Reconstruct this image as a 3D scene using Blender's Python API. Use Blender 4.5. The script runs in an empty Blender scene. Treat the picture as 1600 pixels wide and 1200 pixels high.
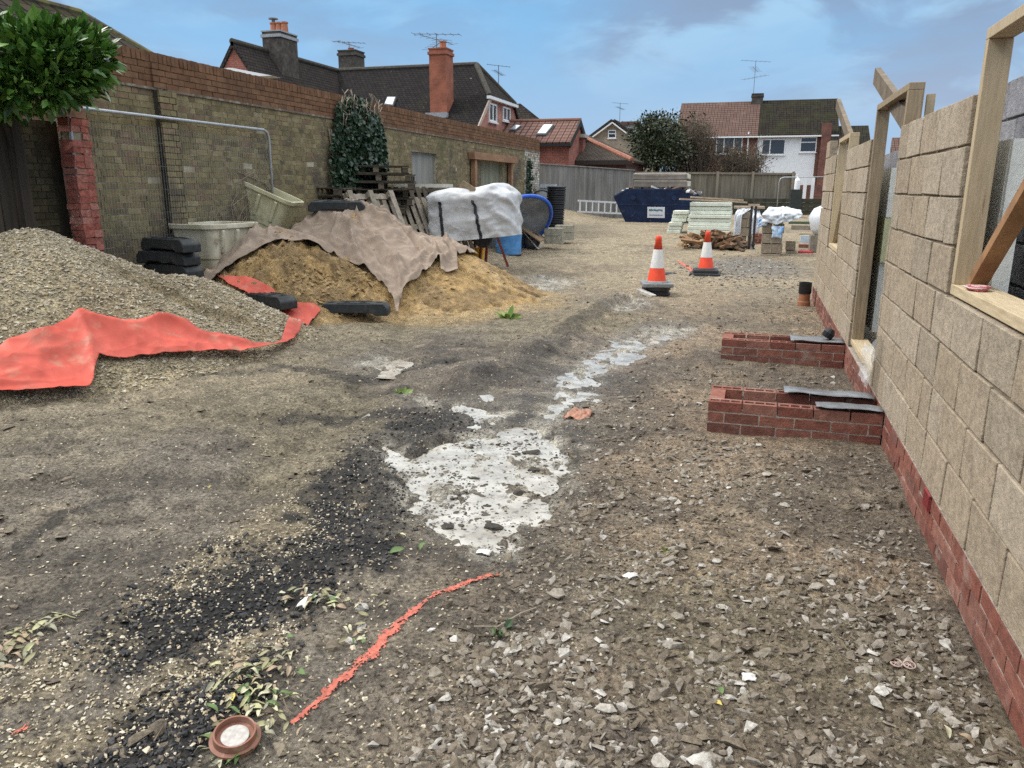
import bpy, math, random
import numpy as np
from mathutils import Vector, Matrix
random.seed(7); RNG=np.random.default_rng(7)
S=bpy.context.scene; COL=S.collection
# ---------------------------------------------------------------- camera
FPX,PITCH,YAW,ROLL,EYE=1208.,.2481,.2988,.0035,1.6
cF=np.array([-math.sin(YAW)*math.cos(PITCH),math.cos(YAW)*math.cos(PITCH),-math.sin(PITCH)])
cR=np.array([math.cos(YAW),math.sin(YAW),0.]); cU=np.cross(cR,cF)
cR,cU=cR*math.cos(ROLL)+cU*math.sin(ROLL),-cR*math.sin(ROLL)+cU*math.cos(ROLL)
EYEP=np.array([0,0,EYE])
cam=bpy.data.cameras.new('camera'); camo=bpy.data.objects.new('camera',cam); COL.objects.link(camo)
camo.matrix_world=Matrix(((cR[0],cU[0],-cF[0],0),(cR[1],cU[1],-cF[1],0),(cR[2],cU[2],-cF[2],EYE),(0,0,0,1)))
cam.sensor_width=36; cam.lens=36*FPX/1600; cam.clip_start=.05; cam.clip_end=2000
S.camera=camo
S.cycles.use_denoising=False
# ---------------------------------------------------------------- view, sky, sun
S.view_settings.view_transform='Standard'; S.view_settings.look='None'
S.view_settings.exposure=0.40; S.view_settings.gamma=1.0
SUN_EL,SUN_AZ=math.radians(47),math.radians(262)      # azimuth clockwise from +Y
W=bpy.data.worlds.new('World'); S.world=W; W.use_nodes=True
nt=W.node_tree; nt.nodes.clear(); L=nt.links.new
def N(t,**k):
    n=nt.nodes.new(t)
    for a,b in k.items(): setattr(n,a,b)
    return n
def wmath(op,a,b=None,clamp=False):
    n=N('ShaderNodeMath',operation=op,use_clamp=clamp)
    for i,x in enumerate((a,b)):
        if x is None: continue
        if isinstance(x,(int,float)): n.inputs[i].default_value=x
        else: L(x,n.inputs[i])
    return n.outputs[0]
def wmix(f,a,b):
    n=N('ShaderNodeMix',data_type='RGBA')
    for i,x in ((0,f),(6,a),(7,b)):
        if isinstance(x,tuple): n.inputs[i].default_value=(*x,1)
        elif isinstance(x,(int,float)): n.inputs[i].default_value=x
        else: L(x,n.inputs[i])
    return n.outputs[2]
sky=N('ShaderNodeTexSky',sky_type='NISHITA'); sky.sun_disc=False
sky.sun_elevation=SUN_EL; sky.sun_rotation=SUN_AZ; sky.air_density=1.2; sky.dust_density=1.5
tc=N('ShaderNodeTexCoord'); sep=N('ShaderNodeSeparateXYZ'); L(tc.outputs['Generated'],sep.inputs[0])
mp=N('ShaderNodeMapping'); mp.inputs['Scale'].default_value=(1,1,2.6); mp.inputs['Location'].default_value=(3.1,1.7,.4); L(tc.outputs['Generated'],mp.inputs[0])
def wnoise(scale,detail,rough,dist=0):
    n=N('ShaderNodeTexNoise'); L(mp.outputs[0],n.inputs['Vector'])
    n.inputs['Scale'].default_value=scale; n.inputs['Detail'].default_value=detail; n.inputs['Roughness'].default_value=rough; n.inputs['Distortion'].default_value=dist
    return n.outputs[0]
def wramp(x,a,b):
    n=N('ShaderNodeMapRange',interpolation_type='SMOOTHSTEP'); L(x,n.inputs[0]); n.inputs[1].default_value=a; n.inputs[2].default_value=b
    return n.outputs[0]
n1=wnoise(2.2,7,.52,.3); n2=wnoise(5.5,6,.55,.4)
cl=wramp(n1,.34,.58); cl2=wramp(n2,.45,.60)
SKY_BLUE=(1.65,4.0,6.8); CLOUD_GREY=(2.2,2.8,4.0); CLOUD_PALE=(3.3,5.1,6.8)
blue=wmix(.82,sky.outputs[0],SKY_BLUE)                 # thin haze over the physical sky
c=wmix(wmath('MULTIPLY',cl,.85),blue,wmix(cl2,CLOUD_GREY,CLOUD_PALE))
low=wramp(sep.outputs[2],.22,.0)
c=wmix(wmath('MULTIPLY',low,.6),c,(3.9,4.6,5.8))
# an overcast sky is brightest overhead
gain=wmath('ADD',wmath('MULTIPLY',wramp(sep.outputs[2],.25,.75),1.7),1.0)
top=wmix(wramp(sep.outputs[2],.25,.6),c,(6.0,6.1,6.2))
vm=N('ShaderNodeVectorMath',operation='SCALE'); L(top,vm.inputs[0]); L(gain,vm.inputs['Scale'])
bg=N('ShaderNodeBackground'); L(vm.outputs[0],bg.inputs[0]); bg.inputs[1].default_value=.10
wo=N('ShaderNodeOutputWorld'); L(bg.outputs[0],wo.inputs[0])
sun=bpy.data.lights.new('sun','SUN'); sun.energy=2.1; sun.angle=math.radians(13); sun.color=(1,.96,.9)
suno=bpy.data.objects.new('sun',sun); COL.objects.link(suno)
sd=Vector((math.sin(SUN_AZ)*math.cos(SUN_EL),math.cos(SUN_AZ)*math.cos(SUN_EL),math.sin(SUN_EL)))
suno.rotation_euler=sd.to_track_quat('Z','Y').to_euler(); suno.location=sd*60
# ---------------------------------------------------------------- measuring helpers (photo pixel + known plane -> place in the site)
def ray(x,y): return cF+cR*(x-800)/FPX-cU*(y-600)/FPX
def PZ(x,y,z=0.): d=ray(x,y); return EYEP+d*((z-EYE)/d[2])
def PXp(x,y,X): d=ray(x,y); return EYEP+d*(X/d[0])
def PYp(x,y,Y): d=ray(x,y); return EYEP+d*(Y/d[1])
def PD(x,y,D): return EYEP+ray(x,y)*D
def ss(a,b,x):
    t=np.clip((np.asarray(x,float)-a)/(b-a),0,1); return t*t*(3-2*t)
def hbase(x,y):
    x=np.asarray(x,float); y=np.asarray(y,float)
    return (.38*ss(13,27,y)+.55*ss(-5.5,-9.,x)*ss(24,31,y)+.28*ss(-4.6,-7,x)*(1-ss(13,22,y)))
def G(px,py):
    z=0.
    for _ in range(40):
        p=PZ(px,py,z); z=.5*z+.5*float(hbase(p[0],p[1]))
    return np.array([p[0],p[1],z])
def hsh(ix,iy,seed):
    n=(ix.astype(np.int64)*374761393+iy.astype(np.int64)*668265263+seed*982451653)&0x7fffffff
    n=((n^(n>>13))*1274126177)&0x7fffffff
    return ((n^(n>>16))&0xffff)/65535.
def vn(x,y,seed=0):
    xi=np.floor(x);yi=np.floor(y);fx=x-xi;fy=y-yi
    fx=fx*fx*(3-2*fx);fy=fy*fy*(3-2*fy)
    a=hsh(xi,yi,seed);b=hsh(xi+1,yi,seed);c=hsh(xi,yi+1,seed);d=hsh(xi+1,yi+1,seed)
    return a+(b-a)*fx+(c-a)*fy+(a-b-c+d)*fx*fy
def fbm(x,y,sc,o=4,seed=0,g=.5):
    x=np.asarray(x,float)*sc;y=np.asarray(y,float)*sc;s=0;a=1;t=0
    for i in range(o):
        ca,sa=math.cos(.6+i),math.sin(.6+i)
        s=s+a*vn(x*ca-y*sa+17.3*i,x*sa+y*ca+9.1*i,seed+i);t+=a;a*=g;x=x*2.03;y=y*2.03
    return s/t            # 0..1
def pdist(x,y,pts):
    d=np.full(np.shape(x),1e9)
    for (ax,ay),(bx,by) in zip(pts[:-1],pts[1:]):
        vx,vy=bx-ax,by-ay;l=vx*vx+vy*vy+1e-12
        t=np.clip(((x-ax)*vx+(y-ay)*vy)/l,0,1)
        d=np.minimum(d,np.hypot(x-ax-t*vx,y-ay-t*vy))
    return d
def inpoly(x,y,pts):
    r=np.zeros(np.shape(x),bool)
    for (ax,ay),(bx,by) in zip(pts,pts[1:]+pts[:1]):
        c=((ay>y)!=(by>y))&(x<(bx-ax)*(y-ay)/((by-ay) if by!=ay else 1e-12)+ax); r^=c
    return r
def sdist(x,y,pts):       # negative inside
    d=pdist(x,y,pts+pts[:1]); return np.where(inpoly(x,y,pts),-d,d)
def G2(l): return [tuple(G(*p)[:2]) for p in l]
# ---------------------------------------------------------------- materials
MATS={}
def mk(name,base,rough=.8,cols=None,island=None,scale=6.,bump=0.,bscale=60.,spec=.3,metal=0.,dirt=None,coord='Object',stretch=None,amp=.35,detail=5,trans=0.,alpha=1.):
    if name in MATS: return MATS[name]
    m=bpy.data.materials.new(name); m.use_nodes=True; t=m.node_tree; b=t.nodes['Principled BSDF']
    def nn(ty,**k):
        n=t.nodes.new(ty)
        for a,c in k.items(): setattr(n,a,c)
        return n
    l=t.links.new
    co=nn('ShaderNodeTexCoord').outputs[coord] if coord!='World' else nn('ShaderNodeNewGeometry').outputs['Position']
    if stretch:
        mpn=nn('ShaderNodeMapping'); mpn.inputs['Scale'].default_value=stretch; l(co,mpn.inputs[0]); co=mpn.outputs[0]
    def noise(sc,det=detail,ro=.6):
        n=nn('ShaderNodeTexNoise'); l(co,n.inputs['Vector']); n.inputs['Scale'].default_value=sc; n.inputs['Detail'].default_value=det; n.inputs['Roughness'].default_value=ro
        return n.outputs[0]
    def ramp(fac,cs,lo=0.,hi=1.):
        r=nn('ShaderNodeValToRGB'); e=r.color_ramp.elements
        while len(e)<len(cs): e.new(.5)
        for i,cc in enumerate(cs):
            e[i].position=lo+(hi-lo)*i/max(1,len(cs)-1); e[i].color=(*cc,1)
        l(fac,r.inputs[0]); return r.outputs[0]
    def mix(f,a,c,bt='MIX'):
        n=nn('ShaderNodeMix',data_type='RGBA',blend_type=bt)
        for i,x in ((0,f),(6,a),(7,c)):
            if isinstance(x,tuple): n.inputs[i].default_value=(*x,1)
            elif isinstance(x,(int,float)): n.inputs[i].default_value=x
            else: l(x,n.inputs[i])
        return n.outputs[2]
    if island: col=ramp(nn('ShaderNodeNewGeometry').outputs['Random Per Island'],island)
    elif cols: col=ramp(noise(scale),cols,.3,.7)
    else: col=None
    n0=noise(scale*2.3)
    lo=1-amp;hi=1+amp*.6
    g=ramp(n0,[(lo,lo,lo),(hi,hi,hi)],.3,.7)
    col=mix(1.,col if col is not None else base,g,'MULTIPLY')
    for dd in (dirt or []):
        dc,ds,a,bb=dd[:4]
        mr=nn('ShaderNodeMapRange',interpolation_type='SMOOTHSTEP'); l(noise(ds,6,.65),mr.inputs[0]); mr.inputs[1].default_value=a; mr.inputs[2].default_value=bb
        mr.inputs[4].default_value=dd[4] if len(dd)>4 else 1.
        col=mix(mr.outputs[0],col,dc)
    l(col,b.inputs['Base Color'])
    b.inputs['Roughness'].default_value=rough; b.inputs['Metallic'].default_value=metal
    b.inputs['Specular IOR Level'].default_value=spec
    b.inputs['Transmission Weight'].default_value=trans; b.inputs['Alpha'].default_value=alpha
    if bump:
        bn=nn('ShaderNodeBump'); bn.inputs['Strength'].default_value=bump; bn.inputs['Distance'].default_value=.02
        l(noise(bscale,6,.65),bn.inputs['Height']); l(bn.outputs[0],b.inputs['Normal'])
    MATS[name]=m; return m
def creases(m,scale,strength,dist=.05):
    t=m.node_tree; b=t.nodes['Principled BSDF']; l=t.links.new; g=t.nodes.new('ShaderNodeNewGeometry'); no=t.nodes.new('ShaderNodeTexNoise'); no.inputs['Scale'].default_value=scale*.8; l(g.outputs['Position'],no.inputs['Vector'])
    mx=t.nodes.new('ShaderNodeMix'); mx.data_type='RGBA'; mx.inputs[0].default_value=.18; l(g.outputs['Position'],mx.inputs[6]); l(no.outputs['Color'],mx.inputs[7])
    bn=None
    for s,st in ((scale,strength),(scale*2.7,strength*.6)):
        v=t.nodes.new('ShaderNodeTexVoronoi'); v.inputs['Scale'].default_value=s; l(mx.outputs[2],v.inputs['Vector'])
        q=t.nodes.new('ShaderNodeBump'); q.inputs['Strength'].default_value=st; q.inputs['Distance'].default_value=dist*scale/s; l(v.outputs['Distance'],q.inputs['Height'])
        if bn is not None: l(bn.outputs[0],q.inputs['Normal'])
        bn=q
    l(bn.outputs[0],b.inputs['Normal']); return m
def mk_roof(name,c1,c2,moss,row=.11,wid=.17,mossamt=(.55,.7),wave=False):
    m=bpy.data.materials.new(name); m.use_nodes=True; t=m.node_tree; b=t.nodes['Principled BSDF']; l=t.links.new
    uv=t.nodes.new('ShaderNodeUVMap')
    br=t.nodes.new('ShaderNodeTexBrick'); l(uv.outputs[0],br.inputs['Vector'])
    br.inputs['Scale'].default_value=1; br.inputs['Brick Width'].default_value=wid; br.inputs['Row Height'].default_value=row
    br.inputs['Mortar Size'].default_value=row*.09; br.inputs['Mortar Smooth'].default_value=.3; br.offset=0. if wave else .5
    br.inputs['Color1'].default_value=(*c1,1); br.inputs['Color2'].default_value=(*c2,1); br.inputs['Mortar'].default_value=(*[x*.25 for x in c1],1)
    g=t.nodes.new('ShaderNodeNewGeometry')
    no=t.nodes.new('ShaderNodeTexNoise'); l(g.outputs['Position'],no.inputs['Vector']); no.inputs['Scale'].default_value=.9; no.inputs['Detail'].default_value=9; no.inputs['Roughness'].default_value=.7
    mr=t.nodes.new('ShaderNodeMapRange'); l(no.outputs[0],mr.inputs[0]); mr.inputs[1].default_value=mossamt[0]; mr.inputs[2].default_value=mossamt[1]
    mx=t.nodes.new('ShaderNodeMix'); mx.data_type='RGBA'; l(mr.outputs[0],mx.inputs[0]); l(br.outputs[0],mx.inputs[6]); mx.inputs[7].default_value=(*moss,1)
    n2=t.nodes.new('ShaderNodeTexNoise'); l(g.outputs['Position'],n2.inputs['Vector']); n2.inputs['Scale'].default_value=7; n2.inputs['Detail'].default_value=4
    m2=t.nodes.new('ShaderNodeMapRange'); l(n2.outputs[0],m2.inputs[0]); m2.inputs[1].default_value=.71; m2.inputs[2].default_value=.76; m2.inputs[4].default_value=.6
    mx2=t.nodes.new('ShaderNodeMix'); mx2.data_type='RGBA'; l(m2.outputs[0],mx2.inputs[0]); l(mx.outputs[2],mx2.inputs[6]); mx2.inputs[7].default_value=(.3,.3,.27,1)
    l(mx2.outputs[2],b.inputs['Base Color']); b.inputs['Roughness'].default_value=.95; b.inputs['Specular IOR Level'].default_value=.06
    # stepped courses: height falls along v inside each row; pantiles roll along u
    sx=t.nodes.new('ShaderNodeSeparateXYZ'); l(uv.outputs[0],sx.inputs[0])
    def mth(op,a,bv):
        n=t.nodes.new('ShaderNodeMath'); n.operation=op
        for i,x in enumerate((a,bv)):
            if x is None: continue
            if isinstance(x,(int,float)): n.inputs[i].default_value=x
            else: l(x,n.inputs[i])
        return n.outputs[0]
    saw=mth('SUBTRACT',1.,mth('FRACT',mth('DIVIDE',sx.outputs[1],row),None))
    hgt=saw
    if wave: hgt=mth('ADD',saw,mth('MULTIPLY',mth('SINE',mth('MULTIPLY',sx.outputs[0],2*math.pi/wid),None),.8))
    hgt=mth('ADD',hgt,mth('MULTIPLY',n2.outputs[0],.5))
    bn=t.nodes.new('ShaderNodeBump'); bn.inputs['Strength'].default_value=.9; bn.inputs['Distance'].default_value=.03; l(hgt,bn.inputs['Height']); l(bn.outputs[0],b.inputs['Normal'])
    MATS[name]=m; return m
def mk_brick(name,c1,c2,mort,row=.075,wid=.225,bump=.4):
    m=bpy.data.materials.new(name); m.use_nodes=True; t=m.node_tree; b=t.nodes['Principled BSDF']; l=t.links.new
    uv=t.nodes.new('ShaderNodeUVMap'); br=t.nodes.new('ShaderNodeTexBrick'); l(uv.outputs[0],br.inputs['Vector'])
    br.inputs['Scale'].default_value=1; br.inputs['Brick Width'].default_value=wid; br.inputs['Row Height'].default_value=row; br.inputs['Mortar Size'].default_value=.006
    br.inputs['Color1'].default_value=(*c1,1); br.inputs['Color2'].default_value=(*c2,1); br.inputs['Mortar'].default_value=(*mort,1)
    no=t.nodes.new('ShaderNodeTexNoise'); l(uv.outputs[0],no.inputs['Vector']); no.inputs['Scale'].default_value=2.2; no.inputs['Detail'].default_value=8
    mx=t.nodes.new('ShaderNodeMix'); mx.data_type='RGBA'; mx.blend_type='MULTIPLY'; mx.inputs[0].default_value=1
    rp=t.nodes.new('ShaderNodeValToRGB'); rp.color_ramp.elements[0].position=.3; rp.color_ramp.elements[0].color=(.6,.6,.6,1); rp.color_ramp.elements[1].position=.7; rp.color_ramp.elements[1].color=(1.15,1.15,1.15,1)
    l(no.outputs[0],rp.inputs[0]); l(br.outputs[0],mx.inputs[6]); l(rp.outputs[0],mx.inputs[7]); l(mx.outputs[2],b.inputs['Base Color'])
    b.inputs['Roughness'].default_value=.85
    bn=t.nodes.new('ShaderNodeBump'); bn.inputs['Strength'].default_value=bump; bn.inputs['Distance'].default_value=.01; bn.invert=True; l(br.outputs['Fac'],bn.inputs['Height']); l(bn.outputs[0],b.inputs['Normal'])
    MATS[name]=m; return m
# ---------------------------------------------------------------- objects
def tag(o,label=None,cat=None,group=None,kind=None):
    for k,v in (('label',label),('category',cat),('group',group),('kind',kind)):
        if v: o[k]=v
    return o
def thing(name,label,cat,loc=(0,0,0),rotz=0,group=None):
    o=bpy.data.objects.new(name,None); COL.objects.link(o); o.empty_display_size=.1
    o.location=[float(q) for q in loc]; o.rotation_euler=(0,0,rotz); return tag(o,label,cat,group)
def wloc(o):
    v=Vector((0,0,0))
    while o is not None: v+=o.location; o=o.parent
    return v
def autouv(me):
    nl=len(me.loops); npoly=len(me.polygons)
    co=np.empty(len(me.vertices)*3); me.vertices.foreach_get('co',co); co=co.reshape(-1,3)
    no=np.empty(npoly*3); me.polygons.foreach_get('normal',no); no=no.reshape(-1,3)
    lt=np.empty(npoly,int); me.polygons.foreach_get('loop_total',lt)
    vi=np.empty(nl,int); me.loops.foreach_get('vertex_index',vi)
    n=np.repeat(no,lt,0); P=co[vi]
    u=np.stack([-n[:,1],n[:,0],np.zeros(nl)],1); ln=np.linalg.norm(u,axis=1); flat=ln<.2
    u[flat]=(1,0,0); ln[flat]=1; u/=ln[:,None]; v=np.cross(n,u)
    uv=np.stack([(P*u).sum(1),(P*v).sum(1)],1)
    me.uv_layers.new(name='UVMap').data.foreach_set('uv',uv.ravel())
class MB:
    def __init__(s): s.v=[];s.f=[]
    def add(s,vs,fs):
        k=len(s.v); s.v+= [tuple(map(float,p)) for p in vs]; s.f+=[tuple(i+k for i in f) for f in fs]; return s
    def box(s,c,d,R=None,taper=1.,jit=0.):
        vs=[]
        for z in (-.5,.5):
            for x,y in ((-.5,-.5),(.5,-.5),(.5,.5),(-.5,.5)):
                k=taper if z>0 else 1.
                p=Vector((x*d[0]*k,y*d[1]*k,z*d[2]))
                if jit: p+=Vector((random.uniform(-jit,jit),random.uniform(-jit,jit),random.uniform(-jit,jit)))
                if R is not None: p=(R if isinstance(R,Matrix) else Matrix.Rotation(R,3,'Z'))@p
                vs.append((p[0]+c[0],p[1]+c[1],p[2]+c[2]))
        return s.add(vs,[(3,2,1,0),(4,5,6,7),(0,1,5,4),(1,2,6,5),(2,3,7,6),(3,0,4,7)])
    def ab(s,a,b): return s.box([(p+q)/2 for p,q in zip(a,b)],[abs(q-p) for p,q in zip(a,b)])
    def beam(s,p0,p1,w,h,up=(0,0,1)):
        p0=Vector([float(q) for q in p0]);p1=Vector([float(q) for q in p1]);d=p1-p0;L_=d.length;d.normalize()
        side=d.cross(Vector(up)); 
        if side.length<1e-4: side=d.cross(Vector((0,1,0)))
        side.normalize();u=side.cross(d)
        return s.box((p0+p1)/2,(L_,w,h),Matrix((d,side,u)).transposed())
    def tube(s,pts,r,n=8,cap=True,r1=None):
        P=[Vector([float(q) for q in p]) for p in pts];k=len(s.v);m=len(P);prev=None
        for i,p in enumerate(P):
            t=(P[min(i+1,m-1)]-P[max(i-1,0)]).normalized()
            if prev is None: a=t.orthogonal().normalized()
            else: a=(prev-t*prev.dot(t)).normalized()
            prev=a;b=t.cross(a);rr=r if r1 is None else r+(r1-r)*i/(m-1)
            for j in range(n):
                q=p+(a*math.cos(2*math.pi*j/n)+b*math.sin(2*math.pi*j/n))*rr; s.v.append(tuple(q))
        for i in range(m-1):
            for j in range(n): s.f.append((k+i*n+j,k+i*n+(j+1)%n,k+(i+1)*n+(j+1)%n,k+(i+1)*n+j))
        if cap: s.f.append(tuple(k+j for j in range(n))[::-1]); s.f.append(tuple(k+(m-1)*n+j for j in range(n)))
        return s
    def lathe(s,prof,n=24,c=(0,0,0),R=None,caps=True):
        k=len(s.v);m=len(prof)
        for r,z in prof:
            for j in range(n):
                p=Vector((r*math.cos(2*math.pi*j/n),r*math.sin(2*math.pi*j/n),z))
                if R is not None: p=R@p
                s.v.append((p[0]+c[0],p[1]+c[1],p[2]+c[2]))
        for i in range(m-1):
            for j in range(n): s.f.append((k+i*n+j,k+i*n+(j+1)%n,k+(i+1)*n+(j+1)%n,k+(i+1)*n+j))
        if caps:
            s.f.append(tuple(k+j for j in range(n))[::-1]); s.f.append(tuple(k+(m-1)*n+j for j in range(n)))
        return s
    def poly(s,pts): return s.add(pts,[tuple(range(len(pts)))])
    def slab(s,pts,th):            # polygon given thickness against its normal
        P=[Vector([float(q) for q in p]) for p in pts];n=(P[1]-P[0]).cross(P[2]-P[0]).normalized();m=len(P)
        return s.add([tuple(p) for p in P]+[tuple(p-n*th) for p in P],[tuple(range(m)),tuple(range(2*m-1,m-1,-1))]+[(i,m+i,m+(i+1)%m,(i+1)%m) for i in range(m)])
    def prism(s,xz,y0,y1,swap=False):   # outline in x,z run along y (or y,z along x)
        m=len(xz);f=(lambda a,b,c:(b,a,c)) if swap else (lambda a,b,c:(a,b,c))
        return s.add([f(a,y0,c) for a,c in xz]+[f(a,y1,c) for a,c in xz],[tuple(range(m)),tuple(range(2*m-1,m-1,-1))]+[(i,m+i,m+(i+1)%m,(i+1)%m) for i in range(m)])
    def build(s,name,mat,parent=None,local=False,smooth=False,bevel=0.,uv=True,fix=True):
        me=bpy.data.meshes.new(name); V=s.v
        if parent is not None and not local:
            o=wloc(parent); V=[(a-o[0],b-o[1],c-o[2]) for a,b,c in V]
        me.from_pydata(V,[],s.f); 
        if fix:
            import bmesh
            bm=bmesh.new(); bm.from_mesh(me); bmesh.ops.recalc_face_normals(bm,faces=bm.faces); bm.to_mesh(me); bm.free()
        me.update()
        if uv: autouv(me)
        if smooth: me.polygons.foreach_set('use_smooth',[True]*len(me.polygons))
        me.materials.append(mat)
        ob=bpy.data.objects.new(name,me); COL.objects.link(ob); ob.parent=parent
        if bevel:
            b=ob.modifiers.new('edge','BEVEL'); b.width=bevel; b.segments=2; b.limit_method='ANGLE'
        return ob
def fast(name,V,F,mat,parent=None,smooth=False,uv=False,cols=None,wet=None):
    V=np.asarray(V,np.float32)
    if parent is not None: V=V-np.array(wloc(parent),np.float32)
    F=np.asarray(F,np.int32); me=bpy.data.meshes.new(name)
    me.vertices.add(len(V)); me.vertices.foreach_set('co',V.ravel())
    k=F.shape[1]; me.loops.add(F.size); me.loops.foreach_set('vertex_index',F.ravel())
    me.polygons.add(len(F)); me.polygons.foreach_set('loop_start',np.arange(0,F.size,k,dtype=np.int32)); 
    me.polygons.foreach_set('use_smooth',np.full(len(F),bool(smooth)))
    me.update(calc_edges=True); me.validate()
    if cols is not None:
        a=me.color_attributes.new('Col','FLOAT_COLOR','POINT'); a.data.foreach_set('color',np.concatenate([cols,np.ones((len(cols),1))],1).astype(np.float32).ravel())
    if wet is not None:
        a=me.attributes.new('Wet','FLOAT','POINT'); a.data.foreach_set('value',wet.astype(np.float32))
    if uv: autouv(me)
    me.materials.append(mat); ob=bpy.data.objects.new(name,me); COL.objects.link(ob); ob.parent=parent
    return ob
def copy_tree(o,parent=None):
    c=o.copy(); COL.objects.link(c); c.parent=parent
    for ch in list(o.children): copy_tree(ch,c)
    return c
def gridfaces(nr,nc,wrap=False):
    i=np.arange(nr-1)[:,None]; j=np.arange(nc if wrap else nc-1)[None,:]; j2=(j+1)%nc
    return np.stack([i*nc+j,i*nc+j2,(i+1)*nc+j2,(i+1)*nc+j],-1).reshape(-1,4)
# ================================================================ GROUND
TRENCH=G2([(690,775),(790,700),(850,635),(905,585),(950,560),(985,535),(1050,515)])
BANK=G2([(740,585),(830,545),(885,520),(935,490),(975,468)])
POOLS=[G2(p) for p in ([(600,690),(640,712),(690,690),(780,668),(830,664),(868,690),(876,722),(858,762),(832,800),(800,850),(785,852),(778,838),(720,836),(680,815),(655,782),(640,742)],
  [(845,640),(880,600),(905,572),(930,555),(975,530),(1010,512),(1062,508),(1078,514),(1050,526),(1005,538),(960,556),(925,580),(890,622),(862,650)],
  [(640,618),(690,632),(720,625),(760,614),(768,628),(790,645),(770,655),(735,640),(690,636)],
  [(800,440),(850,430),(905,440),(850,452)],[(545,565),(600,556),(640,566),(590,575)],[(930,480),(985,468),(1010,478),(965,492)])]
ZW=-.045
FLAT=[(-.35,5.6),(.9,5.6),(.9,5.0),(-.35,5.0)]
def pool_sd(x,y):
    d=np.full(np.shape(x),9.)
    for i,p in enumerate(POOLS): d=np.minimum(d,sdist(x,y,p)+(0,.045,.03,.08,.03,.05)[i])
    return d
def hground(x,y,full=False):
    x=np.asarray(x,float);y=np.asarray(y,float)
    near=ss(26,14,y)
    h=hbase(x,y)
    dt=pdist(x,y,TRENCH); db=pdist(x,y,BANK)
    f=fbm(x,y,.55,3,11)-.5
    calm=ss(-.2,-1.2,x)*.7+.3
    h=h+.10*f*calm*near-.03*ss(.5,.68,fbm(x*.9+y*.35,(y*.9-x*.35)*3.2,1.6,3,128))*ss(-2.,-2.8,x)*near
    h=h-.055*np.exp(-(dt/.34)**2)+.17*np.exp(-(db/.27)**2)*(fbm(x,y,2.2,3,5)*1.2)
    rough=.045+.05*np.exp(-(db/.45)**2)+.03*np.exp(-(dt/.6)**2)
    h=h+rough*(fbm(x,y,2.6,3,21)-.5)+.030*(fbm(x,y,8,3,31)-.5)*near+.05*np.exp(-(db/.5)**2)*(fbm(x,y,7,3,33)-.5)
    # tyre ruts running up the left of the drain
    rx=x+.33*(y-4.)+2.6+.25*np.sin(y*.7); h=h-.06*np.exp(-(rx/.16)**2)*ss(2.5,4,y)*ss(11,7,y)*(.6+.8*fbm(x,y,3,2,9))
    rx2=rx-1.0; h=h-.03*np.exp(-(rx2/.14)**2)*ss(3.5,5,y)*ss(10,7,y)
    fine=fbm(x,y,26,3,41)-.5; rid=1-np.abs(2*fbm(x,y,12,3,51)-1)
    h=h+(.011*fine+.012*(rid-.7))*near
    sd=pool_sd(x,y)+.16*(fbm(x,y,5,4,61)-.5)
    t=ss(.14,-.03,sd)
    main=inpoly(x,y,[(-2.4,2.8),(-.7,2.8),(-.7,5.05),(-2.4,5.05)])
    h=h*(1-t)+(ZW-.001-.010*main+.075*(fbm(x,y,7,4,71)-.5)+.06*(fbm(x,y,26,3,73)-.5))*t+hbase(x,y)*t
    return (h,sd,dt,db) if full else h
def gz(x,y): return float(hground(np.array([x]),np.array([y]))[0])
K=[(G2([(700,652),(620,690),(590,740),(565,790),(520,850),(440,900),(350,935),(270,970)]),.31),(G2([(350,1090),(260,1150),(170,1230)]),.19),
   (G2([(470,650),(560,640),(640,650),(700,640)]),.2),(G2([(230,600),(330,588),(420,580)]),.13),(G2([(440,572),(560,590),(700,560)]),.13),
   (G2([(700,612),(790,585),(860,548),(890,520),(960,485)]),.15),(G2([(20,850),(90,800),(200,770)]),.05),(G2([(900,690),(890,730),(870,780)]),.06),(G2([(700,650),(770,655),(830,640)]),.08)]  # run along the bank puts its shading and dark wet mud into the colour
PALE=[(G2([(440,800),(400,850),(330,880),(250,960),(170,1000),(100,1030),(60,1060)]),.16),(G2([(380,1000),(300,1060),(200,1120),(100,1160)]),.15),(G2([(560,760),(500,830),(440,880)]),.14)]
def zone(x,y,pts,w,seed):
    d=pdist(x,y,pts)+w*1.1*(fbm(x,y,3.2/w*.22,4,seed)-.5)+w*1.2*(fbm(x,y,11,4,seed+50)-.5)
    return ss(w*1.15,w*.55,d)
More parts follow.
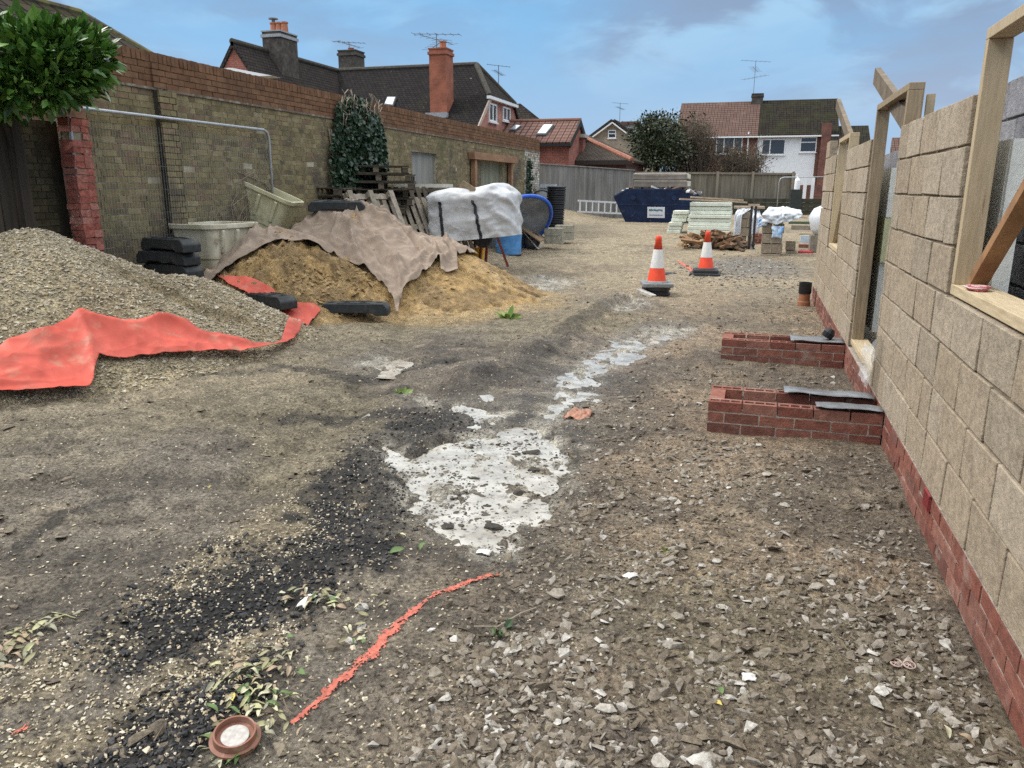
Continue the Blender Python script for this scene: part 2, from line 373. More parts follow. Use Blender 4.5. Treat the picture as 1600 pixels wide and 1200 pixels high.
def ground_cols(x,y,sd,dt,db,h):
    def lerp(a,b,t): return a+(np.array(b)-a)*t[:,None]
    n=fbm(x,y,1.1,5,101);n2=fbm(x,y,4.5,4,111);n3=fbm(x,y,.45,3,121)
    c=np.ones((len(x),1))*np.array((.178,.157,.132))
    right=ss(-1.6,-.4,x+.12*(y-4))
    c=lerp(c,(.265,.205,.15),right)
    c=lerp(c,(.115,.096,.078),ss(.46,.64,n)*.8)
    mid=ss(2.2,1.0,np.hypot((x+2.9)/1.5,(y-5.9)/1.1)); c=lerp(c,(.075,.068,.063),mid*ss(.42,.6,fbm(x*.6,y,2.2,5,125))*.75)
    c=lerp(c,(.27,.232,.178),ss(.5,.72,n2)*.45)
    sm=fbm(x*.9+y*.35,(y*.9-x*.35)*3.2,1.6,5,128); c=lerp(c,(.075,.066,.057),ss(.5,.68,sm)*.65*ss(.2,-1.2,x+.12*(y-4)))
    c=lerp(c,(.25,.215,.135),ss(.56,.7,n3)*.4)
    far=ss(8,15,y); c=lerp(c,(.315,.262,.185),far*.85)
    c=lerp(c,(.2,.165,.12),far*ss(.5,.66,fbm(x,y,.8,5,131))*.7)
    c=lerp(c,(.17,.16,.15),ss(.9,.3,np.hypot((x+.1)/1.6,(y-16.5)/2.6))*.8)           # grey hardcore by the far blocks
    sandd=np.hypot(x+5.1,y-10.8); c=lerp(c,(.36,.262,.135),ss(2.75,2.05,sandd+.7*(fbm(x,y,1.5,4,141)-.5))*.9)
    grav=np.hypot(x+6.2,y-6.3); c=lerp(c,(.30,.255,.185),ss(2.9,2.3,grav+.7*(fbm(x,y,1.5,4,151)-.5))*.6)
    for i,(p,w) in enumerate(PALE): c=lerp(c,(.30,.25,.165),zone(x,y,p,w,160+i)*.55)
    blk=np.zeros(len(x))
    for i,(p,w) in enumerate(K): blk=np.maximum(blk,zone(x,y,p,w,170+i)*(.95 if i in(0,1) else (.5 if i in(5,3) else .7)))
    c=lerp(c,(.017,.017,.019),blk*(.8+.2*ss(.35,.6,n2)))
    c=lerp(c,(.15,.13,.125),ss(.5,.1,np.hypot((x+.35)/.9,(y-1.9)/.5)+.5*(n2-.5))*.6)
    wetr=ss(.35,.02,sd); c=lerp(c,(.12,.105,.085),wetr*.65*ss(.3,.6,n2+.1))
    c=lerp(c,(.40,.38,.335),ss(.20,.0,sd+.30*(fbm(x,y,6,5,182)-.5))*ss(.40,.56,fbm(x,y,11,4,181))*.8)   # milky slurry left at the rim
    c=lerp(c,(.42,.4,.36),np.exp(-(dt/.3)**2)*ss(.5,.66,fbm(x,y,5,4,191))*.55)
    wet=np.clip(wetr*.8+np.exp(-(dt/.45)**2)*.6+.25*ss(.5,.7,n),0,1)
    lowb=ss(.55,.35,fbm(x,y,12,3,51)); c=c*(1-.12*lowb)[:,None]
    return np.clip(c,0,1),wet
def ground_mat(name='mud',lo=.30,hi=1.62):
    m=bpy.data.materials.new(name); m.use_nodes=True; t=m.node_tree; b=t.nodes['Principled BSDF']; l=t.links.new
    a=t.nodes.new('ShaderNodeAttribute'); a.attribute_name='Col'; w=t.nodes.new('ShaderNodeAttribute'); w.attribute_name='Wet'
    g=t.nodes.new('ShaderNodeNewGeometry')
    def noi(s,d,r=.65):
        n=t.nodes.new('ShaderNodeTexNoise'); l(g.outputs['Position'],n.inputs['Vector']); n.inputs['Scale'].default_value=s; n.inputs['Detail'].default_value=d; n.inputs['Roughness'].default_value=r; return n.outputs[0]
    na=noi(55,6); nb=noi(9,8,.72)
    r=t.nodes.new('ShaderNodeValToRGB'); e=r.color_ramp.elements; e[0].position=.34;e[0].color=(lo,lo*.97,lo*.94,1);e[1].position=.66;e[1].color=(hi,hi*.985,hi*.94,1); l(na,r.inputs[0])
    r2=t.nodes.new('ShaderNodeValToRGB'); e=r2.color_ramp.elements; e[0].position=.36;e[0].color=(.55,.54,.53,1);e[1].position=.66;e[1].color=(1.32,1.32,1.28,1); l(nb,r2.inputs[0])
    def mul(x,y):
        n=t.nodes.new('ShaderNodeMix'); n.data_type='RGBA'; n.blend_type='MULTIPLY'; n.inputs[0].default_value=1; l(x,n.inputs[6]); l(y,n.inputs[7]); return n.outputs[2]
    l(mul(mul(a.outputs['Color'],r.outputs[0]),r2.outputs[0]),b.inputs['Base Color'])
    mr=t.nodes.new('ShaderNodeMapRange'); l(w.outputs['Fac'],mr.inputs[0]); mr.inputs[3].default_value=.85; mr.inputs[4].default_value=.42; l(mr.outputs[0],b.inputs['Roughness'])
    b.inputs['Specular IOR Level'].default_value=.3
    bn=t.nodes.new('ShaderNodeBump'); bn.inputs['Strength'].default_value=1; bn.inputs['Distance'].default_value=.016; l(na,bn.inputs['Height'])
    b2=t.nodes.new('ShaderNodeBump'); b2.inputs['Strength'].default_value=.8; b2.inputs['Distance'].default_value=.05; l(nb,b2.inputs['Height']); l(b2.outputs[0],bn.inputs['Normal']); l(bn.outputs[0],b.inputs['Normal'])
    return m
MUD=ground_mat(); SANDM=ground_mat('building_sand',.7,1.22)
def build_ground():
    a=np.radians(np.concatenate([np.arange(-66,32,.13),np.arange(32,294,6.)])); r=[.05]
    while r[-1]<420:
        q=r[-1]; r.append(q+max(.03,q*(.0054 if 3.4<q<48 else (.12 if q>=48 else .15))))
    r=np.array(r); ox,oy=.3,-3.
    x=(ox+r[:,None]*np.sin(a)[None]).ravel(); y=(oy+r[:,None]*np.cos(a)[None]).ravel()
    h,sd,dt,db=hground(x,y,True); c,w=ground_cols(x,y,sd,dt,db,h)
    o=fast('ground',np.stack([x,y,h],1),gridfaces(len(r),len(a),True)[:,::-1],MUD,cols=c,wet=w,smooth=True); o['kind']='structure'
build_ground()
# milky puddles: flat water that the mud pokes through
def water_mat():
    m=mk('milky_water',(.62,.6,.55),rough=.09,cols=[(.26,.24,.2),(.41,.39,.34),(.50,.48,.43)],scale=5,amp=.18,spec=.5,coord='World',bump=.06,bscale=30,dirt=[((.12,.105,.085),34,.56,.62,.85),((.24,.21,.17),6,.5,.68,.8),((.08,.07,.06),13,.64,.68,.9)])
    return m
for ip,p in enumerate(POOLS):
    xs=[q[0] for q in p];ys=[q[1] for q in p]; z=ZW+float(hbase(np.mean(xs),np.mean(ys)))-.0022*ip
    q=MB(); q.poly([(min(xs)-.15,min(ys)-.15,z),(max(xs)+.15,min(ys)-.15,z),(max(xs)+.15,max(ys)+.15,z),(min(xs)-.15,max(ys)+.15,z)]); o=q.build('puddle',water_mat()); o['kind']='structure'
# ---------------------------------------------------------------- loose stones
def stone_shapes(n=12,sub=1):
    import bmesh
    out=[]
    for i in range(n):
        bm=bmesh.new(); rs=random.Random(i+40)
        if sub==1:
            for _ in range(11):
                d=Vector((rs.gauss(0,1),rs.gauss(0,1),rs.gauss(0,1))).normalized()*rs.uniform(.75,1.15); bm.verts.new((d.x*1.2,d.y*rs.uniform(.75,1),d.z*.55))
            h=bmesh.ops.convex_hull(bm,input=bm.verts); bmesh.ops.delete(bm,geom=[v for v in bm.verts if not v.link_faces],context='VERTS'); bmesh.ops.triangulate(bm,faces=bm.faces); bmesh.ops.recalc_face_normals(bm,faces=bm.faces); bm.verts.index_update()
            out.append((np.array([v.co[:] for v in bm.verts]),np.array([[q.index for q in f.verts] for f in bm.faces]))); bm.free(); continue
        bmesh.ops.create_icosphere(bm,subdivisions=sub,radius=1)
        sc=(1.25,rs.uniform(.7,1.1),rs.uniform(.35,.75))
        pl=[(Vector((rs.gauss(0,1),rs.gauss(0,1),rs.gauss(0,1))).normalized(),rs.uniform(.3,.62)) for _ in range(9)]
        for v in bm.verts:
            for nrm,d in pl:
                k=v.co.dot(nrm)
                if k>d: v.co-=nrm*(k-d)
            v.co=Vector((v.co.x*sc[0],v.co.y*sc[1],v.co.z*sc[2]))*rs.uniform(.9,1.1)
        out.append((np.array([v.co[:] for v in bm.verts]),np.array([[q.index for q in f.verts] for f in bm.faces]))); bm.free()
    return out
ST=stone_shapes()
def scatter(name,x,y,z,s,mat,parent=None,tilt=.5,flat=1.):
    n=len(x); V=[];F=[];k=0; kind=RNG.integers(0,len(ST),n)
    for i,(sv,sf) in enumerate(ST):
        m=kind==i; q=m.sum()
        if not q: continue
        yaw=RNG.uniform(0,6.283,q);t=RNG.normal(0,tilt,q);ta=RNG.uniform(0,6.283,q)
        P=sv[None]*(s[m][:,None,None]*RNG.uniform(.8,1.2,(q,1,3))); P[:,:,2]*=flat
        c,sn=np.cos(yaw)[:,None],np.sin(yaw)[:,None]; X=P[:,:,0]*c-P[:,:,1]*sn;Y=P[:,:,0]*sn+P[:,:,1]*c;Z=P[:,:,2]
        c,sn=np.cos(t)[:,None],np.sin(t)[:,None]; Y,Z=Y*c-Z*sn,Y*sn+Z*c
        c,sn=np.cos(ta)[:,None],np.sin(ta)[:,None]; X,Y=X*c-Y*sn,X*sn+Y*c
        V.append(np.stack([X+x[m][:,None],Y+y[m][:,None],Z+z[m][:,None]],-1).reshape(-1,3))
        F.append((sf[None]+(np.arange(q)*len(sv))[:,None,None]).reshape(-1,3)+k); k+=q*len(sv)
    return fast(name,np.concatenate(V),np.concatenate(F),mat,parent)
def polar(n,r0,r1,a0,a1):
    r=np.exp(RNG.uniform(math.log(r0),math.log(r1),n)); a=np.radians(RNG.uniform(a0,a1,n)); return r*np.sin(a),r*np.cos(a)
STONE=mk('rubble_stone',(.3,.28,.25),rough=.85,island=[(.12,.095,.07),(.18,.148,.112),(.23,.2,.155),(.30,.27,.225),(.19,.158,.12),(.40,.37,.32),(.15,.12,.09),(.52,.5,.46)],scale=30,amp=.4,coord='World',bump=.4,bscale=140)
CLOD=mk('mud_clod',(.2,.16,.12),rough=.9,island=[(.10,.083,.062),(.16,.13,.095),(.2,.165,.12),(.13,.105,.08),(.24,.2,.145)],scale=30,amp=.4,coord='World',bump=.6,bscale=120)
PEBB=mk('pale_chipping',(.5,.43,.3),rough=.7,island=[(.30,.24,.15),(.44,.37,.25),(.55,.49,.37),(.36,.29,.18),(.62,.58,.48)],scale=40,amp=.3,coord='World')
TARC=mk('tarmac_planing',(.03,.03,.03),rough=.55,island=[(.012,.012,.013),(.03,.03,.031),(.05,.048,.046),(.02,.02,.021)],scale=40,amp=.4,coord='World')
def place(name,n,dens,size,mat,r0=1.5,r1=11,a0=-56,a1=24,tilt=.45,sink=.15,flat=1.):
    x,y=polar(n,r0,r1,a0,a1); k=RNG.random(n)<dens(x,y); k&=(x<.84); x,y=x[k],y[k]
    k=(sdist(x,y,FLAT)>.0)&(sdist(x,y,[(-.3,7.95),(.9,7.95),(.9,7.5),(-.3,7.5)])>0); x,y=x[k],y[k]
    s=np.clip(size[0]*np.exp(RNG.normal(0,size[1],len(x))),size[2],size[3])
    o=scatter(name,x,y,hground(x,y)+s*sink*flat,s,mat,None,tilt,flat); o['kind']='stuff'; return o
def d_right(x,y):
    q=x+.12*(y-4.)
    pn=fbm(x,y,1.6,4,201)
    toe=ss(.28,.05,np.abs(y-5.02))*ss(-.55,-.2,x)
    return np.maximum(toe,ss(-1.35,-.7,q)*(.3+.7*ss(.44,.58,pn))*(1-.6*ss(4.,7.5,y))*ss(.0,.2,pool_sd(x,y)))
place('rubble_stones',47000,d_right,(.0085,.55,.0035,.03),STONE,tilt=.5)
place('coarse_rubble',4200,lambda x,y:d_right(x,y)*ss(6.5,3.5,y),(.017,.35,.011,.036),STONE,sink=.25)
place('mud_clods',48000,lambda x,y:(.35+.65*ss(.42,.6,fbm(x,y,2.2,4,211)))*(.22+.78*ss(-1.5,-.5,x+.12*(y-4)))*ss(-.02,.1,pool_sd(x,y)),(.0095,.5,.004,.035),CLOD,r1=15,sink=.05)
def d_pale(x,y):
    d=np.zeros(len(x))
    for i,(p,w) in enumerate(PALE): d=np.maximum(d,ss(w*2.1,w*.4,pdist(x,y,p))*(.3+.7*ss(.4,.6,fbm(x,y,5,3,220+i))))
    for i in (0,1): d=np.maximum(d,.2*zone(x,y,K[i][0],K[i][1],170+i))
    return np.maximum(d*ss(-.05,.1,pool_sd(x,y)),.13*ss(.0,-1.5,x))
place('pale_chippings',46000,d_pale,(.0052,.3,.003,.011),PEBB,r1=8,a0=-58,a1=-8,sink=.4)
def d_tar(x,y):
    d=np.zeros(len(x))
    for i in range(5): d=np.maximum(d,zone(x,y,K[i][0],K[i][1]*1.1,170+i)*(1 if i<2 else .4))
    return d*ss(-.02,.08,pool_sd(x,y))
place('tarmac_planings',40000,d_tar,(.0062,.4,.003,.016),TARC,r1=9,a0=-58,a1=-8,sink=.5)
place('far_hardcore',5000,lambda x,y:ss(1.1,.4,np.hypot((x+.1)/1.7,(y-16)/2.8)),(.018,.4,.008,.05),STONE,r0=11,r1=22,a0=-12,a1=8,sink=.3)
# single stones that stand out
BIGS=mk('pale_limestone',(.42,.4,.36),rough=.8,cols=[(.30,.27,.22),(.46,.44,.4),(.52,.5,.46)],scale=14,amp=.3,bump=.6,bscale=60)
def big_stone(px,py,s,label,flat=1.,var=0,ang=0.):
    import bmesh
    g=G(px,py); o=thing('stone',label,'stone',(g[0],g[1],gz(g[0],g[1])),ang)
    sv,sf=stone_shapes(12,2)[var]
    v=sv*np.array([s,s*.9,s*flat]); v=v+RNG.normal(0,s*.02,v.shape); v[:,2]-=v[:,2].min()*.75
    q=fast('surface',v+np.array(o.location),sf,BIGS,o); 
    return o
for i,(px,py,s,lb,fl) in enumerate([(568,955,.032,'pale grey angular stone left of the upper orange paint line',1.),(563,985,.026,'flat grey stone just below the biggest pale stone by the leaves',.7),(548,1010,.026,'rounded grey stone beside the green leaves and paint line',.9),
  (697,1100,.026,'lone pale block of stone in the mud right of the paint line',1.),(1370,1102,.036,'flat pale stone lying alone near the bottom of the brick plinth',.5),(1130,948,.03,'flat pale slab of stone in the rubble below the paper scrap',.3),
  (985,905,.03,'white flat chip lying alone on brown mud',.18),(1425,945,.045,'long flat grey stone in the rubble next to the brick plinth',.3),(1100,1190,.05,'knobbly grey stone at the bottom edge of the rubble',.7),(1480,1000,.05,'grey flat stone against the foot of the brick plinth',.6),
  (1150,1068,.03,'white stone above the yellow leaf in the rubble',.9),(1163,1078,.026,'grey stone right of the white one by the yellow leaf',.9),(1138,1088,.024,'white stone touching the green and yellow leaf',.8),(805,1022,.03,'grey stone in the cluster below the ivy sprig',.8),(935,1080,.028,'grey stone at the right of the ivy sprig rubble',.6)]):
    big_stone(px,py,s,lb,fl,i%12,i*1.3)
# clods standing in the main puddle
ax_=RNG.uniform(-2.2,-.75,18000);ay_=RNG.uniform(2.9,5.1,18000);k=(pool_sd(ax_,ay_)<.06)&(RNG.random(18000)<.05+.6*ss(.5,.66,fbm(ax_,ay_,5,4,231))*.5);ax_,ay_=ax_[k],ay_[k];s=np.clip(.0062*np.exp(RNG.normal(0,.5,len(ax_))),.003,.02)
o=scatter('puddle_specks',ax_,ay_,np.maximum(ZW+.0,hground(ax_,ay_))+s*.1,s,mk('wet_speck',(.05,.044,.036),rough=.6,island=[(.03,.027,.023),(.07,.06,.048),(.12,.10,.08)],amp=.3),None,.3,.6); o['kind']='stuff'
for px,py,s in [(702,805,.035),(775,806,.055),(815,752,.045),(840,718,.05),(830,690,.06),(806,692,.03),(740,728,.03),(690,748,.025),(760,770,.022),(640,800,.02)]:
    g=G(px,py+8); o=thing('mud_lump','dark lump of mud standing in the milky puddle','mud lump',(g[0],g[1],ZW),0,'mud lumps in the puddle')
    sv,sf=stone_shapes(6,2)[RNG.integers(0,6)]; v=sv*s; v=v*(1+.25*(RNG.random((len(v),1))-.5)); v[:,2]+=s*.15
    fast('surface',v+np.array(o.location),sf,mk('wet_mud_lump',(.05,.044,.036),rough=.6,amp=.4,bump=.6,bscale=50),o)
# spray painted line following the stones
def paint_line(pts,w0,w1,label,seed,n=800,m=34):
    P=np.array(G2(pts)); d=np.r_[0,np.cumsum(np.hypot(*np.diff(P,axis=0).T))]; t=np.linspace(0,d[-1],n)
    c=np.stack([np.interp(t,d,P[:,0]),np.interp(t,d,P[:,1])],1); tn=np.gradient(c,axis=0); tn/=np.linalg.norm(tn,axis=1)[:,None]+1e-9; nr=np.stack([-tn[:,1],tn[:,0]],1)
    u=np.linspace(-1,1,m); wd=(w0+(w1-w0)*np.sin(np.pi*t/d[-1])**.6)*(.45+1.1*fbm(t,t*0,14,3,seed)); wr=(w0+(w1-w0)*np.sin(np.pi*t/d[-1])**.6)*(.45+1.1*fbm(t,t*0+9,17,3,seed+5))
    k=np.where(u[None]<0,wd[:,None],wr[:,None])*u[None]
    X=c[:,0,None]+nr[:,0,None]*k; Y=c[:,1,None]+nr[:,1,None]*k; Z=hground(X.ravel(),Y.ravel())+.006
    F=gridfaces(n,m); cx=X.ravel()[F].mean(1);cy=Y.ravel()[F].mean(1); e=np.abs(np.tile(np.abs(u[:-1]+u[1:])/2,n-1)); al=np.repeat((t[:-1]+t[1:])/2,m-1); ac=np.tile((u[:-1]+u[1:])/2,n-1); keep=.55*fbm(al*14,ac*2.2+al*9,1,3,seed+9)+.45*fbm(cx,cy,150,3,seed+11)>.385+.26*e**1.5
    o=fast('paint_line',np.stack([X.ravel(),Y.ravel(),Z],1),F[keep],mk('orange_spray_paint',(.6,.15,.1),rough=.8,cols=[(.40,.12,.085),(.62,.17,.12)],scale=20,amp=.3,coord='World',bump=.5,bscale=90),smooth=True)
    tag(o,label,'paint line')
paint_line([(455,1132),(500,1098),(545,1062),(580,1036),(598,1005),(640,962),(690,930),(735,906),(782,892)],.006,.030,'bright orange spray-painted line curving across the rubble',301)
paint_line([(20,1150),(35,1138),(45,1128)],.006,.012,'small orange paint mark on dark chippings near the corner',302,60)
paint_line([(1060,408),(1075,418),(1090,428)],.03,.07,'short pinkish orange paint mark behind the further traffic cone',303,60)
# ================================================================ HEAPS
def hgravel(x,y,det=True):
    x=np.asarray(x,float);y=np.asarray(y,float); b=hbase(x,y)-.06
    wv=.22*(fbm(x,y,.9,3,401)-.5)
    r1=np.hypot(x+6.55,(y-5.75)*1.0); r2=np.hypot(x+5.85,y-6.9)
    c1=1.47-.66*np.sqrt(r1**2+.42**2)+wv; c2=.95-.66*np.sqrt(r2**2+.4**2)+wv*.8
    k=.12; h=np.maximum(c1,c2)+k*.25*np.exp(-np.abs(c1-c2)/k)
    ax,ay,bx,by=-5.95,6.0,-5.0,6.75; L_=math.hypot(bx-ax,by-ay); s_=((x-ax)*(by-ay)-(y-ay)*(bx-ax))/L_+.12*(fbm(x,y,2.5,3,405)-.5); t_=((x-ax)*(bx-ax)+(y-ay)*(by-ay))/L_/L_
    h=h-.13*ss(0,.07,s_)*np.exp(-np.clip(s_,0,9)/.4)*ss(-.15,.15,t_)*ss(1.2,.85,t_)
    if det: h=h+.03*(fbm(x,y,7,4,411)-.5)+.012*(fbm(x,y,38,3,421)-.5)
    return h+.0, b
def hsand(x,y,det=True):
    x=np.asarray(x,float);y=np.asarray(y,float)
    r1=np.hypot((x+5.9),(y-10.85)); r2=np.hypot(x+4.6,y-11.0); r3=np.hypot(x+6.2,y-9.35); r4=np.hypot(x+6.4,y-8.65)
    wv=.12*(fbm(x,y,1.1,3,431)-.5)
    c1=1.50-.67*np.sqrt(r1**2+.32**2)+wv; c2=1.02-.60*np.sqrt(r2**2+.4**2)+wv
    c3=1.25-.66*np.sqrt(r3**2+.4**2)+wv; c4=.82-.68*np.sqrt(r4**2+.4**2)+wv*.5
    h=np.maximum(np.maximum(c1,c2),np.maximum(c3,c4))+.03*np.exp(-np.abs(c1-c2)/.1)
    if det:
        rid=1-np.abs(2*fbm(x,y,5.5,4,441)-1); r2d=1-np.abs(2*fbm(x,y,13,3,443)-1); lf=ss(-3.9,-4.7,x); h=h+(.17*(rid-.72)+.09*(r2d-.72))*ss(.0,.3,h)*lf+.06*(fbm(x,y,9,4,451)-.5)+.035*(fbm(x,y,26,3,452)-.5)*(.4+.6*lf)-.05*ss(.62,.7,fbm(x*.6,y*1.6,4,3,455))*(1-lf)
    return h
def heap(name,hf,x0,x1,y0,y1,step,mat,label,cat,colf):
    xs=np.arange(x0,x1,step);ys=np.arange(y0,y1,step);X,Y=np.meshgrid(xs,ys);x=X.ravel();y=Y.ravel();z=hf(x,y)
    z=np.maximum(z,hbase(x,y)-.15); F=gridfaces(len(ys),len(xs)); k=(z-hbase(x,y)>-.12)[F].any(1); F=F[k]
    ids=np.unique(F); mp_=np.full(len(x),-1); mp_[ids]=np.arange(len(ids))
    root=thing(name,label,cat,(float(np.mean(x[ids])),float(np.mean(y[ids])),0))
    fast('heap_surface',np.stack([x,y,z],1)[ids],mp_[F],mat,root,smooth=True,cols=colf(x[ids],y[ids],z[ids]),wet=np.zeros(len(ids)))
    return root
def lerpc(a,b,t): return np.asarray(a)+(np.asarray(b)-np.asarray(a))*t[:,None]
hg=lambda x,y:hgravel(x,y)[0]
gravel=heap('gravel_heap',hg,-8.6,-3.4,3.2,9.4,.022,MUD,'big heap of sandy beige gravel spilling towards the red sheet','heap',
  lambda x,y,z:lerpc(lerpc(np.ones((len(x),1))*np.array((.36,.305,.205)),(.29,.235,.15),ss(.45,.65,fbm(x,y,2.2,4,461))),(.40,.35,.26),ss(.55,.75,fbm(x,y,1.2,4,462))))
n=52000; gx=RNG.uniform(-8.2,-3.6,n);gy=RNG.uniform(3.4,9.2,n); zz=hg(gx,gy); k=zz>hbase(gx,gy)-.05; gx,gy,zz=gx[k],gy[k],zz[k]
s=np.clip(.0115*np.exp(RNG.normal(0,.35,len(gx))),.006,.026)
o=scatter('pebbles',gx,gy,zz+s*.25,s,mk('gravel_pebble',(.4,.35,.26),rough=.75,island=[(.22,.175,.11),(.36,.30,.2),(.48,.42,.31),(.3,.24,.155),(.56,.52,.43),(.26,.22,.17),(.42,.35,.23)],scale=30,amp=.3,coord='World'),gravel); o['kind']='stuff'
sand=heap('sand_heap',hsand,-8.3,-2.4,7.8,13.6,.018,SANDM,'heap of orange building sand half covered by a brown cloth','heap',
  lambda x,y,z:lerpc(lerpc(np.ones((len(x),1))*np.array((.40,.272,.125)),(.28,.195,.10),ss(.42,.62,fbm(x,y,3,5,471))),(.44,.315,.165),ss(.55,.7,fbm(x,y,1.3,4,472))))
def hit(px,py,hf,lo=2.,hi=30.):
    d=ray(px,py); t=np.arange(lo,hi,.004); P=EYEP+t[:,None]*d; k=np.nonzero(P[:,2]<hf(P[:,0],P[:,1]))[0]
    return P[k[0]] if len(k) else P[-1]
def sheet(name,poly,hf,mat,label,cat,step=.02,th=.004,wr=None,edge=.0,lift=.02):
    xs=np.array([p[0] for p in poly]);ys=np.array([p[1] for p in poly])
    gx=np.arange(xs.min()-.05,xs.max()+.05,step);gy=np.arange(ys.min()-.05,ys.max()+.05,step);X,Y=np.meshgrid(gx,gy);x=X.ravel();y=Y.ravel()
    sd=sdist(x,y,poly)+edge*(fbm(x,y,4,3,481)-.5); F=gridfaces(len(gy),len(gx)); k=(sd<0)[F].any(1); F=F[k]
    # pull the outside corners of border cells onto the outline so that the hem is clean
    e=1e-3; gxn=(sdist(x+e,y,poly)-sdist(x-e,y,poly))/(2*e); gyn=(sdist(x,y+e,poly)-sdist(x,y-e,poly))/(2*e); o=sd>0
    x=np.where(o,x-sd*gxn,x);y=np.where(o,y-sd*gyn,y)
    z=hf(x,y)+lift
    if wr is not None: z=z+wr(x,y)
    ids=np.unique(F);mp_=np.full(len(x),-1);mp_[ids]=np.arange(len(ids))
    ob=fast(name,np.stack([x,y,z],1)[ids],mp_[F],mat,None,smooth=True); tag(ob,label,cat)
    so=ob.modifiers.new('thickness','SOLIDIFY'); so.thickness=th; so.offset=-1
    return ob
def bump_line(x,y,pts,w,h,one=0):
    return h*np.exp(-(pdist(x,y,pts)/w)**2)
hsm=lambda x,y:np.maximum(hsand(x,y,False),hbase(x,y))
def C2(l,hf): return [tuple(hit(px,py,hf)[:2]) for px,py in l]
cp=[(-6.62,8.15),(-6.46,8.1),(-6.28,8.35),(-6.08,8.75),(-5.9,9.1)]+C2([(450,384),(500,396),(545,413),(585,440),(606,462),(614,482),(621,497),(630,470),(645,452),(668,430),(686,408),(690,432),(716,428),(714,404)],hsm)+[(-4.05,11.35),(-4.6,11.75),(-5.3,11.7),(-6.0,11.4),(-6.6,10.8),(-6.75,10.0),(-6.7,9.3),(-6.66,8.7)]
n=9000; gx=RNG.uniform(-7.6,-2.8,n);gy=RNG.uniform(8.3,12,n); zz=hsand(gx,gy); k=(zz>hbase(gx,gy)+.02)&(RNG.random(n)<(.12+.88*ss(-4.3,-5.2,gx))*ss(.42,.55,fbm(gx,gy,2.5,3,475))); k&=sdist(gx,gy,cp)>.05
gx,gy,zz=gx[k],gy[k],zz[k]
s=np.clip(.019*np.exp(RNG.normal(0,.5,len(gx))),.008,.055)
o=scatter('sand_clods',gx,gy,zz+s*.1,s,mk('sand_clod',(.3,.2,.1),rough=.95,island=[(.33,.225,.105),(.40,.28,.13),(.26,.18,.09),(.42,.30,.15)],scale=30,amp=.3,coord='World',bump=.5,bscale=60),sand); o['kind']='stuff'
FOLDS=[(C2(a,hsm),w,h) for a,w,h in [([(455,352),(500,352),(545,362),(590,385),(618,415),(632,440)],.05,.05),([(540,330),(590,348),(628,372),(650,400)],.045,.075),([(640,372),(668,392),(690,415)],.05,.09),([(650,425),(665,400),(660,380)],.04,.06),
   ([(470,370),(520,388),(570,410),(605,440)],.05,.03),([(440,362),(480,345),(515,338)],.05,.045),([(350,412),(400,385),(450,352)],.05,.06),([(622,490),(625,450),(615,420)],.035,.05),([(690,420),(700,405),(690,388)],.04,.07),([(655,372),(700,388),(712,402)],.035,.08),([(672,418),(682,400),(678,386)],.03,.07),([(560,318),(600,345),(640,372),(668,385)],.04,.07),([(628,478),(640,450),(660,430)],.03,.05),([(600,440),(585,405),(560,380)],.035,.04),([(380,398),(420,378),(452,366)],.03,.05)]]
def clothw(x,y):
    th=np.arctan2(y-10.85,x+5.85); r=np.hypot(y-10.85,x+5.85)
    w=.085*np.exp(-((fbm(th*2.4,r*.7,1.7,1,491)-.5)/.13)**2)+.045*np.exp(-((fbm(x*1.0+y*.5,y*1.2-x*.4,3.4,1,492)-.5)/.14)**2)+.02*np.exp(-((fbm(x*1.3-y*.6,y+x*.5,7,1,493)-.5)/.16)**2)+.006*(fbm(x,y,14,3,494)-.5)
    f=0
    for p,wd,h in FOLDS: f=f+bump_line(x,y,p,wd*.95,h*1.2)
    return w+.12*np.tanh(f/.12)
CLOTH=mk('hessian_cloth',(.3,.235,.185),rough=.95,cols=[(.25,.195,.15),(.34,.27,.215)],scale=3,amp=.18,spec=.1,bump=.25,bscale=300,coord='World')
sheet('cover_cloth',cp,hsm,CLOTH,'pinkish brown cloth draped over the top of the sand heap','cloth',.016,.006,clothw,.012,.035)
hgs=lambda x,y:np.maximum(hgravel(x,y,False)[0],hbase(x,y)+.02)
tp=C2([(-60,634),(75,629),(143,622),(152,598),(158,572),(210,570),(270,568),(345,566),(405,562),(445,548),(470,528),(474,512)],hgs)+C2([(452,512),(440,540),(400,552),(340,538),(280,522),(240,515),(190,517),(130,512),(85,532),(0,557),(-60,575)],hgs)
TF=[(C2(a,hgs),w,h) for a,w,h in [([(130,520),(145,560),(152,605)],.07,.09),([(75,560),(60,600)],.12,.05),([(150,524),(200,530),(245,522),(300,528)],.06,.08),([(250,520),(290,530),(330,545),(390,556)],.06,.05),([(0,580),(60,575),(110,560)],.1,.04),([(-50,626),(60,622),(140,614)],.05,.035)]]
def tarpw(x,y):
    w=.012*(1-np.abs(2*fbm(x*1.2,y,9,1,505)-1))+.045*(1-np.abs(2*fbm(x*1.3-y*.5,y*.8+x*.3,1.5,1,501)-1))+.035*(1-np.abs(2*fbm(x*.7+y*.9,y*.9-x*.8,2.6,1,503)-1))+.025*(1-np.abs(2*fbm(x,y,5,2,502)-1))
    for p,wd,h in TF: w=w+h*.8*np.exp(-pdist(x,y,p)/(wd*.8))
    return w
TARP=mk('red_tarpaulin',(.56,.1,.07),rough=.55,cols=[(.48,.075,.05),(.60,.12,.085)],scale=2,amp=.2,spec=.2,bump=.12,bscale=25,coord='World',dirt=[((.42,.25,.17),5,.54,.72,.55),((.33,.2,.14),1.6,.52,.7,.4)])
creases(TARP,2.6,.55,.12)
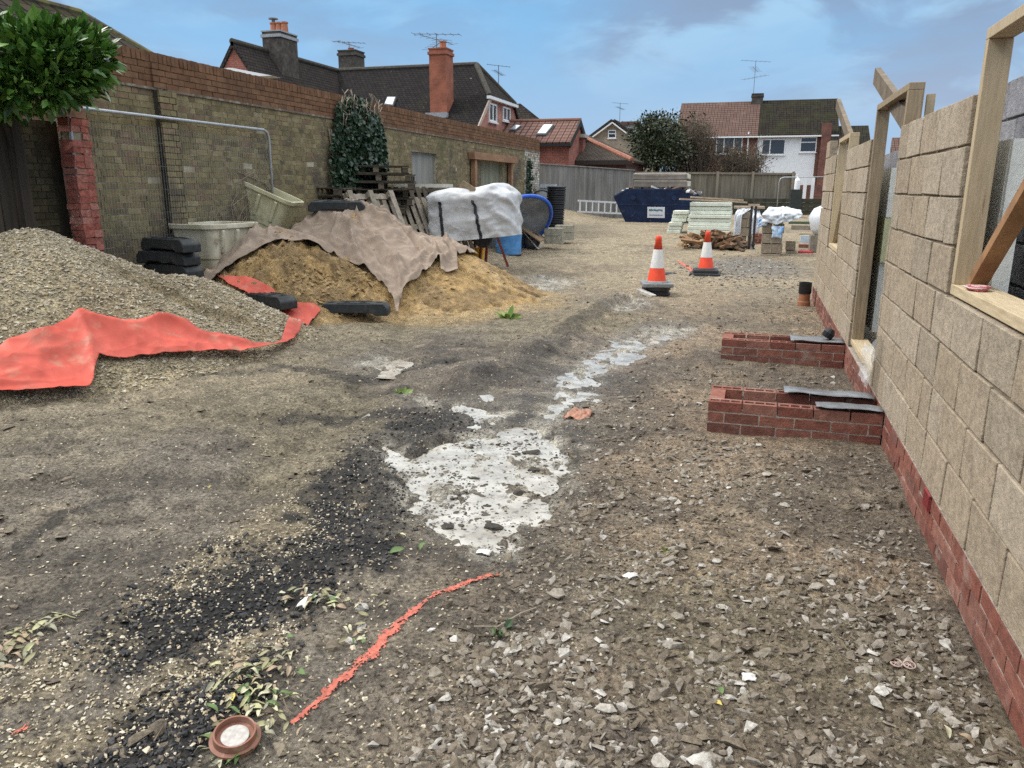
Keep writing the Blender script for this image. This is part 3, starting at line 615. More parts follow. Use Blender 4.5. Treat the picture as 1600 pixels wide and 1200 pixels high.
sheet('tarpaulin',tp,hgs,TARP,'large coral red plastic sheet folded along the foot of the gravel heap','tarpaulin',.016,.003,tarpw,0,.015)
hall=lambda x,y:np.maximum(hsand(x,y,False),hbase(x,y)+.03)
def t2w(x,y): return .045*(1-np.abs(2*fbm(x,y,2.2,3,511)-1))+.02*(1-np.abs(2*fbm(x,y,6,3,512)-1))-.02
for pl,lb in (([(338,436),(395,442),(428,460),(436,474),(400,474),(360,452)],'red sheet edge showing between gravel heap and sand heap'),([(430,500),(452,482),(492,480),(502,492),(490,502),(482,516),(470,514),(455,505)],'red sheet corner lying between two black rubber blocks')):
    sheet('tarpaulin',C2(pl,hall),hall,TARP,lb,'tarpaulin',.016,.003,t2w,0,.03)
# ================================================================ BRICKWORK
def bricks(mb,o,u,n,length,courses,v0=0.,bl=.215,bh=.065,jt=.01,depth=.03,bond='stretcher',holes=(),jit=.0025,seed=0,proud=0.,drop=0.,ramp=0.):
    rs=random.Random(seed); o=Vector([float(q) for q in o]);u=Vector(u);n=Vector(n);z=Vector((0,0,1)); hb=(bl-jt)/2
    for c in range(courses):
        a=v0+c*(bh+jt); p=-(bl+jt)/2*(c%2) if bond=='stretcher' else -(bl+jt)*.75*(c%2); i=c
        while p<length:
            w=bl if (bond=='stretcher' or i%2==0) else hb
            if bond=='soldier': w=bh
            s,e=max(p,0.),min(p+w,length); p+=w+jt; i+=1
            if e-s<.02: continue
            segs=[(s,e)]
            for (h0,h1,g0,g1) in holes:
                if a+bh>g0+.01 and a<g1-.01:
                    ns=[]
                    for x0,x1 in segs:
                        if x1<=h0 or x0>=h1: ns.append((x0,x1)); continue
                        if x0<h0: ns.append((x0,h0))
                        if x1>h1: ns.append((h1,x1))
                    segs=ns
            for x0,x1 in segs:
                if x1-x0<.015 or rs.random()<drop: continue
                f=proud+rs.uniform(-jit,jit)*1.4; hh=bh if bond!='soldier' else .215
                vs=[]
                for dd in (-depth,f):
                    for (uu,vv) in ((x0,a),(x1,a),(x1,a+hh),(x0,a+hh)):
                        vs.append(o+u*(uu+rs.uniform(-jit,jit))+z*(vv+ramp*uu+rs.uniform(-jit,jit))+n*(dd+(rs.uniform(-jit,jit) if dd==f else 0)))
                mb.add(vs,[(4,5,6,7),(0,1,5,4),(1,2,6,5),(2,3,7,6),(3,0,4,7)])
    return mb
OLDBRICK=mk('old_stock_brick',(.25,.2,.12),rough=.9,island=[(.19,.155,.082),(.235,.19,.10),(.205,.17,.088),(.16,.13,.07),(.265,.215,.12),(.195,.162,.08),(.22,.15,.095),(.14,.115,.068),(.225,.19,.098),(.29,.24,.145)],scale=3,amp=.35,coord='World',bump=.5,bscale=50,
   dirt=[((.10,.10,.042),.55,.52,.68,.6),((.075,.062,.05),.8,.54,.66,.8),((.19,.062,.045),.5,.62,.68,.75),((.33,.31,.27),2.6,.66,.74,.6)])
MORT=mk('old_lime_mortar',(.40,.36,.27),rough=.95,scale=2,amp=.45,coord='World',bump=.4,bscale=80,dirt=[((.15,.14,.09),.7,.45,.65,.7)])
REDCOPE=mk('red_brown_brick',(.2,.09,.05),rough=.9,island=[(.15,.076,.040),(.18,.093,.049),(.13,.066,.036),(.195,.108,.06),(.163,.084,.046)],scale=3,amp=.3,coord='World',bump=.3,bscale=60,dirt=[((.10,.062,.04),.8,.5,.7,.7)])
REDMORT=mk('red_wall_mortar',(.21,.125,.08),rough=.95,scale=3,amp=.25,coord='World')
WX=-7.3
def wallx(mb,y0,y1,z0,z1,x=WX,t=.3): mb.ab((x-t,y0,z0),(x,y1,z1))
bw=thing('boundary_wall','long old stock brick boundary wall with red brick top courses','wall',(WX,7.,0))
WIN=(16.2,17.62,.95,2.38); DR=(20.77,22.66,-.2,2.36)
b=MB(); o0=(WX,7.2,-.3); holes=[(WIN[0]-7.2,WIN[1]-7.2,WIN[2]+.3,WIN[3]+.3),(DR[0]-7.2,DR[1]-7.2,0,DR[3]+.3)]
bricks(b,o0,(0,1,0),(1,0,0),19.6,41,holes=holes,bond='flemish',seed=3,drop=.004,jit=.002); b.build('brickwork',OLDBRICK,bw,uv=False,fix=False)
m=MB(); zz=(-.3,2.775); x=WX-.0075
for y0,y1,z0,z1 in ((7.2,WIN[0],*zz),(WIN[0],WIN[1],zz[0],WIN[2]),(WIN[0],WIN[1],WIN[3],zz[1]),(WIN[1],DR[0],*zz),(DR[0],DR[1],DR[3],zz[1]),(DR[1],26.8,*zz)): wallx(m,y0,y1,z0,z1,x)
m.build('mortar_core',MORT,bw)
c=MB(); bricks(c,(WX,8.7,2.80),(0,1,0),(1,0,0),18.1,4,bond='stretcher',seed=5,jit=.002,proud=.01); bricks(c,(WX,7.0,2.80),(0,1,0),(1,0,0),1.45,4,seed=6,jit=.002,proud=.006)
bricks(c,(WX+.03,8.45,2.80),(0,1,0),(1,0,0),.25,4,seed=6,jit=.002)
c.build('red_brick_courses',REDCOPE,bw,uv=False,fix=False)
c=MB(); bricks(c,(WX,6.95,3.10),(0,1,0),(1,0,0),19.85,1,bond='soldier',bh=.065,seed=8,jit=.004,depth=.33,proud=.012); 
c2=MB()
k=len(c.v)
for i in range(k):
    vx,vy,vz=c.v[i]
    if vz>3.2: c.v[i]=(vx,vy,vz-.10)
c.build('brick_on_edge_coping',REDCOPE,bw,uv=False,fix=False)
m=MB(); m.ab((WX-.3,6.95,2.801),(WX-.004,26.8,3.20)); m.build('coping_core',REDMORT,bw)
e=MB(); e.ab((WX-.3,6.95,2.772),(WX+.022,26.8,2.80)); e.build('creasing_tiles',mk('creasing_tile',(.16,.13,.1),rough=.9,scale=9,amp=.5,coord='World',dirt=[((.3,.28,.24),4,.5,.62,.8)]),bw)
p=MB(); bricks(p,(WX+.10,8.45,-.3),(0,1,0),(1,0,0),.30,41,seed=9,bond='flemish'); p.build('pilaster',OLDBRICK,bw,uv=False,fix=False); p=MB(); p.ab((WX-.01,8.452,-.3),(WX+.094,8.748,2.77)); bricks(p,(WX+.005,8.45,-.3),(1,0,0),(0,-1,0),.09,41,seed=10,jit=.002); p.build('pilaster_core',mk('shaded_damp_brick',(.05,.046,.036),rough=.9,scale=5,amp=.4,coord='World'),bw,uv=False,fix=False)
# pilaster side above: its shade and damp are painted into the dark brick colour

w=MB(); bricks(w,(WX,25.0,.3),(0,1,0),(1,0,0),1.8,33,seed=12,bond='flemish',proud=.004,drop=.03); w.build('whitewashed_bricks',mk('flaking_whitewash',(.55,.55,.53),rough=.9,island=[(.55,.55,.54),(.36,.33,.28),(.62,.62,.61),(.28,.23,.16),(.46,.45,.42)],scale=4,amp=.4,coord='World',dirt=[((.2,.17,.11),2.2,.52,.6,.9)]),bw,uv=False,fix=False)
q=MB(); bricks(q,(WX,26.8,.2),(-1,0,0),(0,1,0),.3,38,seed=14); q.build('wall_end',OLDBRICK,bw,uv=False,fix=False)
GREYPLY=mk('weathered_plywood',(.25,.245,.23),rough=.85,cols=[(.2,.195,.18),(.3,.295,.275)],scale=2,stretch=(1,1,.15),amp=.3,coord='World',dirt=[((.17,.17,.11),1.2,.5,.7,.6)])
q=MB(); q.ab((WX-.13,WIN[0],WIN[2]),(WX-.10,WIN[1],WIN[3])); q.build('boarded_window',GREYPLY,bw)
q=MB(); q.ab((WX-.13,DR[0],-.2),(WX-.10,DR[1],DR[3])); tagp=q.build('boarded_door',mk('green_grey_ply',(.21,.21,.15),rough=.85,cols=[(.17,.17,.12),(.25,.25,.185)],scale=2,stretch=(1,1,.15),amp=.3,coord='World'),bw)
TAN=mk('tan_timber',(.3,.17,.1),rough=.75,cols=[(.22,.115,.065),(.33,.19,.11)],scale=3,stretch=(1,.2,1),amp=.3,coord='World')
df=thing('propped_door_frame','orange brown timber door surround fixed to the old brick wall','door frame',(WX,21.6,0))
q=MB(); q.ab((WX+.02,19.7,2.33),(WX+.2,23.55,2.52)); q.build('lintel',TAN,df,bevel=.006)
for y in (19.86,23.1):
    q=MB(); q.ab((WX+.025,y,.1),(WX+.15,y+.16,2.328)); q.build('post',TAN,df,bevel=.006)
# near end of the wall: red jamb, set back piece, old gate
jb=thing('broken_red_pier','broken red brick pier with missing bricks beside the dark gate','brick pier',(WX,6.8,0))
RAWRED=mk('broken_red_brick',(.35,.12,.09),rough=.95,island=[(.33,.10,.075),(.40,.14,.105),(.28,.085,.065),(.42,.19,.15),(.36,.115,.09)],scale=9,amp=.4,coord='World',bump=.9,bscale=35,dirt=[((.45,.36,.31),5,.58,.66,.7),((.12,.06,.05),4,.62,.7,.7)])
q=MB(); rs=random.Random(4)
for c in range(29):
    z=.15+c*.075; w0=rs.uniform(-.03,.03)
    if c==26: q.box((WX+.07,7.17,z+.033),(.18,.1,.066),jit=.005)
    else:
        q.box((WX+.07+rs.uniform(-.008,.008),7.04+w0*.3,z+.034),(.18,.14,.07),jit=.009); q.box((WX+.07+rs.uniform(-.008,.008),7.165,z+.034),(.18,.11,.07),jit=.009)
q.build('red_brick_face',RAWRED,jb,uv=False)
q=MB(); q.ab((WX+.0,7.0,-.1),(WX+.14,7.2,2.3)); q.build('pier_core',MORT,jb)
q=MB(); 
for c in (0,1): q.box((WX+.03,7.08,2.36+c*.075),(.24,.25-.05*c,.066),jit=.006)
q.build('loose_bricks',mk('loose_brown_brick',(.22,.12,.075),rough=.9,scale=6,amp=.4,coord='World'),jb)
sb=thing('garden_side_wall','dark mossy brick wall set back between the gate and red pier','wall',(WX-.4,6.,0))
q=MB(); bricks(q,(WX-.2,6.6,-.1),(0,1,0),(1,0,0),.39,32,seed=21,bond='flemish'); bricks(q,(WX-.2,7.17,-.1),(1,0,0),(0,-1,0),.2,44,seed=22,depth=.02); q.build('brickwork',mk('dark_mossy_brick',(.09,.075,.05),rough=.95,island=[(.07,.058,.035),(.1,.085,.05),(.06,.055,.032),(.12,.1,.065)],scale=3,amp=.4,coord='World',bump=.5,bscale=50),sb,uv=False,fix=False)
q=MB(); q.ab((WX-.5,6.6,-.1),(WX-.206,7.14,2.3)); q.build('mortar_core',mk('dark_mossy_mortar',(.06,.052,.036),rough=.95,amp=.4,coord='World'),sb)
DARKWOOD=mk('dark_gate_timber',(.06,.048,.036),rough=.9,cols=[(.04,.032,.025),(.085,.068,.05)],scale=4,stretch=(1,1,.08),amp=.5,coord='World',bump=.3)
gt=thing('old_timber_gate','dark weathered vertical board gate under the laurel','gate',(WX-.2,4.6,0))
q=MB()
for i in range(12): q.ab((WX-.2+rs.uniform(-.01,.01),4.5+i*.163,0.),(WX-.165+rs.uniform(-.008,.008),4.5+i*.163+.15,2.3))
q.build('boards',DARKWOOD,gt)
q=MB(); q.ab((WX-.22,6.46,0),(WX-.08,6.58,2.4)); q.build('gate_post',DARKWOOD,gt)
# ================================================================ LEFT GARAGE ROOF
TILEDARK=mk_roof('weathered_concrete_tiles',(.034,.028,.023),(.048,.039,.03),(.055,.05,.02),row=.30,wid=.3,mossamt=(.5,.72),wave=True)
gh=thing('tiled_outbuilding','low building with mossy brown tiled hip roof behind the laurel','building',(-12,4,0))
ra=PXp(125,20,-11.6); RZ=ra[2]; ry=ra[1]; ez=3.0; run=(RZ-ez)/.62
hx0,hx1=-11.6-run,-11.6+run
ye=PXp(255,93,-9.6)[1]+1.3
A=(-11.6,-6,RZ);B=(-11.6,ry,RZ)
q=MB(); q.slab([(hx1,-6,ez),(hx1,ye,ez),B,A],.08); q.slab([(hx0,ye,ez),(hx0,-6,ez),A,B],.08); q.slab([(hx1,ye,ez),(hx0,ye,ez),B],.08); q.build('roof',TILEDARK,gh)
q=MB(); q.tube([A,(B[0],B[1],B[2])],.07,8); q.tube([B,(hx1,ye,ez)],.06,8); q.build('ridge_tiles',mk('mossy_ridge',(.075,.066,.048),rough=.9,scale=4,amp=.5,coord='World',dirt=[((.16,.15,.05),2,.45,.6,.8)]),gh)
q=MB(); q.ab((hx0+.3,-6,0),(hx1-.3,ye-.3,ez)); q.build('walls',mk_brick('plain_brown_brick',(.2,.11,.07),(.17,.09,.06),(.3,.26,.2)),gh)
# ================================================================ HOUSES BEHIND THE WALL
SLATE=mk_roof('dark_clay_tiles',(.017,.0155,.016),(.026,.023,.022),(.035,.035,.022),row=.16,wid=.2,mossamt=(.56,.8))
SLATE2=mk_roof('grey_brown_tiles',(.030,.026,.025),(.045,.038,.034),(.045,.042,.027),row=.16,wid=.2,mossamt=(.5,.75))
HB=mk_brick('red_house_brick',(.33,.095,.06),(.27,.075,.05),(.3,.22,.18)); PINKB=mk_brick('pink_house_brick',(.42,.17,.12),(.36,.14,.1),(.42,.3,.25))
CHB=mk_brick('orange_chimney_brick',(.36,.115,.065),(.30,.092,.052),(.27,.13,.085),bump=.2); SOOT=mk('sooty_brick',(.085,.075,.065),rough=.95,scale=3,amp=.5,coord='World',cols=[(.055,.05,.045),(.12,.105,.09)],bump=.5,bscale=25)
UPVC=mk('white_upvc',(.78,.79,.8),rough=.35,amp=.06); GLASS=mk('house_glass',(.03,.037,.045),rough=.06,spec=.8,amp=.1); LEAD=mk('lead_flashing',(.32,.34,.36),rough=.55,amp=.3); TERRA=mk('terracotta_pot',(.42,.17,.1),rough=.8,amp=.3,coord='World')
STEEL=mk('aerial_metal',(.2,.21,.22),rough=.5,metal=.6,amp=.1); RIDGE=mk('dark_ridge_tile',(.06,.055,.045),rough=.9,amp=.5,scale=4,coord='World')
def part(mb,name,mat,parent,**k): return mb.build(name,mat,parent,**k)
def window(root,ax,a0,a1,z0,z1,d,mull=(.5,),tran=(),out=-1,name='window'):
    """ax 'y': lies in a plane of constant y=d; ax 'x': constant x=d. out = which way is outside"""
    def bx(mb,p0,p1,q0,q1,r0,r1): mb.ab(*((p0,r0,q0),(p1,r1,q1)) if ax=='y' else ((r0,p0,q0),(r1,p1,q1)))
    f=.07; fr=MB(); o0,o1=sorted((d-.05*out,d+.06*out))
    bx(fr,a0,a1,z0,z0+f,o0,o1); bx(fr,a0,a1,z1-f,z1,o0,o1); bx(fr,a0,a0+f,z0+f,z1-f,o0,o1); bx(fr,a1-f,a1,z0+f,z1-f,o0,o1)
    for t in mull: c=a0+(a1-a0)*t; bx(fr,c-f*.6,c+f*.6,z0+f,z1-f,o0,o1)
    for t in tran: c=z0+(z1-z0)*t; bx(fr,a0+f,a1-f,c-f*.5,c+f*.5,o0+.004,o1-.004)
    w=part(fr,name,UPVC,root); g=MB(); g0,g1=sorted((d,d+.015*out)); bx(g,a0+f*.5,a1-f*.5,z0+f*.5,z1-f*.5,g0,g1); part(g,'glass',GLASS,w)
    s=MB(); s0,s1=sorted((d,d+.12*out)); bx(s,a0-.05,a1+.05,z0-.07,z0-.003,s0,s1); part(s,'sill',UPVC,w); return w
def aerial(p,h,label,n=2,tilt=.3,s=1.):
    r=thing('tv_aerial',label,'aerial',p); q=MB(); x,y,z=[float(v) for v in p]; q.tube([p,(x,y,z+h)],.022,5); part(q,'mast',STEEL,r)
    for i in range(n):
        q=MB(); zz=z+h*(1-.22*i)-.03; a=tilt+i*1.1; dx,dy=math.cos(a)*.62*s,math.sin(a)*.62*s
        q.tube([(x-dx,y-dy,zz+.05),(x+dx,y+dy,zz-.05)],.014,4)
        for k in range(7):
            t=-1+k/3; q.tube([(x+dx*t-dy*.3,y+dy*t+dx*.3,zz-.05*t),(x+dx*t+dy*.3,y+dy*t-dx*.3,zz-.05*t)],.009,4)
        part(q,'antenna_boom',STEEL,r,uv=False)
    return r
def pots(root,par,c,n,dx,dy,h=.42,cowl=False):
    for i in range(n):
        q=MB(); x,y=c[0]+dx*(i-(n-1)/2),c[1]+dy*(i-(n-1)/2)
        q.lathe([(.16,0),(.135,h*.85),(.165,h*.86),(.165,h)],12,(x,y,c[2])); part(q,'chimney_pot',TERRA,par,smooth=False)
        if cowl and i==0: q=MB(); q.lathe([(.07,h),(.07,h+.12),(.2,h+.13),(.2,h+.17),(.03,h+.2)],12,(x,y,c[2])); part(q,'cowl',STEEL,par)
lh=thing('long_brick_house','long dark roofed brick house with gable and tall chimneys behind the wall','house',(-15,30,0))
A=PD(365,65,30.6); ax_,ay,zr=A; pit=1.42; hs=3.6; be=PXp(548,110,ax_)[1]+2.5; ez=zr-hs*pit
q=MB(); q.slab([(ax_+hs,ay-.12,ez),(ax_+hs,be,ez),(ax_,be,zr),(ax_,ay-.12,zr)],.12); q.slab([(ax_-hs,be,ez),(ax_-hs,ay-.12,ez),(ax_,ay-.12,zr),(ax_,be,zr)],.12); part(q,'roof',SLATE2,lh)
q=MB(); q.prism([(ax_-hs+.1,0),(ax_+hs-.1,0),(ax_+hs-.1,ez),(ax_,zr-.13),(ax_-hs+.1,ez)],ay,be); part(q,'walls',HB,lh)
q=MB(); q.tube([(ax_,ay-.12,zr),(ax_,be,zr)],.12,8); part(q,'ridge_tiles',RIDGE,lh)
q=MB(); zc=PYp(372,113,ay-.2)[2]; q.prism([(ax_-1.4,zc-.25),(ax_+2.1,zc-.25),(ax_+.3,zc+.1),(ax_-1.2,zc+.1)],ay-.7,ay-.02); part(q,'bay_roof',UPVC,lh)
C=PZ(553,109,zr); D=PZ(745,101,zr); Yr=(C[1]+D[1])/2; E=PZ(765,149,zr-1.6); xg=E[0]; sl=1.6/max(.4,(Yr-E[1])); yb=Yr+(Yr-E[1]); ye0=Yr-(zr-2.6)/sl
D=(D[0],Yr,zr); xl=ax_-1
q=MB(); q.slab([(xl,ye0,2.6),(xg,ye0,2.6),(xg,E[1],E[2]),D,(xl,Yr,zr)],.12); part(q,'wing_roof',SLATE,lh)
q=MB(); q.slab([(xg,2*Yr-ye0,2.6),(xl,2*Yr-ye0,2.6),(xl,Yr,zr),D,(xg,yb,E[2])],.12); q.slab([(xg,E[1],E[2]),(xg,yb,E[2]),D],.12); part(q,'hip_roof',SLATE2,lh)
q=MB(); q.tube([(xl,Yr,zr),D],.12,8); q.tube([D,(xg,E[1],E[2])],.12,8); q.tube([D,(xg,yb,E[2])],.12,8); part(q,'wing_ridge_tiles',RIDGE,lh)
q=MB(); q.prism([(ye0+.1,0),(2*Yr-ye0-.1,0),(2*Yr-ye0-.1,2.5),(yb-.06,E[2]-.05),(E[1]+.06,E[2]-.05),(ye0+.1,2.5)],xl,xg-.1,swap=True); part(q,'gable_wall',PINKB,lh)
q=MB(); q.ab((xg-.05,E[1]-.25,E[2]-.16),(xg+.12,yb+.2,E[2]-.03)); part(q,'gutter',UPVC,lh)
q=MB(); q.slab([(xg+.06,ye0,2.6),(xg+.06,ye0+.18,2.6),(xg+.06,E[1]+.12,E[2]-.2),(xg+.06,E[1],E[2]-.05)],.12); part(q,'verge_board',mk('painted_verge',(.45,.36,.3),rough=.6),lh)
for (x0,y0,x1,y1) in ((763,160,775,192),(785,166,796,191)):
    a=PXp(x0,y0,xg-.1); b_=PXp(x1,y1,xg-.1); window(lh,'x',a[1],b_[1],b_[2],a[2],xg-.1,out=1)
# roof light and stacks
def on_slope(px,py):
    d=ray(px,py); # plane through ridge: z-zr = sl*(y-Yr)
    t=(zr-EYE-sl*Yr)/(d[2]-sl*d[1]); return EYEP+d*t
def rooflight(root,p,plane='y',name='rooflight'):
    n=Vector((Vector(p[1])-Vector(p[0])).cross(Vector(p[3])-Vector(p[0]))).normalized()
    if n.z<0: n=-n
    P=[Vector([float(v) for v in t])+n*.1 for t in p]; q=MB(); q.slab(P,.12) if (P[1]-P[0]).cross(P[2]-P[0]).dot(n)>0 else q.slab(P[::-1],.12); f=part(q,name,mk('rooflight_frame',(.11,.115,.12),rough=.5),root)
    c=sum(P,Vector())/4; Q=[c+(v-c)*.84+n*.02 for v in P]; q=MB(); (q.slab(Q,.03) if (Q[1]-Q[0]).cross(Q[2]-Q[0]).dot(n)>0 else q.slab(Q[::-1],.03)); part(q,'glass',mk('rooflight_glass',(.55,.6,.65),rough=.05,spec=1.,metal=.6,amp=.05),f)
rooflight(lh,[on_slope(601,166),on_slope(615,168),on_slope(620,154),on_slope(606,154)])
def chimney(root,px0,px1,pyt,pyb,Y,wd,mat,capmat,name='chimney'):
    a=PYp(px0,pyt,Y);b_=PYp(px1,pyt,Y); zb=PYp((px0+px1)/2,pyb,Y)[2]; x0,x1,zt=a[0],b_[0],a[2]
    q=MB(); q.ab((x0,Y,zb),(x1,Y+wd,zt)); ch=part(q,name,mat,root)
    q=MB(); q.ab((x0-.05,Y-.05,zt-.22),(x1+.05,Y+wd+.05,zt-.1)); q.ab((x0-.03,Y-.03,zt),(x1+.03,Y+wd+.03,zt+.05)); part(q,'chimney_cap',capmat,ch)
    return ch,((x0+x1)/2,Y+wd/2,zt+.05)
ch,t=chimney(lh,409,437,50,125,PXp(423,80,ax_)[1]-.3,1.3,SOOT,LEAD); pots(lh,ch,t,3,.26,0.,.42,True)
ch,t=chimney(lh,528,555,80,128,be-2.9,.95,SOOT,SOOT); pots(lh,ch,t,1,.3,0,.15); aerial((t[0]-.1,t[1],t[2]),.45,'tv aerial on the dark square chimney stack',2,.2,1.3)
yc=on_slope(690,178)[1]; ch,t=chimney(lh,670,697,77,186,yc-.1,.8,CHB,CHB); pots(lh,ch,(t[0]+.1,t[1],t[2]),1,.3,0,.32); aerial((t[0]-.32,t[1]+.3,t[2]-.3),1.0,'tall tv aerial beside the orange brick chimney',3,.1,1.7)
q=MB(); f=PYp(683,180,yc-.2); q.ab((f[0]-.5,yc-.35,f[2]-.12),(f[0]+.5,yc-.12,f[2]+.1)); part(q,'lead_apron',LEAD,lh)
aerial(PZ(779,152,zr-1.2),1.5,'thin tv aerial right of the half hipped brick gable',2,.4,.9)
rw=thing('rear_tiled_wing','plain dark tiled roof rising just right of the brick gable','house',(xg+3,38,0))
p0=PD(800,157,39);p1=PD(846,189,39); q=MB(); q.slab([(p0[0]-3,p0[1]-.2,p1[2]-1),(p1[0]+1,p0[1]-.2,p1[2]-1),(p1[0],p0[1]+.5,p1[2]),(p0[0],p0[1]+1.5,p0[2]),(p0[0]-3,p0[1]+1.5,p0[2])],.2); part(q,'roof',SLATE2,rw)
q=MB(); q.ab((p0[0]-3,p0[1]+.1,0),(p1[0]+.6,p0[1]+4,p1[2]-1.1)); part(q,'walls',PINKB,rw)
# single storey extension with pantiles
PANT=mk_roof('brown_pantiles',(.19,.115,.095),(.155,.09,.075),(.25,.18,.15),row=.34,wid=.3,mossamt=(.6,.8),wave=True)
ex=thing('pantiled_extension','single storey extension with brown pantiled roof and two rooflights','building',(-9,38,0))
Yx=37.5; a=PYp(778,190,Yx); b_=PYp(908,188,Yx); zx=(a[2]+b_[2])/2; ye=Yx-2.2; e1=PYp(878,222,ye); ze=e1[2]; xr=b_[0]; xl_=a[0]-2
q=MB(); q.slab([(xl_,ye,ze),(xr,ye,ze),(xr,Yx,zx),(xl_,Yx,zx)],.1); q.slab([(xr,Yx+2.2,ze),(xl_,Yx+2.2,ze),(xl_,Yx,zx),(xr,Yx,zx)],.1); part(q,'roof',PANT,ex)
q=MB(); q.tube([(xl_,Yx,zx),(xr,Yx,zx)],.1,8); part(q,'ridge_tiles',mk('brown_ridge',(.17,.085,.06),rough=.85,amp=.4,coord='World'),ex)
q=MB(); q.slab([(xr+.01,ye-.05,ze-.1),(xr+.01,ye+.15,ze-.25),(xr+.01,Yx,zx-.25),(xr+.01,Yx+2.05,ze-.25),(xr+.01,Yx+2.25,ze-.1),(xr+.01,Yx,zx+.04)],.08); part(q,'verge_board',mk('dark_verge',(.03,.025,.022),rough=.7),ex)
q=MB(); q.prism([(ye+.25,0),(Yx+2.,0),(Yx+2.,ze-.12),(Yx,zx-.14),(ye+.25,ze-.12)],xl_,xr-.1,swap=True); part(q,'walls',HB,ex)
q=MB(); q.ab((xl_,ye-.1,ze-.18),(xr,ye,ze-.07)); part(q,'gutter',mk('black_gutter',(.02,.02,.022),rough=.4),ex)
def on_ex(px,py):
    d=ray(px,py); s=(zx-ze)/2.2; t=(zx-EYE-s*Yx)/(d[2]-s*d[1]); return EYEP+d*t
for r in ([(838,213),(853,213),(866,197),(850,197)],[(796,206),(806,206),(815,199),(805,198)]): rooflight(ex,[on_ex(*t) for t in r])
# hipped bungalow
bu=thing('hipped_bungalow','low brick bungalow with hipped dark roof and red ridge tiles behind fence','building',(-7,38,0))
Yb=39.2; ap=PYp(902,211,Yb+.6); ez=PYp(845,251,Yb-2.4)[2]; x0=PYp(836,250,Yb-2.4)[0]; x1=PYp(987,258,Yb-2.4)[0]; cx=ap[0]
q=MB(); Pk=(cx,Yb+.6,ap[2]); Pk2=(cx+.5,Yb+1.4,ap[2]); q.slab([(x0,Yb-2.4,ez),(x1,Yb-2.4,ez),Pk],.1); q.slab([(x1,Yb-2.4,ez),(x1,Yb+4,ez),Pk2,Pk],.1); q.slab([(x0,Yb+4,ez),(x0,Yb-2.4,ez),Pk,Pk2],.1); part(q,'roof',mk_roof('bungalow_tiles',(.06,.05,.042),(.08,.066,.054),(.08,.07,.05),row=.16,wid=.2),bu)
q=MB(); q.tube([Pk,(x0,Yb-2.4,ez)],.13,8); q.tube([Pk,(x1,Yb-2.4,ez)],.13,8); part(q,'hip_tiles',mk('red_hip_tile',(.3,.13,.085),rough=.85,amp=.5,scale=5,coord='World'),bu)
q=MB(); q.ab((x0+.3,Yb-2.1,0),(x1-.3,Yb+3.7,ez-.05)); part(q,'walls',mk_brick('dark_red_brick',(.12,.045,.035),(.1,.04,.03),(.15,.1,.08)),bu)
q=MB(); q.ab((x0,Yb-2.45,ez-.2),(x1,Yb-2.3,ez-.03)); part(q,'fascia',mk('brown_fascia',(.035,.025,.02),rough=.6),bu)
q=MB(); a=PYp(891,248,Yb-1.5);c=PYp(911,215,Yb-1.5); q.ab((a[0],Yb-1.5,a[2]-.4),(c[0],Yb-.9,c[2])); chb=part(q,'chimney',mk_brick('stack_brick',(.25,.065,.045),(.2,.055,.04),(.3,.22,.18)),bu)
q=MB(); q.ab((a[0]-.1,Yb-1.6,c[2]+.002),(c[0]+.1,Yb-.8,c[2]+.16)); part(q,'chimney_cap',mk('concrete_cap',(.42,.37,.31),rough=.9),chb)
q=MB(); a2=PYp(897,214,Yb-1.3);c2=PYp(906,188,Yb-1.3); q.ab((a2[0],Yb-1.4,c[2]+.162),(c2[0],Yb-1.1,c2[2])); part(q,'upper_stack',HB,chb)
# pale gable house
gbl=thing('pale_gable_house','pale stone gabled house with one small white window far behind fence','house',(-12,64,0))
Yg=62.; a=PYp(958,192,Yg);l_=PYp(905,231,Yg);r_=PYp(1010,231,Yg); BUFF=mk_brick('buff_brick',(.36,.30,.22),(.31,.25,.19),(.38,.33,.27),bump=.1)
q=MB(); q.prism([(l_[0],0),(r_[0],0),(r_[0],r_[2]),(a[0],a[2]),(l_[0],l_[2])],Yg,Yg+9); part(q,'walls',BUFF,gbl)
q=MB()
for e in (l_,r_): q.slab([(a[0],Yg-.25,a[2]+.1),(e[0],Yg-.25,e[2]+.1),(e[0],Yg+9.2,e[2]+.1),(a[0],Yg+9.2,a[2]+.1)][::(1 if e is l_ else -1)],.2)
part(q,'roof',SLATE2,gbl)
q=MB()
for e in (l_,r_): q.beam((a[0],Yg-.3,a[2]+.0),(e[0],Yg-.3,e[2]+.0),.08,.3,(0,1,0))
part(q,'barge_board',UPVC,gbl); a=PYp(950,216,Yg-.02);c=PYp(963,203,Yg-.02); window(gbl,'y',a[0],c[0],a[2],c[2],Yg-.02,(),(.55,))
q=MB(); a=PYp(974,216,Yg+1.5);c=PYp(993,195,Yg+1.5); q.ab((a[0],Yg+1.5,a[2]-1),(c[0],Yg+5,c[2])); dm=part(q,'dormer',UPVC,gbl); q=MB(); q.ab((a[0]-.2,Yg+1.3,c[2]+.003),(c[0]+.2,Yg+5.2,c[2]+.25)); part(q,'dormer_roof',mk('brown_flat_roof',(.16,.085,.065),rough=.8),dm)
q=MB(); q.ab((a[0]+.15,Yg+1.47,a[2]-.6),(c[0]-.15,Yg+1.5,c[2]-.25)); part(q,'dormer_pane',GLASS,dm)
aerial(PYp(968,195,Yg+.5),1.6,'tv aerial on the ridge of the pale gable house',2,.2,1.)
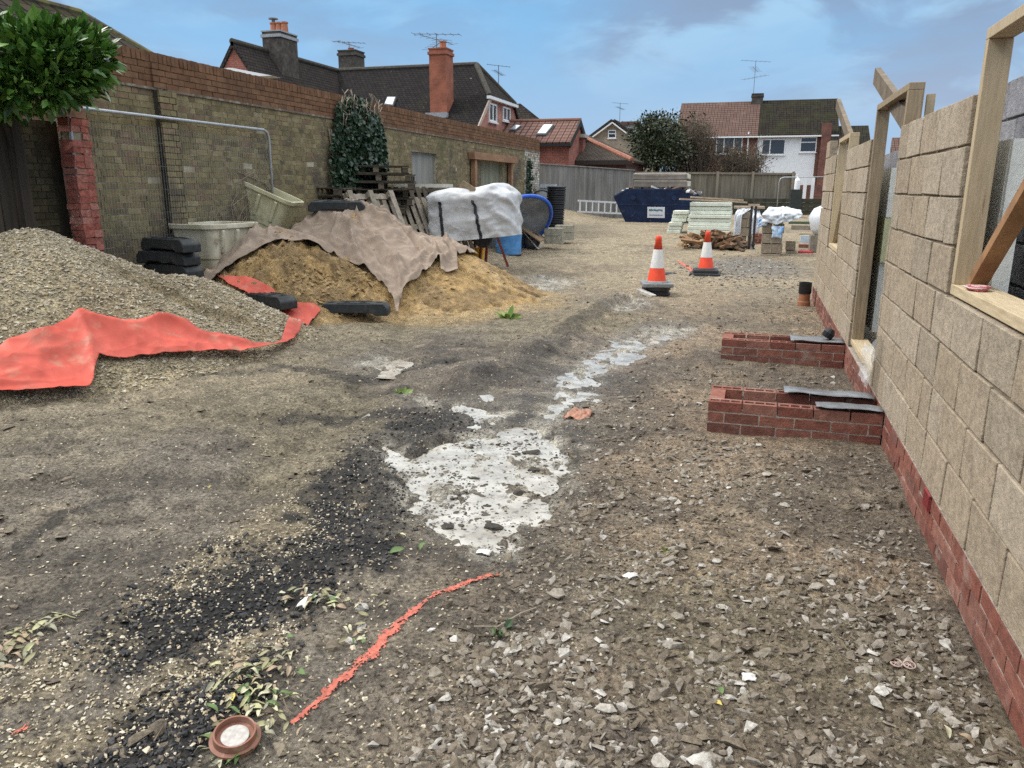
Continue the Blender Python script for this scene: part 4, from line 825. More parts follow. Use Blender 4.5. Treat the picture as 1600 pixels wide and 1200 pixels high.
# semi detached pair
Z8=8.8; a=PZ(1068,161,Z8); b_=PZ(1305,153,Z8); Ys=(a[1]+b_[1])/2; xa,xb=PYp(1069,161,Ys)[0],PYp(1305,155,Ys)[0]; z8=PYp(1187,158,Ys)[2]; Yf=Ys-4.; zf=PYp(1185,212,Yf-.3)[2]; xm=PYp(1187,180,Ys-2)[0]
sm=thing('semi_detached_houses','pair of houses, one brick with brown roof and one white with mossy roof','house',((xa+xb)/2,Yf,0))
BROWNT=mk_roof('brown_concrete_tiles',(.125,.08,.066),(.155,.10,.082),(.21,.15,.125),row=.3,wid=.26,mossamt=(.58,.75),wave=True); MOSST=mk_roof('mossy_concrete_tiles',(.024,.021,.018),(.036,.031,.025),(.04,.042,.018),row=.3,wid=.26,mossamt=(.46,.75),wave=True)
for nm,x0,x1,mt,dz in (('brown_roof',xa-.2,xm-.005,BROWNT,0),('mossy_roof',xm+.005,xb+.2,MOSST,.04)):
    q=MB(); q.slab([(x0,Yf-.35,zf+dz),(x1,Yf-.35,zf+dz),(x1,Ys,z8+dz),(x0,Ys,z8+dz)],.15); q.slab([(x1,Ys+4.3,zf+dz),(x0,Ys+4.3,zf+dz),(x0,Ys,z8+dz),(x1,Ys,z8+dz)],.15); part(q,nm,mt,sm)
RENDER=mk('white_render',(.74,.77,.8),rough=.7,amp=.07,scale=1.5,coord='World'); SB=mk_brick('brown_red_brick',(.17,.062,.045),(.14,.05,.038),(.2,.13,.1))
xp=PYp(1274,240,Yf)[0]
pr=lambda x0,x1,z1=0: MB().prism([(Yf,0),(Ys+4,0),(Ys+4,zf-.1),(Ys,z8-.2),(Yf,zf-.1)],x0,x1,swap=True)
part(pr(xa,xm-.01),'brick_wall',SB,sm); part(pr(xm+.01,xp),'white_wall',RENDER,sm); part(pr(xp+.01,xb),'end_wall',SB,sm)
q=MB(); q.ab((xp+.3,Yf-.5,0),(xp+1.0,Yf-.02,PYp(1290,192,Yf-.5)[2])); part(q,'chimney_breast',SB,sm)
q=MB(); q.ab((xa-.2,Yf-.48,zf-.14),(xb+.2,Yf-.36,zf-.03)); part(q,'gutter',UPVC,sm)
for x0,y0,x1,y1,mu,tr in ((1118,241,1161,212,(.3,.68),()),(1189,242,1228,217,(.36,),()),(1249,238,1277,214,(),(.66,))):
    p_=PYp(x0,y0,Yf-.02);r_=PYp(x1,y1,Yf-.02); window(sm,'y',p_[0],r_[0],p_[2],r_[2],Yf-.02,mu,tr)
q=MB(); p_=PYp(1170,206,Yf-.1); q.tube([(p_[0],Yf-.1,0),(p_[0],Yf-.1,p_[2])],.06,8); part(q,'downpipe',UPVC,sm)
ch,t=chimney(sm,1175,1193,147,165,Ys-.4,.8,SOOT,SOOT); aerial((t[0]-.35,t[1],t[2]-.3),2.9,'tall multi boom tv aerial on the chimney of the paired houses',3,.3,1.9)
sh=thing('dark_roofed_house','dark roofed pale house mostly hidden behind the timber window frame','house',(4,70,0))
Yh=66.; a=PYp(1298,196,Yh+3);c=PYp(1357,196,Yh+3); e=PYp(1298,228,Yh)[2]
q=MB(); q.slab([(a[0],Yh,e),(c[0],Yh,e),(c[0],Yh+3,c[2]),(a[0],Yh+3,c[2])],.15); q.slab([(c[0],Yh+6,e),(a[0],Yh+6,e),(a[0],Yh+3,c[2]),(c[0],Yh+3,c[2])],.15); part(q,'roof',MOSST,sh)
q=MB(); q.prism([(Yh+.3,0),(Yh+5.7,0),(Yh+5.7,e-.1),(Yh+3,c[2]-.25),(Yh+.3,e-.1)],a[0]+.1,c[0]-.1,swap=True); part(q,'walls',RENDER,sh)
sh=thing('red_roofed_house','small red brown roof corner peeping over the grey block wall','house',(9,60,0))
Yh=60; a=PYp(1394,215,Yh); q=MB(); q.slab([(a[0]-.3,Yh-2,a[2]-1.2),(a[0]+6,Yh-2,a[2]-1.2),(a[0]+6,Yh,a[2]),(a[0],Yh,a[2])],.2); part(q,'roof',BROWNT,sh); q=MB(); q.ab((a[0],Yh-1.7,0),(a[0]+5.8,Yh+3,a[2]-1.25)); part(q,'walls',SB,sh)
# ================================================================ FENCES
FW=mk('silver_fence_board',(.2,.195,.185),rough=.9,island=[(.165,.16,.15),(.21,.205,.195),(.24,.23,.215),(.185,.175,.16)],scale=3,stretch=(1,1,.12),amp=.35,coord='World')
FW2=mk('brown_fence_board',(.2,.17,.13),rough=.9,island=[(.17,.15,.115),(.21,.185,.14),(.235,.205,.16),(.18,.16,.12)],scale=3,stretch=(1,1,.12),amp=.35,coord='World')
f1=thing('close_board_fence','silver grey close board fence behind the ladder and skip','fence',(-8,32,.8))
a=PD(835,256,32.0); b_=PD(992,267,32.6); n=44; q=MB()
for i in range(n):
    t=i/n; p=a+(b_-a)*t; w=np.linalg.norm((b_-a)[:2])/n; h0=float(hbase(p[0],p[1]))-.15
    ang=math.atan2(b_[1]-a[1],b_[0]-a[0]); q.box((p[0],p[1]+random.uniform(-.008,.008)+(.012 if i%2 else 0),(p[2]+h0)/2),(w*.98,.02,p[2]-h0),ang)
part(q,'boards',FW,f1,uv=False); q=MB(); q.beam(a+np.array([0,-.03,.03]),b_+np.array([0,-.03,.03]),.07,.04); part(q,'capping_rail',FW,f1)
f2=thing('panelled_fence','brown boarded fence with posts above the bank behind the skip','fence',(0,38,1.2))
a=PD(992,269,38.); b_=PD(1243,271,38.); n=96; q=MB(); zb=a[2]-1.32; ang=math.atan2(b_[1]-a[1],b_[0]-a[0]); L_=np.linalg.norm((b_-a)[:2])
for i in range(n): p=a+(b_-a)*(i+.5)/n; q.box((p[0],p[1]+(.015 if i%2 else 0),(p[2]+zb)/2),(L_/n*.97,.02,p[2]-zb),ang)
part(q,'boards',FW2,f2,uv=False)
q=MB(); q.beam(a+np.array([0,-.04,-.02]),b_+np.array([0,-.04,-.02]),.08,.09); q.beam(np.array([a[0],a[1]-.04,zb+.04]),np.array([b_[0],b_[1]-.04,zb+.04]),.05,.12); part(q,'rails',FW2,f2)
for px in (1050,1122,1177,1240):
    p=PD(px,269,37.9); q=MB(); q.ab((p[0]-.06,p[1]-.12,0),(p[0]+.06,p[1]-.02,p[2]+.03)); part(q,'fence_post',FW2,f2)
rt=thing('earth_retaining_wall','dark green stained timber retaining wall below the boarded fence','wall',(1,38,.4))
q=MB(); p0=PD(1075,310,37.8);p1=PD(1330,310,37.8)
for k in range(5): q.beam((p0[0],p0[1]-.02*k,.3+k*.19),(p1[0],p1[1]-.02*k,.3+k*.19),.08,.185)
part(q,'boards',mk('dark_green_sleeper',(.05,.05,.035),rough=.9,cols=[(.035,.035,.026),(.075,.07,.045)],scale=2,amp=.4,coord='World'),rt)
# ================================================================ HALF BUILT CAVITY WALL
XW=.883; PLZ=.22
BLOCK=mk('tan_concrete_block',(.30,.245,.18),rough=.95,island=[(.31,.25,.18),(.38,.31,.225),(.34,.275,.195),(.41,.345,.26),(.325,.27,.2)],scale=9,amp=.28,coord='World',bump=.6,bscale=45,dirt=[((.42,.36,.28),3.2,.56,.72,.5),((.2,.155,.11),5,.58,.7,.5),((.15,.12,.085),48,.63,.69,.6)])
GBLOCK=mk('grey_aircrete_block',(.24,.235,.245),rough=.95,island=[(.2,.195,.21),(.26,.255,.27),(.235,.225,.23),(.29,.285,.295)],scale=6,amp=.3,coord='World',bump=.8,bscale=40,dirt=[((.13,.11,.11),2,.55,.68,.7)])
NEWRED=mk('new_red_brick',(.27,.09,.065),rough=.85,island=[(.23,.08,.055),(.18,.066,.048),(.265,.105,.074),(.15,.066,.052),(.29,.135,.1),(.21,.083,.062)],scale=9,amp=.35,coord='World',bump=.4,bscale=70,dirt=[((.36,.28,.23),5,.55,.68,.5),((.1,.06,.05),7,.6,.72,.6)])
GREYM=mk('grey_mortar',(.42,.37,.31),rough=.95,scale=8,amp=.4,coord='World',bump=.5,bscale=90)
TIM=mk('fresh_pine',(.46,.37,.24),rough=.7,cols=[(.41,.32,.2),(.5,.405,.27)],scale=5,stretch=(6,6,.5),amp=.16,coord='World',bump=.12,bscale=40,dirt=[((.24,.14,.07),4.5,.68,.74,.8)])
TIMH=mk('fresh_pine_sill',(.52,.42,.27),rough=.7,cols=[(.44,.35,.21),(.60,.49,.33)],scale=5,stretch=(6,.5,6),amp=.25,coord='World',bump=.12,bscale=40)
WPK=mk('weathered_brace',(.17,.135,.095),rough=.85,cols=[(.13,.10,.07),(.21,.17,.12)],scale=5,amp=.3,coord='World')
TIMD=mk('aged_pine',(.3,.23,.15),rough=.75,cols=[(.25,.19,.12),(.35,.27,.175)],scale=5,stretch=(6,6,.5),amp=.3,coord='World',bump=.15,bscale=40)
hw=thing('half_built_wall','half built cavity wall of tan blocks on a red brick plinth','wall',(XW,5,0))
Y0,Y1=.9,12.25
# (y from, y to, courses of block)
def blocks(mb,y0,y1,c0,c1,seed,x=XW,th=.10,z0=PLZ,bl=.430,bh=.212,jit=.004):
    rs=random.Random(seed)
    for c in range(c0,c1):
        p=4.10-.45*12-(.225 if c%2 else 0)+.004
        while p<y1:
            a,e=max(p,y0),min(p+bl,y1); p+=.45
            if e-a<.03: continue
            mb.box((x+th/2+rs.uniform(-.002,.002),(a+e)/2,z0+c*.225+bh/2+.005),(th,e-a,bh),jit=jit)
SEG=[(Y0,4.1,0,4),(4.1,5.95,0,8),(7.49,9.4,0,8),(9.4,10.65,0,3),(10.65,11.75,0,8)]
for i,(a,e,c0,c1) in enumerate(SEG):
    q=MB(); blocks(q,a,e,c0,c1,30+i); part(q,'block_panel',BLOCK,hw,uv=False,bevel=.004)
    q=MB(); q.ab((XW+.011,a+.006,PLZ),(XW+.092,e-.006,PLZ+c1*.225-.02)); part(q,'mortar_bed',mk('block_mortar',(.20,.16,.115),rough=.95,amp=.4,scale=8,coord='World'),hw)
q=MB(); blocks(q,11.75,12.25,0,9,39); part(q,'end_pier',BLOCK,hw,uv=False,bevel=.004)
q=MB(); bricks(q,(XW-.004,Y0,PLZ-.225),(0,1,0),(-1,0,0),5.0,3,seed=41,depth=.09,jit=.0022); bricks(q,(XW-.004,5.9,PLZ-.225),(0,1,0),(-1,0,0),6.35,3,seed=42,depth=.09,jit=.0022); part(q,'brick_plinth',NEWRED,hw,uv=False,fix=False)
q=MB(); q.ab((XW+.002,Y0,-.25),(XW+.1,Y1,PLZ-.006)); part(q,'plinth_mortar',GREYM,hw)
q=MB()
for a,e,c1 in ((2.6,4.9,9),(4.9,6.6,9),(6.6,12.3,8)): blocks(q,a,e,0,c1,50,x=1.36,z0=.2)
part(q,'inner_block_leaf',GBLOCK,hw,uv=False,bevel=.005)
q=MB(); q.ab((1.37,2.61,.1),(1.44,6.59,2.15)); q.ab((1.37,6.61,.1),(1.44,12.29,1.95)); part(q,'inner_mortar',mk('inner_mortar_grey',(.12,.115,.11),rough=.95,amp=.4,coord='World'),hw)
INS=mk('white_insulation',(.76,.79,.75),rough=.8,amp=.1,scale=6,coord='World',bump=.2,bscale=60,dirt=[((.45,.45,.4),5,.6,.7,.6)]); INSY=mk('yellow_insulation',(.56,.57,.36),rough=.8,amp=.15,scale=6,coord='World')
q=MB(); q.ab((1.06,4.06,.25),(1.13,4.72,1.82)); q.ab((1.06,4.73,.25),(1.13,5.9,1.9)); part(q,'insulation_board',INS,hw)
q=MB(); q.ab((1.07,7.5,.98),(1.14,8.85,1.36)); part(q,'insulation_board',INSY,hw)
q=MB(); q.ab((1.075,7.55,.35),(1.14,8.85,.975)); q.ab((1.075,7.5,1.365),(1.14,8.85,1.78)); q.ab((1.0,9.0,.9),(1.07,10.9,1.75)); part(q,'insulation_board',INS,hw)
# timber formers
def former(y0,y1,zs,zt,x0,x1,name,th=.048,nearpost=True,mat=TIM):
    xw=x1; x1=x0+.098
    r=MB(); r.ab((x0,y0-.02,zs),(xw,y1+.0,zs+th)); s=part(r,name,TIMH,hw,bevel=.003)
    q=MB(); q.ab((x0,y1-th,zs+th+.001),(x1,y1,zt)); part(q,'jamb',mat,s,bevel=.003)
    q=MB(); q.ab((x0,y0,zs+th+.001),(x1,y0+th,zt)); part(q,'jamb',mat,s,bevel=.003)
    q=MB(); q.ab((x0,y0,zt+.001),(x1,y1,zt+th)); part(q,'head',mat,s,bevel=.003)
    return s
zt=PYp(1562,42,4.07)[2]; w1=former(2.15,4.09,PLZ+.905,zt-.05,.90,1.05,'window_former')
a=PYp(1527,445,3.95); q=MB(); q.beam((.98,3.98,PLZ+.97),(.98,2.95,PLZ+1.75),.045,.07,(1,0,0)); part(q,'diagonal_brace',mk('brown_batten',(.3,.16,.08),rough=.7,cols=[(.24,.125,.06),(.36,.2,.10)],scale=4,amp=.3,coord='World'),w1)
zt2=PYp(1340,164,7.44)[2]; w2=former(5.97,7.46,PLZ+.03,zt2-.05,.90,1.04,'door_former',mat=TIMD)
q=MB(); q.ab((1.05,6.15,PLZ+.1),(1.10,6.2,zt2-.06)); part(q,'inner_stud',TIM,w2)
q=MB(); q.beam((.97,8.3,2.62),(.97,5.7,1.9),.05,.14,(0,0,1)); q_=part(q,'diagonal_brace',WPK,w2)
zt3=PYp(1310,217,10.6)[2]; w3=former(9.42,10.63,PLZ+.68,zt3-.05,.90,1.03,'window_former')
q=MB(); q.beam((.97,12.2,2.75),(.97,8.9,1.85),.05,.13,(0,0,1)); part(q,'diagonal_brace',WPK,w3); q=MB(); q.beam((.96,10.5,PLZ+.75),(.96,9.6,PLZ+1.7),.04,.06,(1,0,0)); part(q,'inner_brace',TIMD,w3)
# small things on the wall
vm_=thing('cavity_weep_vent','small red plastic weep vent wedged in the top plinth brick','vent',(XW,3.83,PLZ)); q=MB()
for i in range(7): q.ab((XW-.018,3.78+i*.016,PLZ-.075),(XW-.006,3.788+i*.016,PLZ-.004))
q.ab((XW-.016,3.775,PLZ-.08),(XW-.008,3.9,PLZ-.075)); q.ab((XW-.016,3.775,PLZ-.006),(XW-.008,3.9,PLZ-.001)); part(q,'grille',mk('red_plastic',(.28,.05,.05),rough=.6,amp=.4,scale=40),vm_)
tw=thing('string_line_bundle','small bundle of red and white twine on the timber sill','twine',(.95,3.95,PLZ+.96)); q=MB()
for i in range(16):
    an=random.uniform(0,6.28); r0=random.uniform(.02,.05); pts=[(.95+math.cos(an+t*.9)*r0*random.uniform(.7,1.3),3.82+math.sin(an+t*.9)*r0*1.4,PLZ+.957+.004*random.random()+.003*i*.3) for t in range(6)]; q.tube(pts,.0035,5)
part(q,'strands',mk('red_white_twine',(.6,.2,.2),rough=.8,island=[(.55,.06,.08),(.7,.6,.58),(.6,.1,.12)],amp=.1),tw,uv=False,smooth=True)
# ---------------------------------------------------------------- low brick piers
def stub(ya,yb,xl,label,seed,ztop):
    r=thing('low_brick_pier',label,'brick pier',((xl+XW)/2,(ya+yb)/2,0)); L_=XW-.01-xl; zb=ztop-.225
    q=MB()
    for c in range(3):
        z=zb+c*.075; off=-.1125 if c%2 else 0; rs=random.Random(seed+c)
        for yy in (ya+.051,yb-.051):
            p=xl+off
            while p<xl+L_:
                s,e=max(p,xl),min(p+.215,xl+L_); p+=.225
                if e-s<.03: continue
                holed=c==2
                if not holed: q.box(((s+e)/2,yy,z+.0325),(e-s,.1025,.065),jit=.002)
                else:
                    n=3; w=(e-s-.012*(n+1))/n
                    q.ab((s,yy-.051,z),(e,yy-.022,z+.065)); q.ab((s,yy+.022,z),(e,yy+.051,z+.065))
                    for k in range(n+1): x=s+k*(w+.012); q.ab((x,yy-.022,z),(x+.012,yy+.022,z+.0648))
        q.box((xl+.051,(ya+yb)/2,z+.0325),(.1,yb-ya-.215,.065),jit=.002)
    part(q,'brickwork',NEWRED,r,uv=False,fix=False); m=MB()
    for yy in (ya+.051,yb-.051): m.ab((xl+.004,yy-.0488,zb-.2),(xl+L_,yy+.0488,zb+.15))
    m.ab((xl+.008,ya+.1,zb-.2),(xl+.09,yb-.1,zb+.16)); part(m,'mortar',GREYM,r); return r
stub(5.23,5.70,PZ(1107,620,.25)[0],'nearer low hollow brick pier with perforated bricks on top',61,.212)
stub(7.6,8.02,PZ(1130,522,.2)[0],'further low hollow brick pier jutting from the block wall',65,.205)
LEADS=mk('dpc_sheet',(.16,.165,.18),rough=.45,cols=[(.11,.115,.125),(.22,.23,.245)],scale=6,amp=.25,spec=.6,coord='World',bump=.4,bscale=18)
def strip(y0,y1,x0,x1,z,label):
    n=14; vs=[];
    for i in range(n+1):
        x=x0+(x1-x0)*i/n
        for y in (y0,(y0+y1)/2,y1): vs.append((x,y+.006*math.sin(i*.7),z+.010+.006*math.sin(i*.6+y*9)*(1-i/n)+.004*random.random()))
    F=[]
    for i in range(n):
        for j in range(2): k=i*3+j; F.append((k,k+3,k+4,k+1))
    o=MB().add(vs,F).build('damp_course_strip',LEADS,smooth=True); s=o.modifiers.new('t','SOLIDIFY'); s.thickness=.002; return tag(o,label,'damp course')
strip(5.54,5.70,.28,.86,.217,'rear grey damp course strip on the nearer brick pier'); strip(5.22,5.36,.47,.87,.217,'front grey damp course strip on the nearer brick pier'); strip(7.62,7.9,.4,.87,.21,'grey damp course strip on the further brick pier')
pb=thing('black_pipe_cap','small black plastic cap lying on the further brick pier','pipe cap',(.72,7.7,.25)); q=MB(); q.lathe([(.05,0),(.055,.05),(.03,.09),(.0,.09)],12,(.72,7.75,.245),Matrix.Rotation(.5,3,'Y')); part(q,'cap',mk('black_plastic',(.02,.02,.022),rough=.4),pb)
# polythene crumpled at the door sill
n=22; X,Yy=np.meshgrid(np.linspace(0,1,n),np.linspace(0,1,n)); x=X.ravel();y=Yy.ravel()
px_=.80+.09*np.sin(3*y)*x+.05*fbm(x,y,4,3,600); py_=5.55+.55*y+.1*fbm(x,y,3,3,601); pz=.26+.42*x*(1-.4*y)+.12*(fbm(x,y,4,4,602)-.5)
POLY=mk('clear_polythene',(.6,.62,.63),rough=.2,spec=.7,amp=.1,alpha=.42)
o=fast('polythene_sheet',np.stack([px_,py_,pz],1),gridfaces(n,n),POLY,None,smooth=True); tag(o,'crumpled clear polythene sheet beside the door sill','plastic sheet')
# ================================================================ OBJECTS ON THE SITE
def hb(x,y): return float(hbase(x,y))
def RX(a): return Matrix.Rotation(a,3,'X')
def RY(a): return Matrix.Rotation(a,3,'Y')
def RZm(a): return Matrix.Rotation(a,3,'Z')
def orient(o,R): o.rotation_euler=R.to_euler(); return o
CAMZ=-(-YAW)                                    # turn that faces a thing to the camera
# temporary fence panel
GALV=mk('galvanised_tube',(.42,.45,.47),rough=.4,metal=.55,amp=.15)
a=PXp(106,170,-7.175);b_=PXp(419,201,-7.175); zt=(a[2]+b_[2])/2
hp=thing('temporary_fence_panel','galvanised mesh fence panel with rounded corners leaning along the brick wall','fence',(-7.175,9,.3))
r=.12; pts=[(-7.175,a[1],.3),(-7.175,a[1],zt-r),(-7.175,a[1]+.035,zt-.035),(-7.175,a[1]+r,zt),(-7.175,b_[1]-r,zt),(-7.175,b_[1]-.035,zt-.035),(-7.175,b_[1],zt-r),(-7.175,b_[1],.3)]
q=MB().tube(pts,.021,8); part(q,'frame',GALV,hp,smooth=True,uv=False)
q=MB(); n=int((b_[1]-a[1])/.045)
for i in range(1,n): y=a[1]+i*.045; q.tube([(-7.175,y,.35),(-7.175,y,zt-.12)],.0011,3,cap=False)
for z in np.arange(.45,zt-.05,.28): q.tube([(-7.172,a[1],z),(-7.172,b_[1],z)],.0013,3,cap=False)
part(q,'mesh_wires',mk('wire',(.36,.37,.35),rough=.45,metal=.4,amp=.1),hp,uv=False,fix=False)
# rubber fence feet
RUB=mk('black_rubber',(.032,.036,.038),rough=.6,amp=.35,scale=8,dirt=[((.13,.12,.1),6,.55,.75,.5)],bump=.15,bscale=60)
def foot_proto():
    o=thing('rubber_fence_foot',None,'fence foot'); q=MB()
    q.prism([(-.42,0),(-.42,.09),(-.36,.15),(.36,.15),(.42,.09),(.42,0),(.26,0),(.22,.03),(-.22,.03),(-.26,0)],-.12,.12); body=part(q,'body',RUB,o,local=True,bevel=.012)
    for x in (-.3,-.1,.1,.3):
        q=MB(); q.lathe([(.042,.1502),(.042,.156),(.026,.156),(.026,.1504)],14,(x,0,0)); part(q,'socket',RUB,o,local=True)
    q=MB(); q.ab((-.2,-.10,.1503),(.2,-.085,.158)); q.ab((-.2,.085,.1503),(.2,.10,.158)); part(q,'top_rib',RUB,o,local=True)
    return o
foot0=foot_proto(); used_foot=[0]
def foot(p,R,label):
    o=foot0 if not used_foot[0] else copy_tree(foot0); used_foot[0]=1
    o.location=[float(v) for v in p]; orient(o,R); o['label']=label; o['group']='black rubber fence feet used as weights'; return o
p=hit(557,490,hsm); foot((p[0]+.02,p[1]-.06,p[2]+.0),RZm(.30),'black rubber block lying along the front foot of the sand heap')
p=hit(512,332,lambda x,y:hsm(x,y)+.035+clothw(x,y)); fx=p[0]+np.linspace(-.4,.4,9)*math.cos(.42)[None] if 0 else p[0]+np.linspace(-.38,.38,9)*math.cos(.42); fy=p[1]+.12+np.linspace(-.38,.38,9)*math.sin(.42); foot((p[0]+.08,p[1]+.15,float(np.mean(np.sort(hsm(fx,fy)+.035+clothw(fx,fy))[-6:]))-.10),RZm(.42)@RX(.1),'black rubber block weighing down the cloth on top of sand heap')
p=hit(436,480,hall); foot((p[0]-.14,p[1]-.02,p[2]+.01),RZm(-.35),'black rubber block half buried between the gravel heap and red sheet')
p=PD(268,400,9.2); z=hb(p[0],p[1])
nst=5
for k in range(nst):
    zt=1.02-.156*k
    foot((p[0]-.05*(k==1)-.02*k,p[1]+.02*k,zt-.156),RZm(-.28+(.10 if k==1 else .02*k)),('topmost','second','third','fourth','lowest')[k]+' black rubber block of the stack in front of the white tub')
# mixing tubs
def tub(p,R,label,L_=1.1,Wd=.78,h=.62,seed=0,mat=None):
    o=thing('mixing_tub',label,'tub',p,0,'old white plastic mixing tubs'); orient(o,R)
    def rr(l,w,r,z,n=6):
        out=[]
        for cx,cy,a0 in ((l/2-r,w/2-r,0),(-l/2+r,w/2-r,90),(-l/2+r,-w/2+r,180),(l/2-r,-w/2+r,270)):
            for i in range(n+1): a=math.radians(a0+90*i/n); out.append((cx+r*math.cos(a),cy+r*math.sin(a),z))
        return out
    rings=[rr(L_*.62,Wd*.62,.06,0),rr(L_*.80,Wd*.78,.09,.0),rr(L_*.83,Wd*.81,.1,h*.22),rr(L_*.86,Wd*.84,.1,h*.24),rr(L_*.95,Wd*.94,.12,h-.07),rr(L_*1.02,Wd*1.03,.14,h-.06),rr(L_*1.03,Wd*1.04,.14,h),rr(L_*.93,Wd*.92,.12,h),rr(L_*.90,Wd*.88,.1,h-.08),rr(L_*.78,Wd*.75,.09,.06),rr(L_*.5,Wd*.5,.06,.05)]
    q=MB(); n=len(rings[0]); vs=[v for r_ in rings for v in r_]; fs=[(i*n+j,i*n+(j+1)%n,(i+1)*n+(j+1)%n,(i+1)*n+j) for i in range(len(rings)-1) for j in range(n)]+[tuple(range(n))[::-1],tuple((len(rings)-1)*n+j for j in range(n))]
    q.add(vs,fs); part(q,'shell',mat,o,local=True,smooth=False,bevel=.006)
    q=MB()
    for x in (-L_*.28,0,L_*.28):
        for s in (-1,1): rb=MB(); rb.box((x,s*Wd*.475,h*.62),(.05,.05,h*.5),RX(-s*.12)); part(rb,'stiffening_rib',mat,o,local=True,bevel=.01)
    ribs=q; return o
TUBW=mk('dirty_white_plastic',(.62,.58,.45),rough=.55,cols=[(.5,.46,.33),(.68,.65,.53)],scale=3,amp=.25,dirt=[((.2,.14,.08),5,.58,.7,.7),((.4,.38,.2),2,.5,.65,.6)]); TUBY=mk('yellowed_plastic',(.56,.52,.32),rough=.55,cols=[(.48,.44,.26),(.62,.6,.42)],scale=3,amp=.2,dirt=[((.22,.2,.09),4,.56,.72,.6)])
p=np.array([-6.88,8.86,0]); tub((p[0],p[1],.56),RZm(1.50),'dirty white tub standing level behind the stacked rubber blocks',.98,.74,.58,mat=TUBW)
q=MB(); q.ab((p[0]-.25,p[1]-.3,hb(p[0],p[1])-.1),(p[0]+.25,p[1]+.3,.555)); o=q.build('concrete_block_plinth',mk('grey_block_face',(.25,.24,.22),rough=.9,amp=.4,coord='World')); tag(o,'rough grey block base under the dirty white tub','block')
p=PD(400,356,12.0); tub((p[0],p[1],p[2]),RZm(-CAMZ*0+.25)@RY(.42),'yellowed tub tipped sideways against the brick wall behind sand',.95,.7,.64,mat=TUBY)
q=MB(); a=PD(180,383,9.6);c=PD(262,362,10.4); q.beam(a,c,.16,.05); o=q.build('plank',mk('pale_worn_plank',(.36,.29,.21),rough=.8,amp=.4,scale=4,coord='World'),bevel=.004); tag(o,'pale worn plank sloping up beside the brick wall','plank')
# pallets
PALW=mk('dark_pallet_wood',(.1,.08,.06),rough=.9,island=[(.075,.062,.045),(.115,.095,.068),(.06,.05,.038),(.14,.115,.085)],scale=6,amp=.4); PALL=mk('grey_pallet_wood',(.24,.21,.165),rough=.9,island=[(.2,.175,.135),(.27,.235,.185),(.23,.2,.155),(.31,.27,.22)],scale=6,amp=.4)
def pallet_proto(mat):
    o=thing('pallet',None,'pallet'); q=MB()
    for i in range(7): q.box((0,-.5+.045+i*.1517,.133),(1.2,.09,.02),jit=.004)
    part(q,'deck_boards',mat,o,local=True,uv=False)
    q=MB()
    for x in (-.53,0,.53): q.box((x,0,.111),(.1,1.,.022),jit=.003)
    for x in (-.53,0,.53):
        for y in (-.43,0,.43): q.box((x,y,.061),(.1,.13,.078),jit=.003)
    part(q,'bearer_blocks',mat,o,local=True,uv=False)
    q=MB()
    for y in (-.43,0,.43): q.box((0,y,.011),(1.2,.1,.021),jit=.003)
    part(q,'bottom_boards',mat,o,local=True,uv=False); return o
pd0=pallet_proto(PALW); pl0=pallet_proto(PALL); up={0:0,1:0}
def pallet(p,R,label,light=0,group='wooden pallets piled by the wall'):
    src=pl0 if light else pd0; o=src if not up[light] else copy_tree(src); up[light]=1
    o.location=[float(v) for v in p]; orient(o,R); o['label']=label; o['group']=group
p=PD(588,300,14.7); 
for k in range(12):
    z=1.995-.146*(k+1); pallet((p[0]+random.uniform(-.07,.07)+(.12 if k in(1,2) else 0),p[1]+random.uniform(-.06,.06),z),RZm(.42+random.uniform(-.08,.08)),'topmost dark pallet of the tall stack in front of the ivy' if k==0 else ('second dark pallet from the top of the tall stack' if k==1 else 'dark pallet low in the tall stack in front of ivy'))
p=PD(500,310,13.9)
for k in range(9):
    z=1.60-.146*(k+1); pallet((p[0]+random.uniform(-.05,.05),p[1]+random.uniform(-.05,.05),z),RZm(.12+random.uniform(-.06,.06)),'uppermost pallet of the lower stack left of the ivy' if k==0 else 'pallet under the top one of the lower stack by ivy')
def lean(px,py,D,ang,yaw,label,light=1):
    p=PD(px,py,D); pallet(p,RZm(yaw)@(RY(math.radians(240)) if ang else RY(math.radians(60))),label,light)
lean(596,345,13.5,1,-.5,'light grey pallet leaning against the stack just right of cloth top'); lean(660,358,14.8,0,-.5,'grey pallet leaning left of the white bag with slats showing'); lean(692,358,15.4,0,-.55,'grey pallet leaning directly behind the white bag edge'); lean(648,340,15.3,0,-.7,'dark pallet leaning steeply on the tall stack behind the slatted ones',0)
lean(630,352,14.4,1,-.5,'dark pallet upright behind the two leaning grey pallets',0)
# board stack with white sheet on top
p=PD(664,300,15.9); bs=thing('timber_board_stack','stack of dark boards topped with white panel under the boarded window','board stack',(p[0],p[1],hb(p[0],p[1]))); q=MB(); z=hb(p[0],p[1])
while z<1.55: q.box((p[0]+random.uniform(-.03,.03),p[1]+random.uniform(-.04,.04),z+.045),(1.0,.8,.085),.15+random.uniform(-.03,.03)); z+=.09
part(q,'boards',PALW,bs,uv=False); q=MB(); q.box((p[0],p[1],z+.05),(1.0,.8,.07),.15); part(q,'white_panel',mk('cream_panel',(.6,.57,.48),rough=.6,amp=.15),bs)
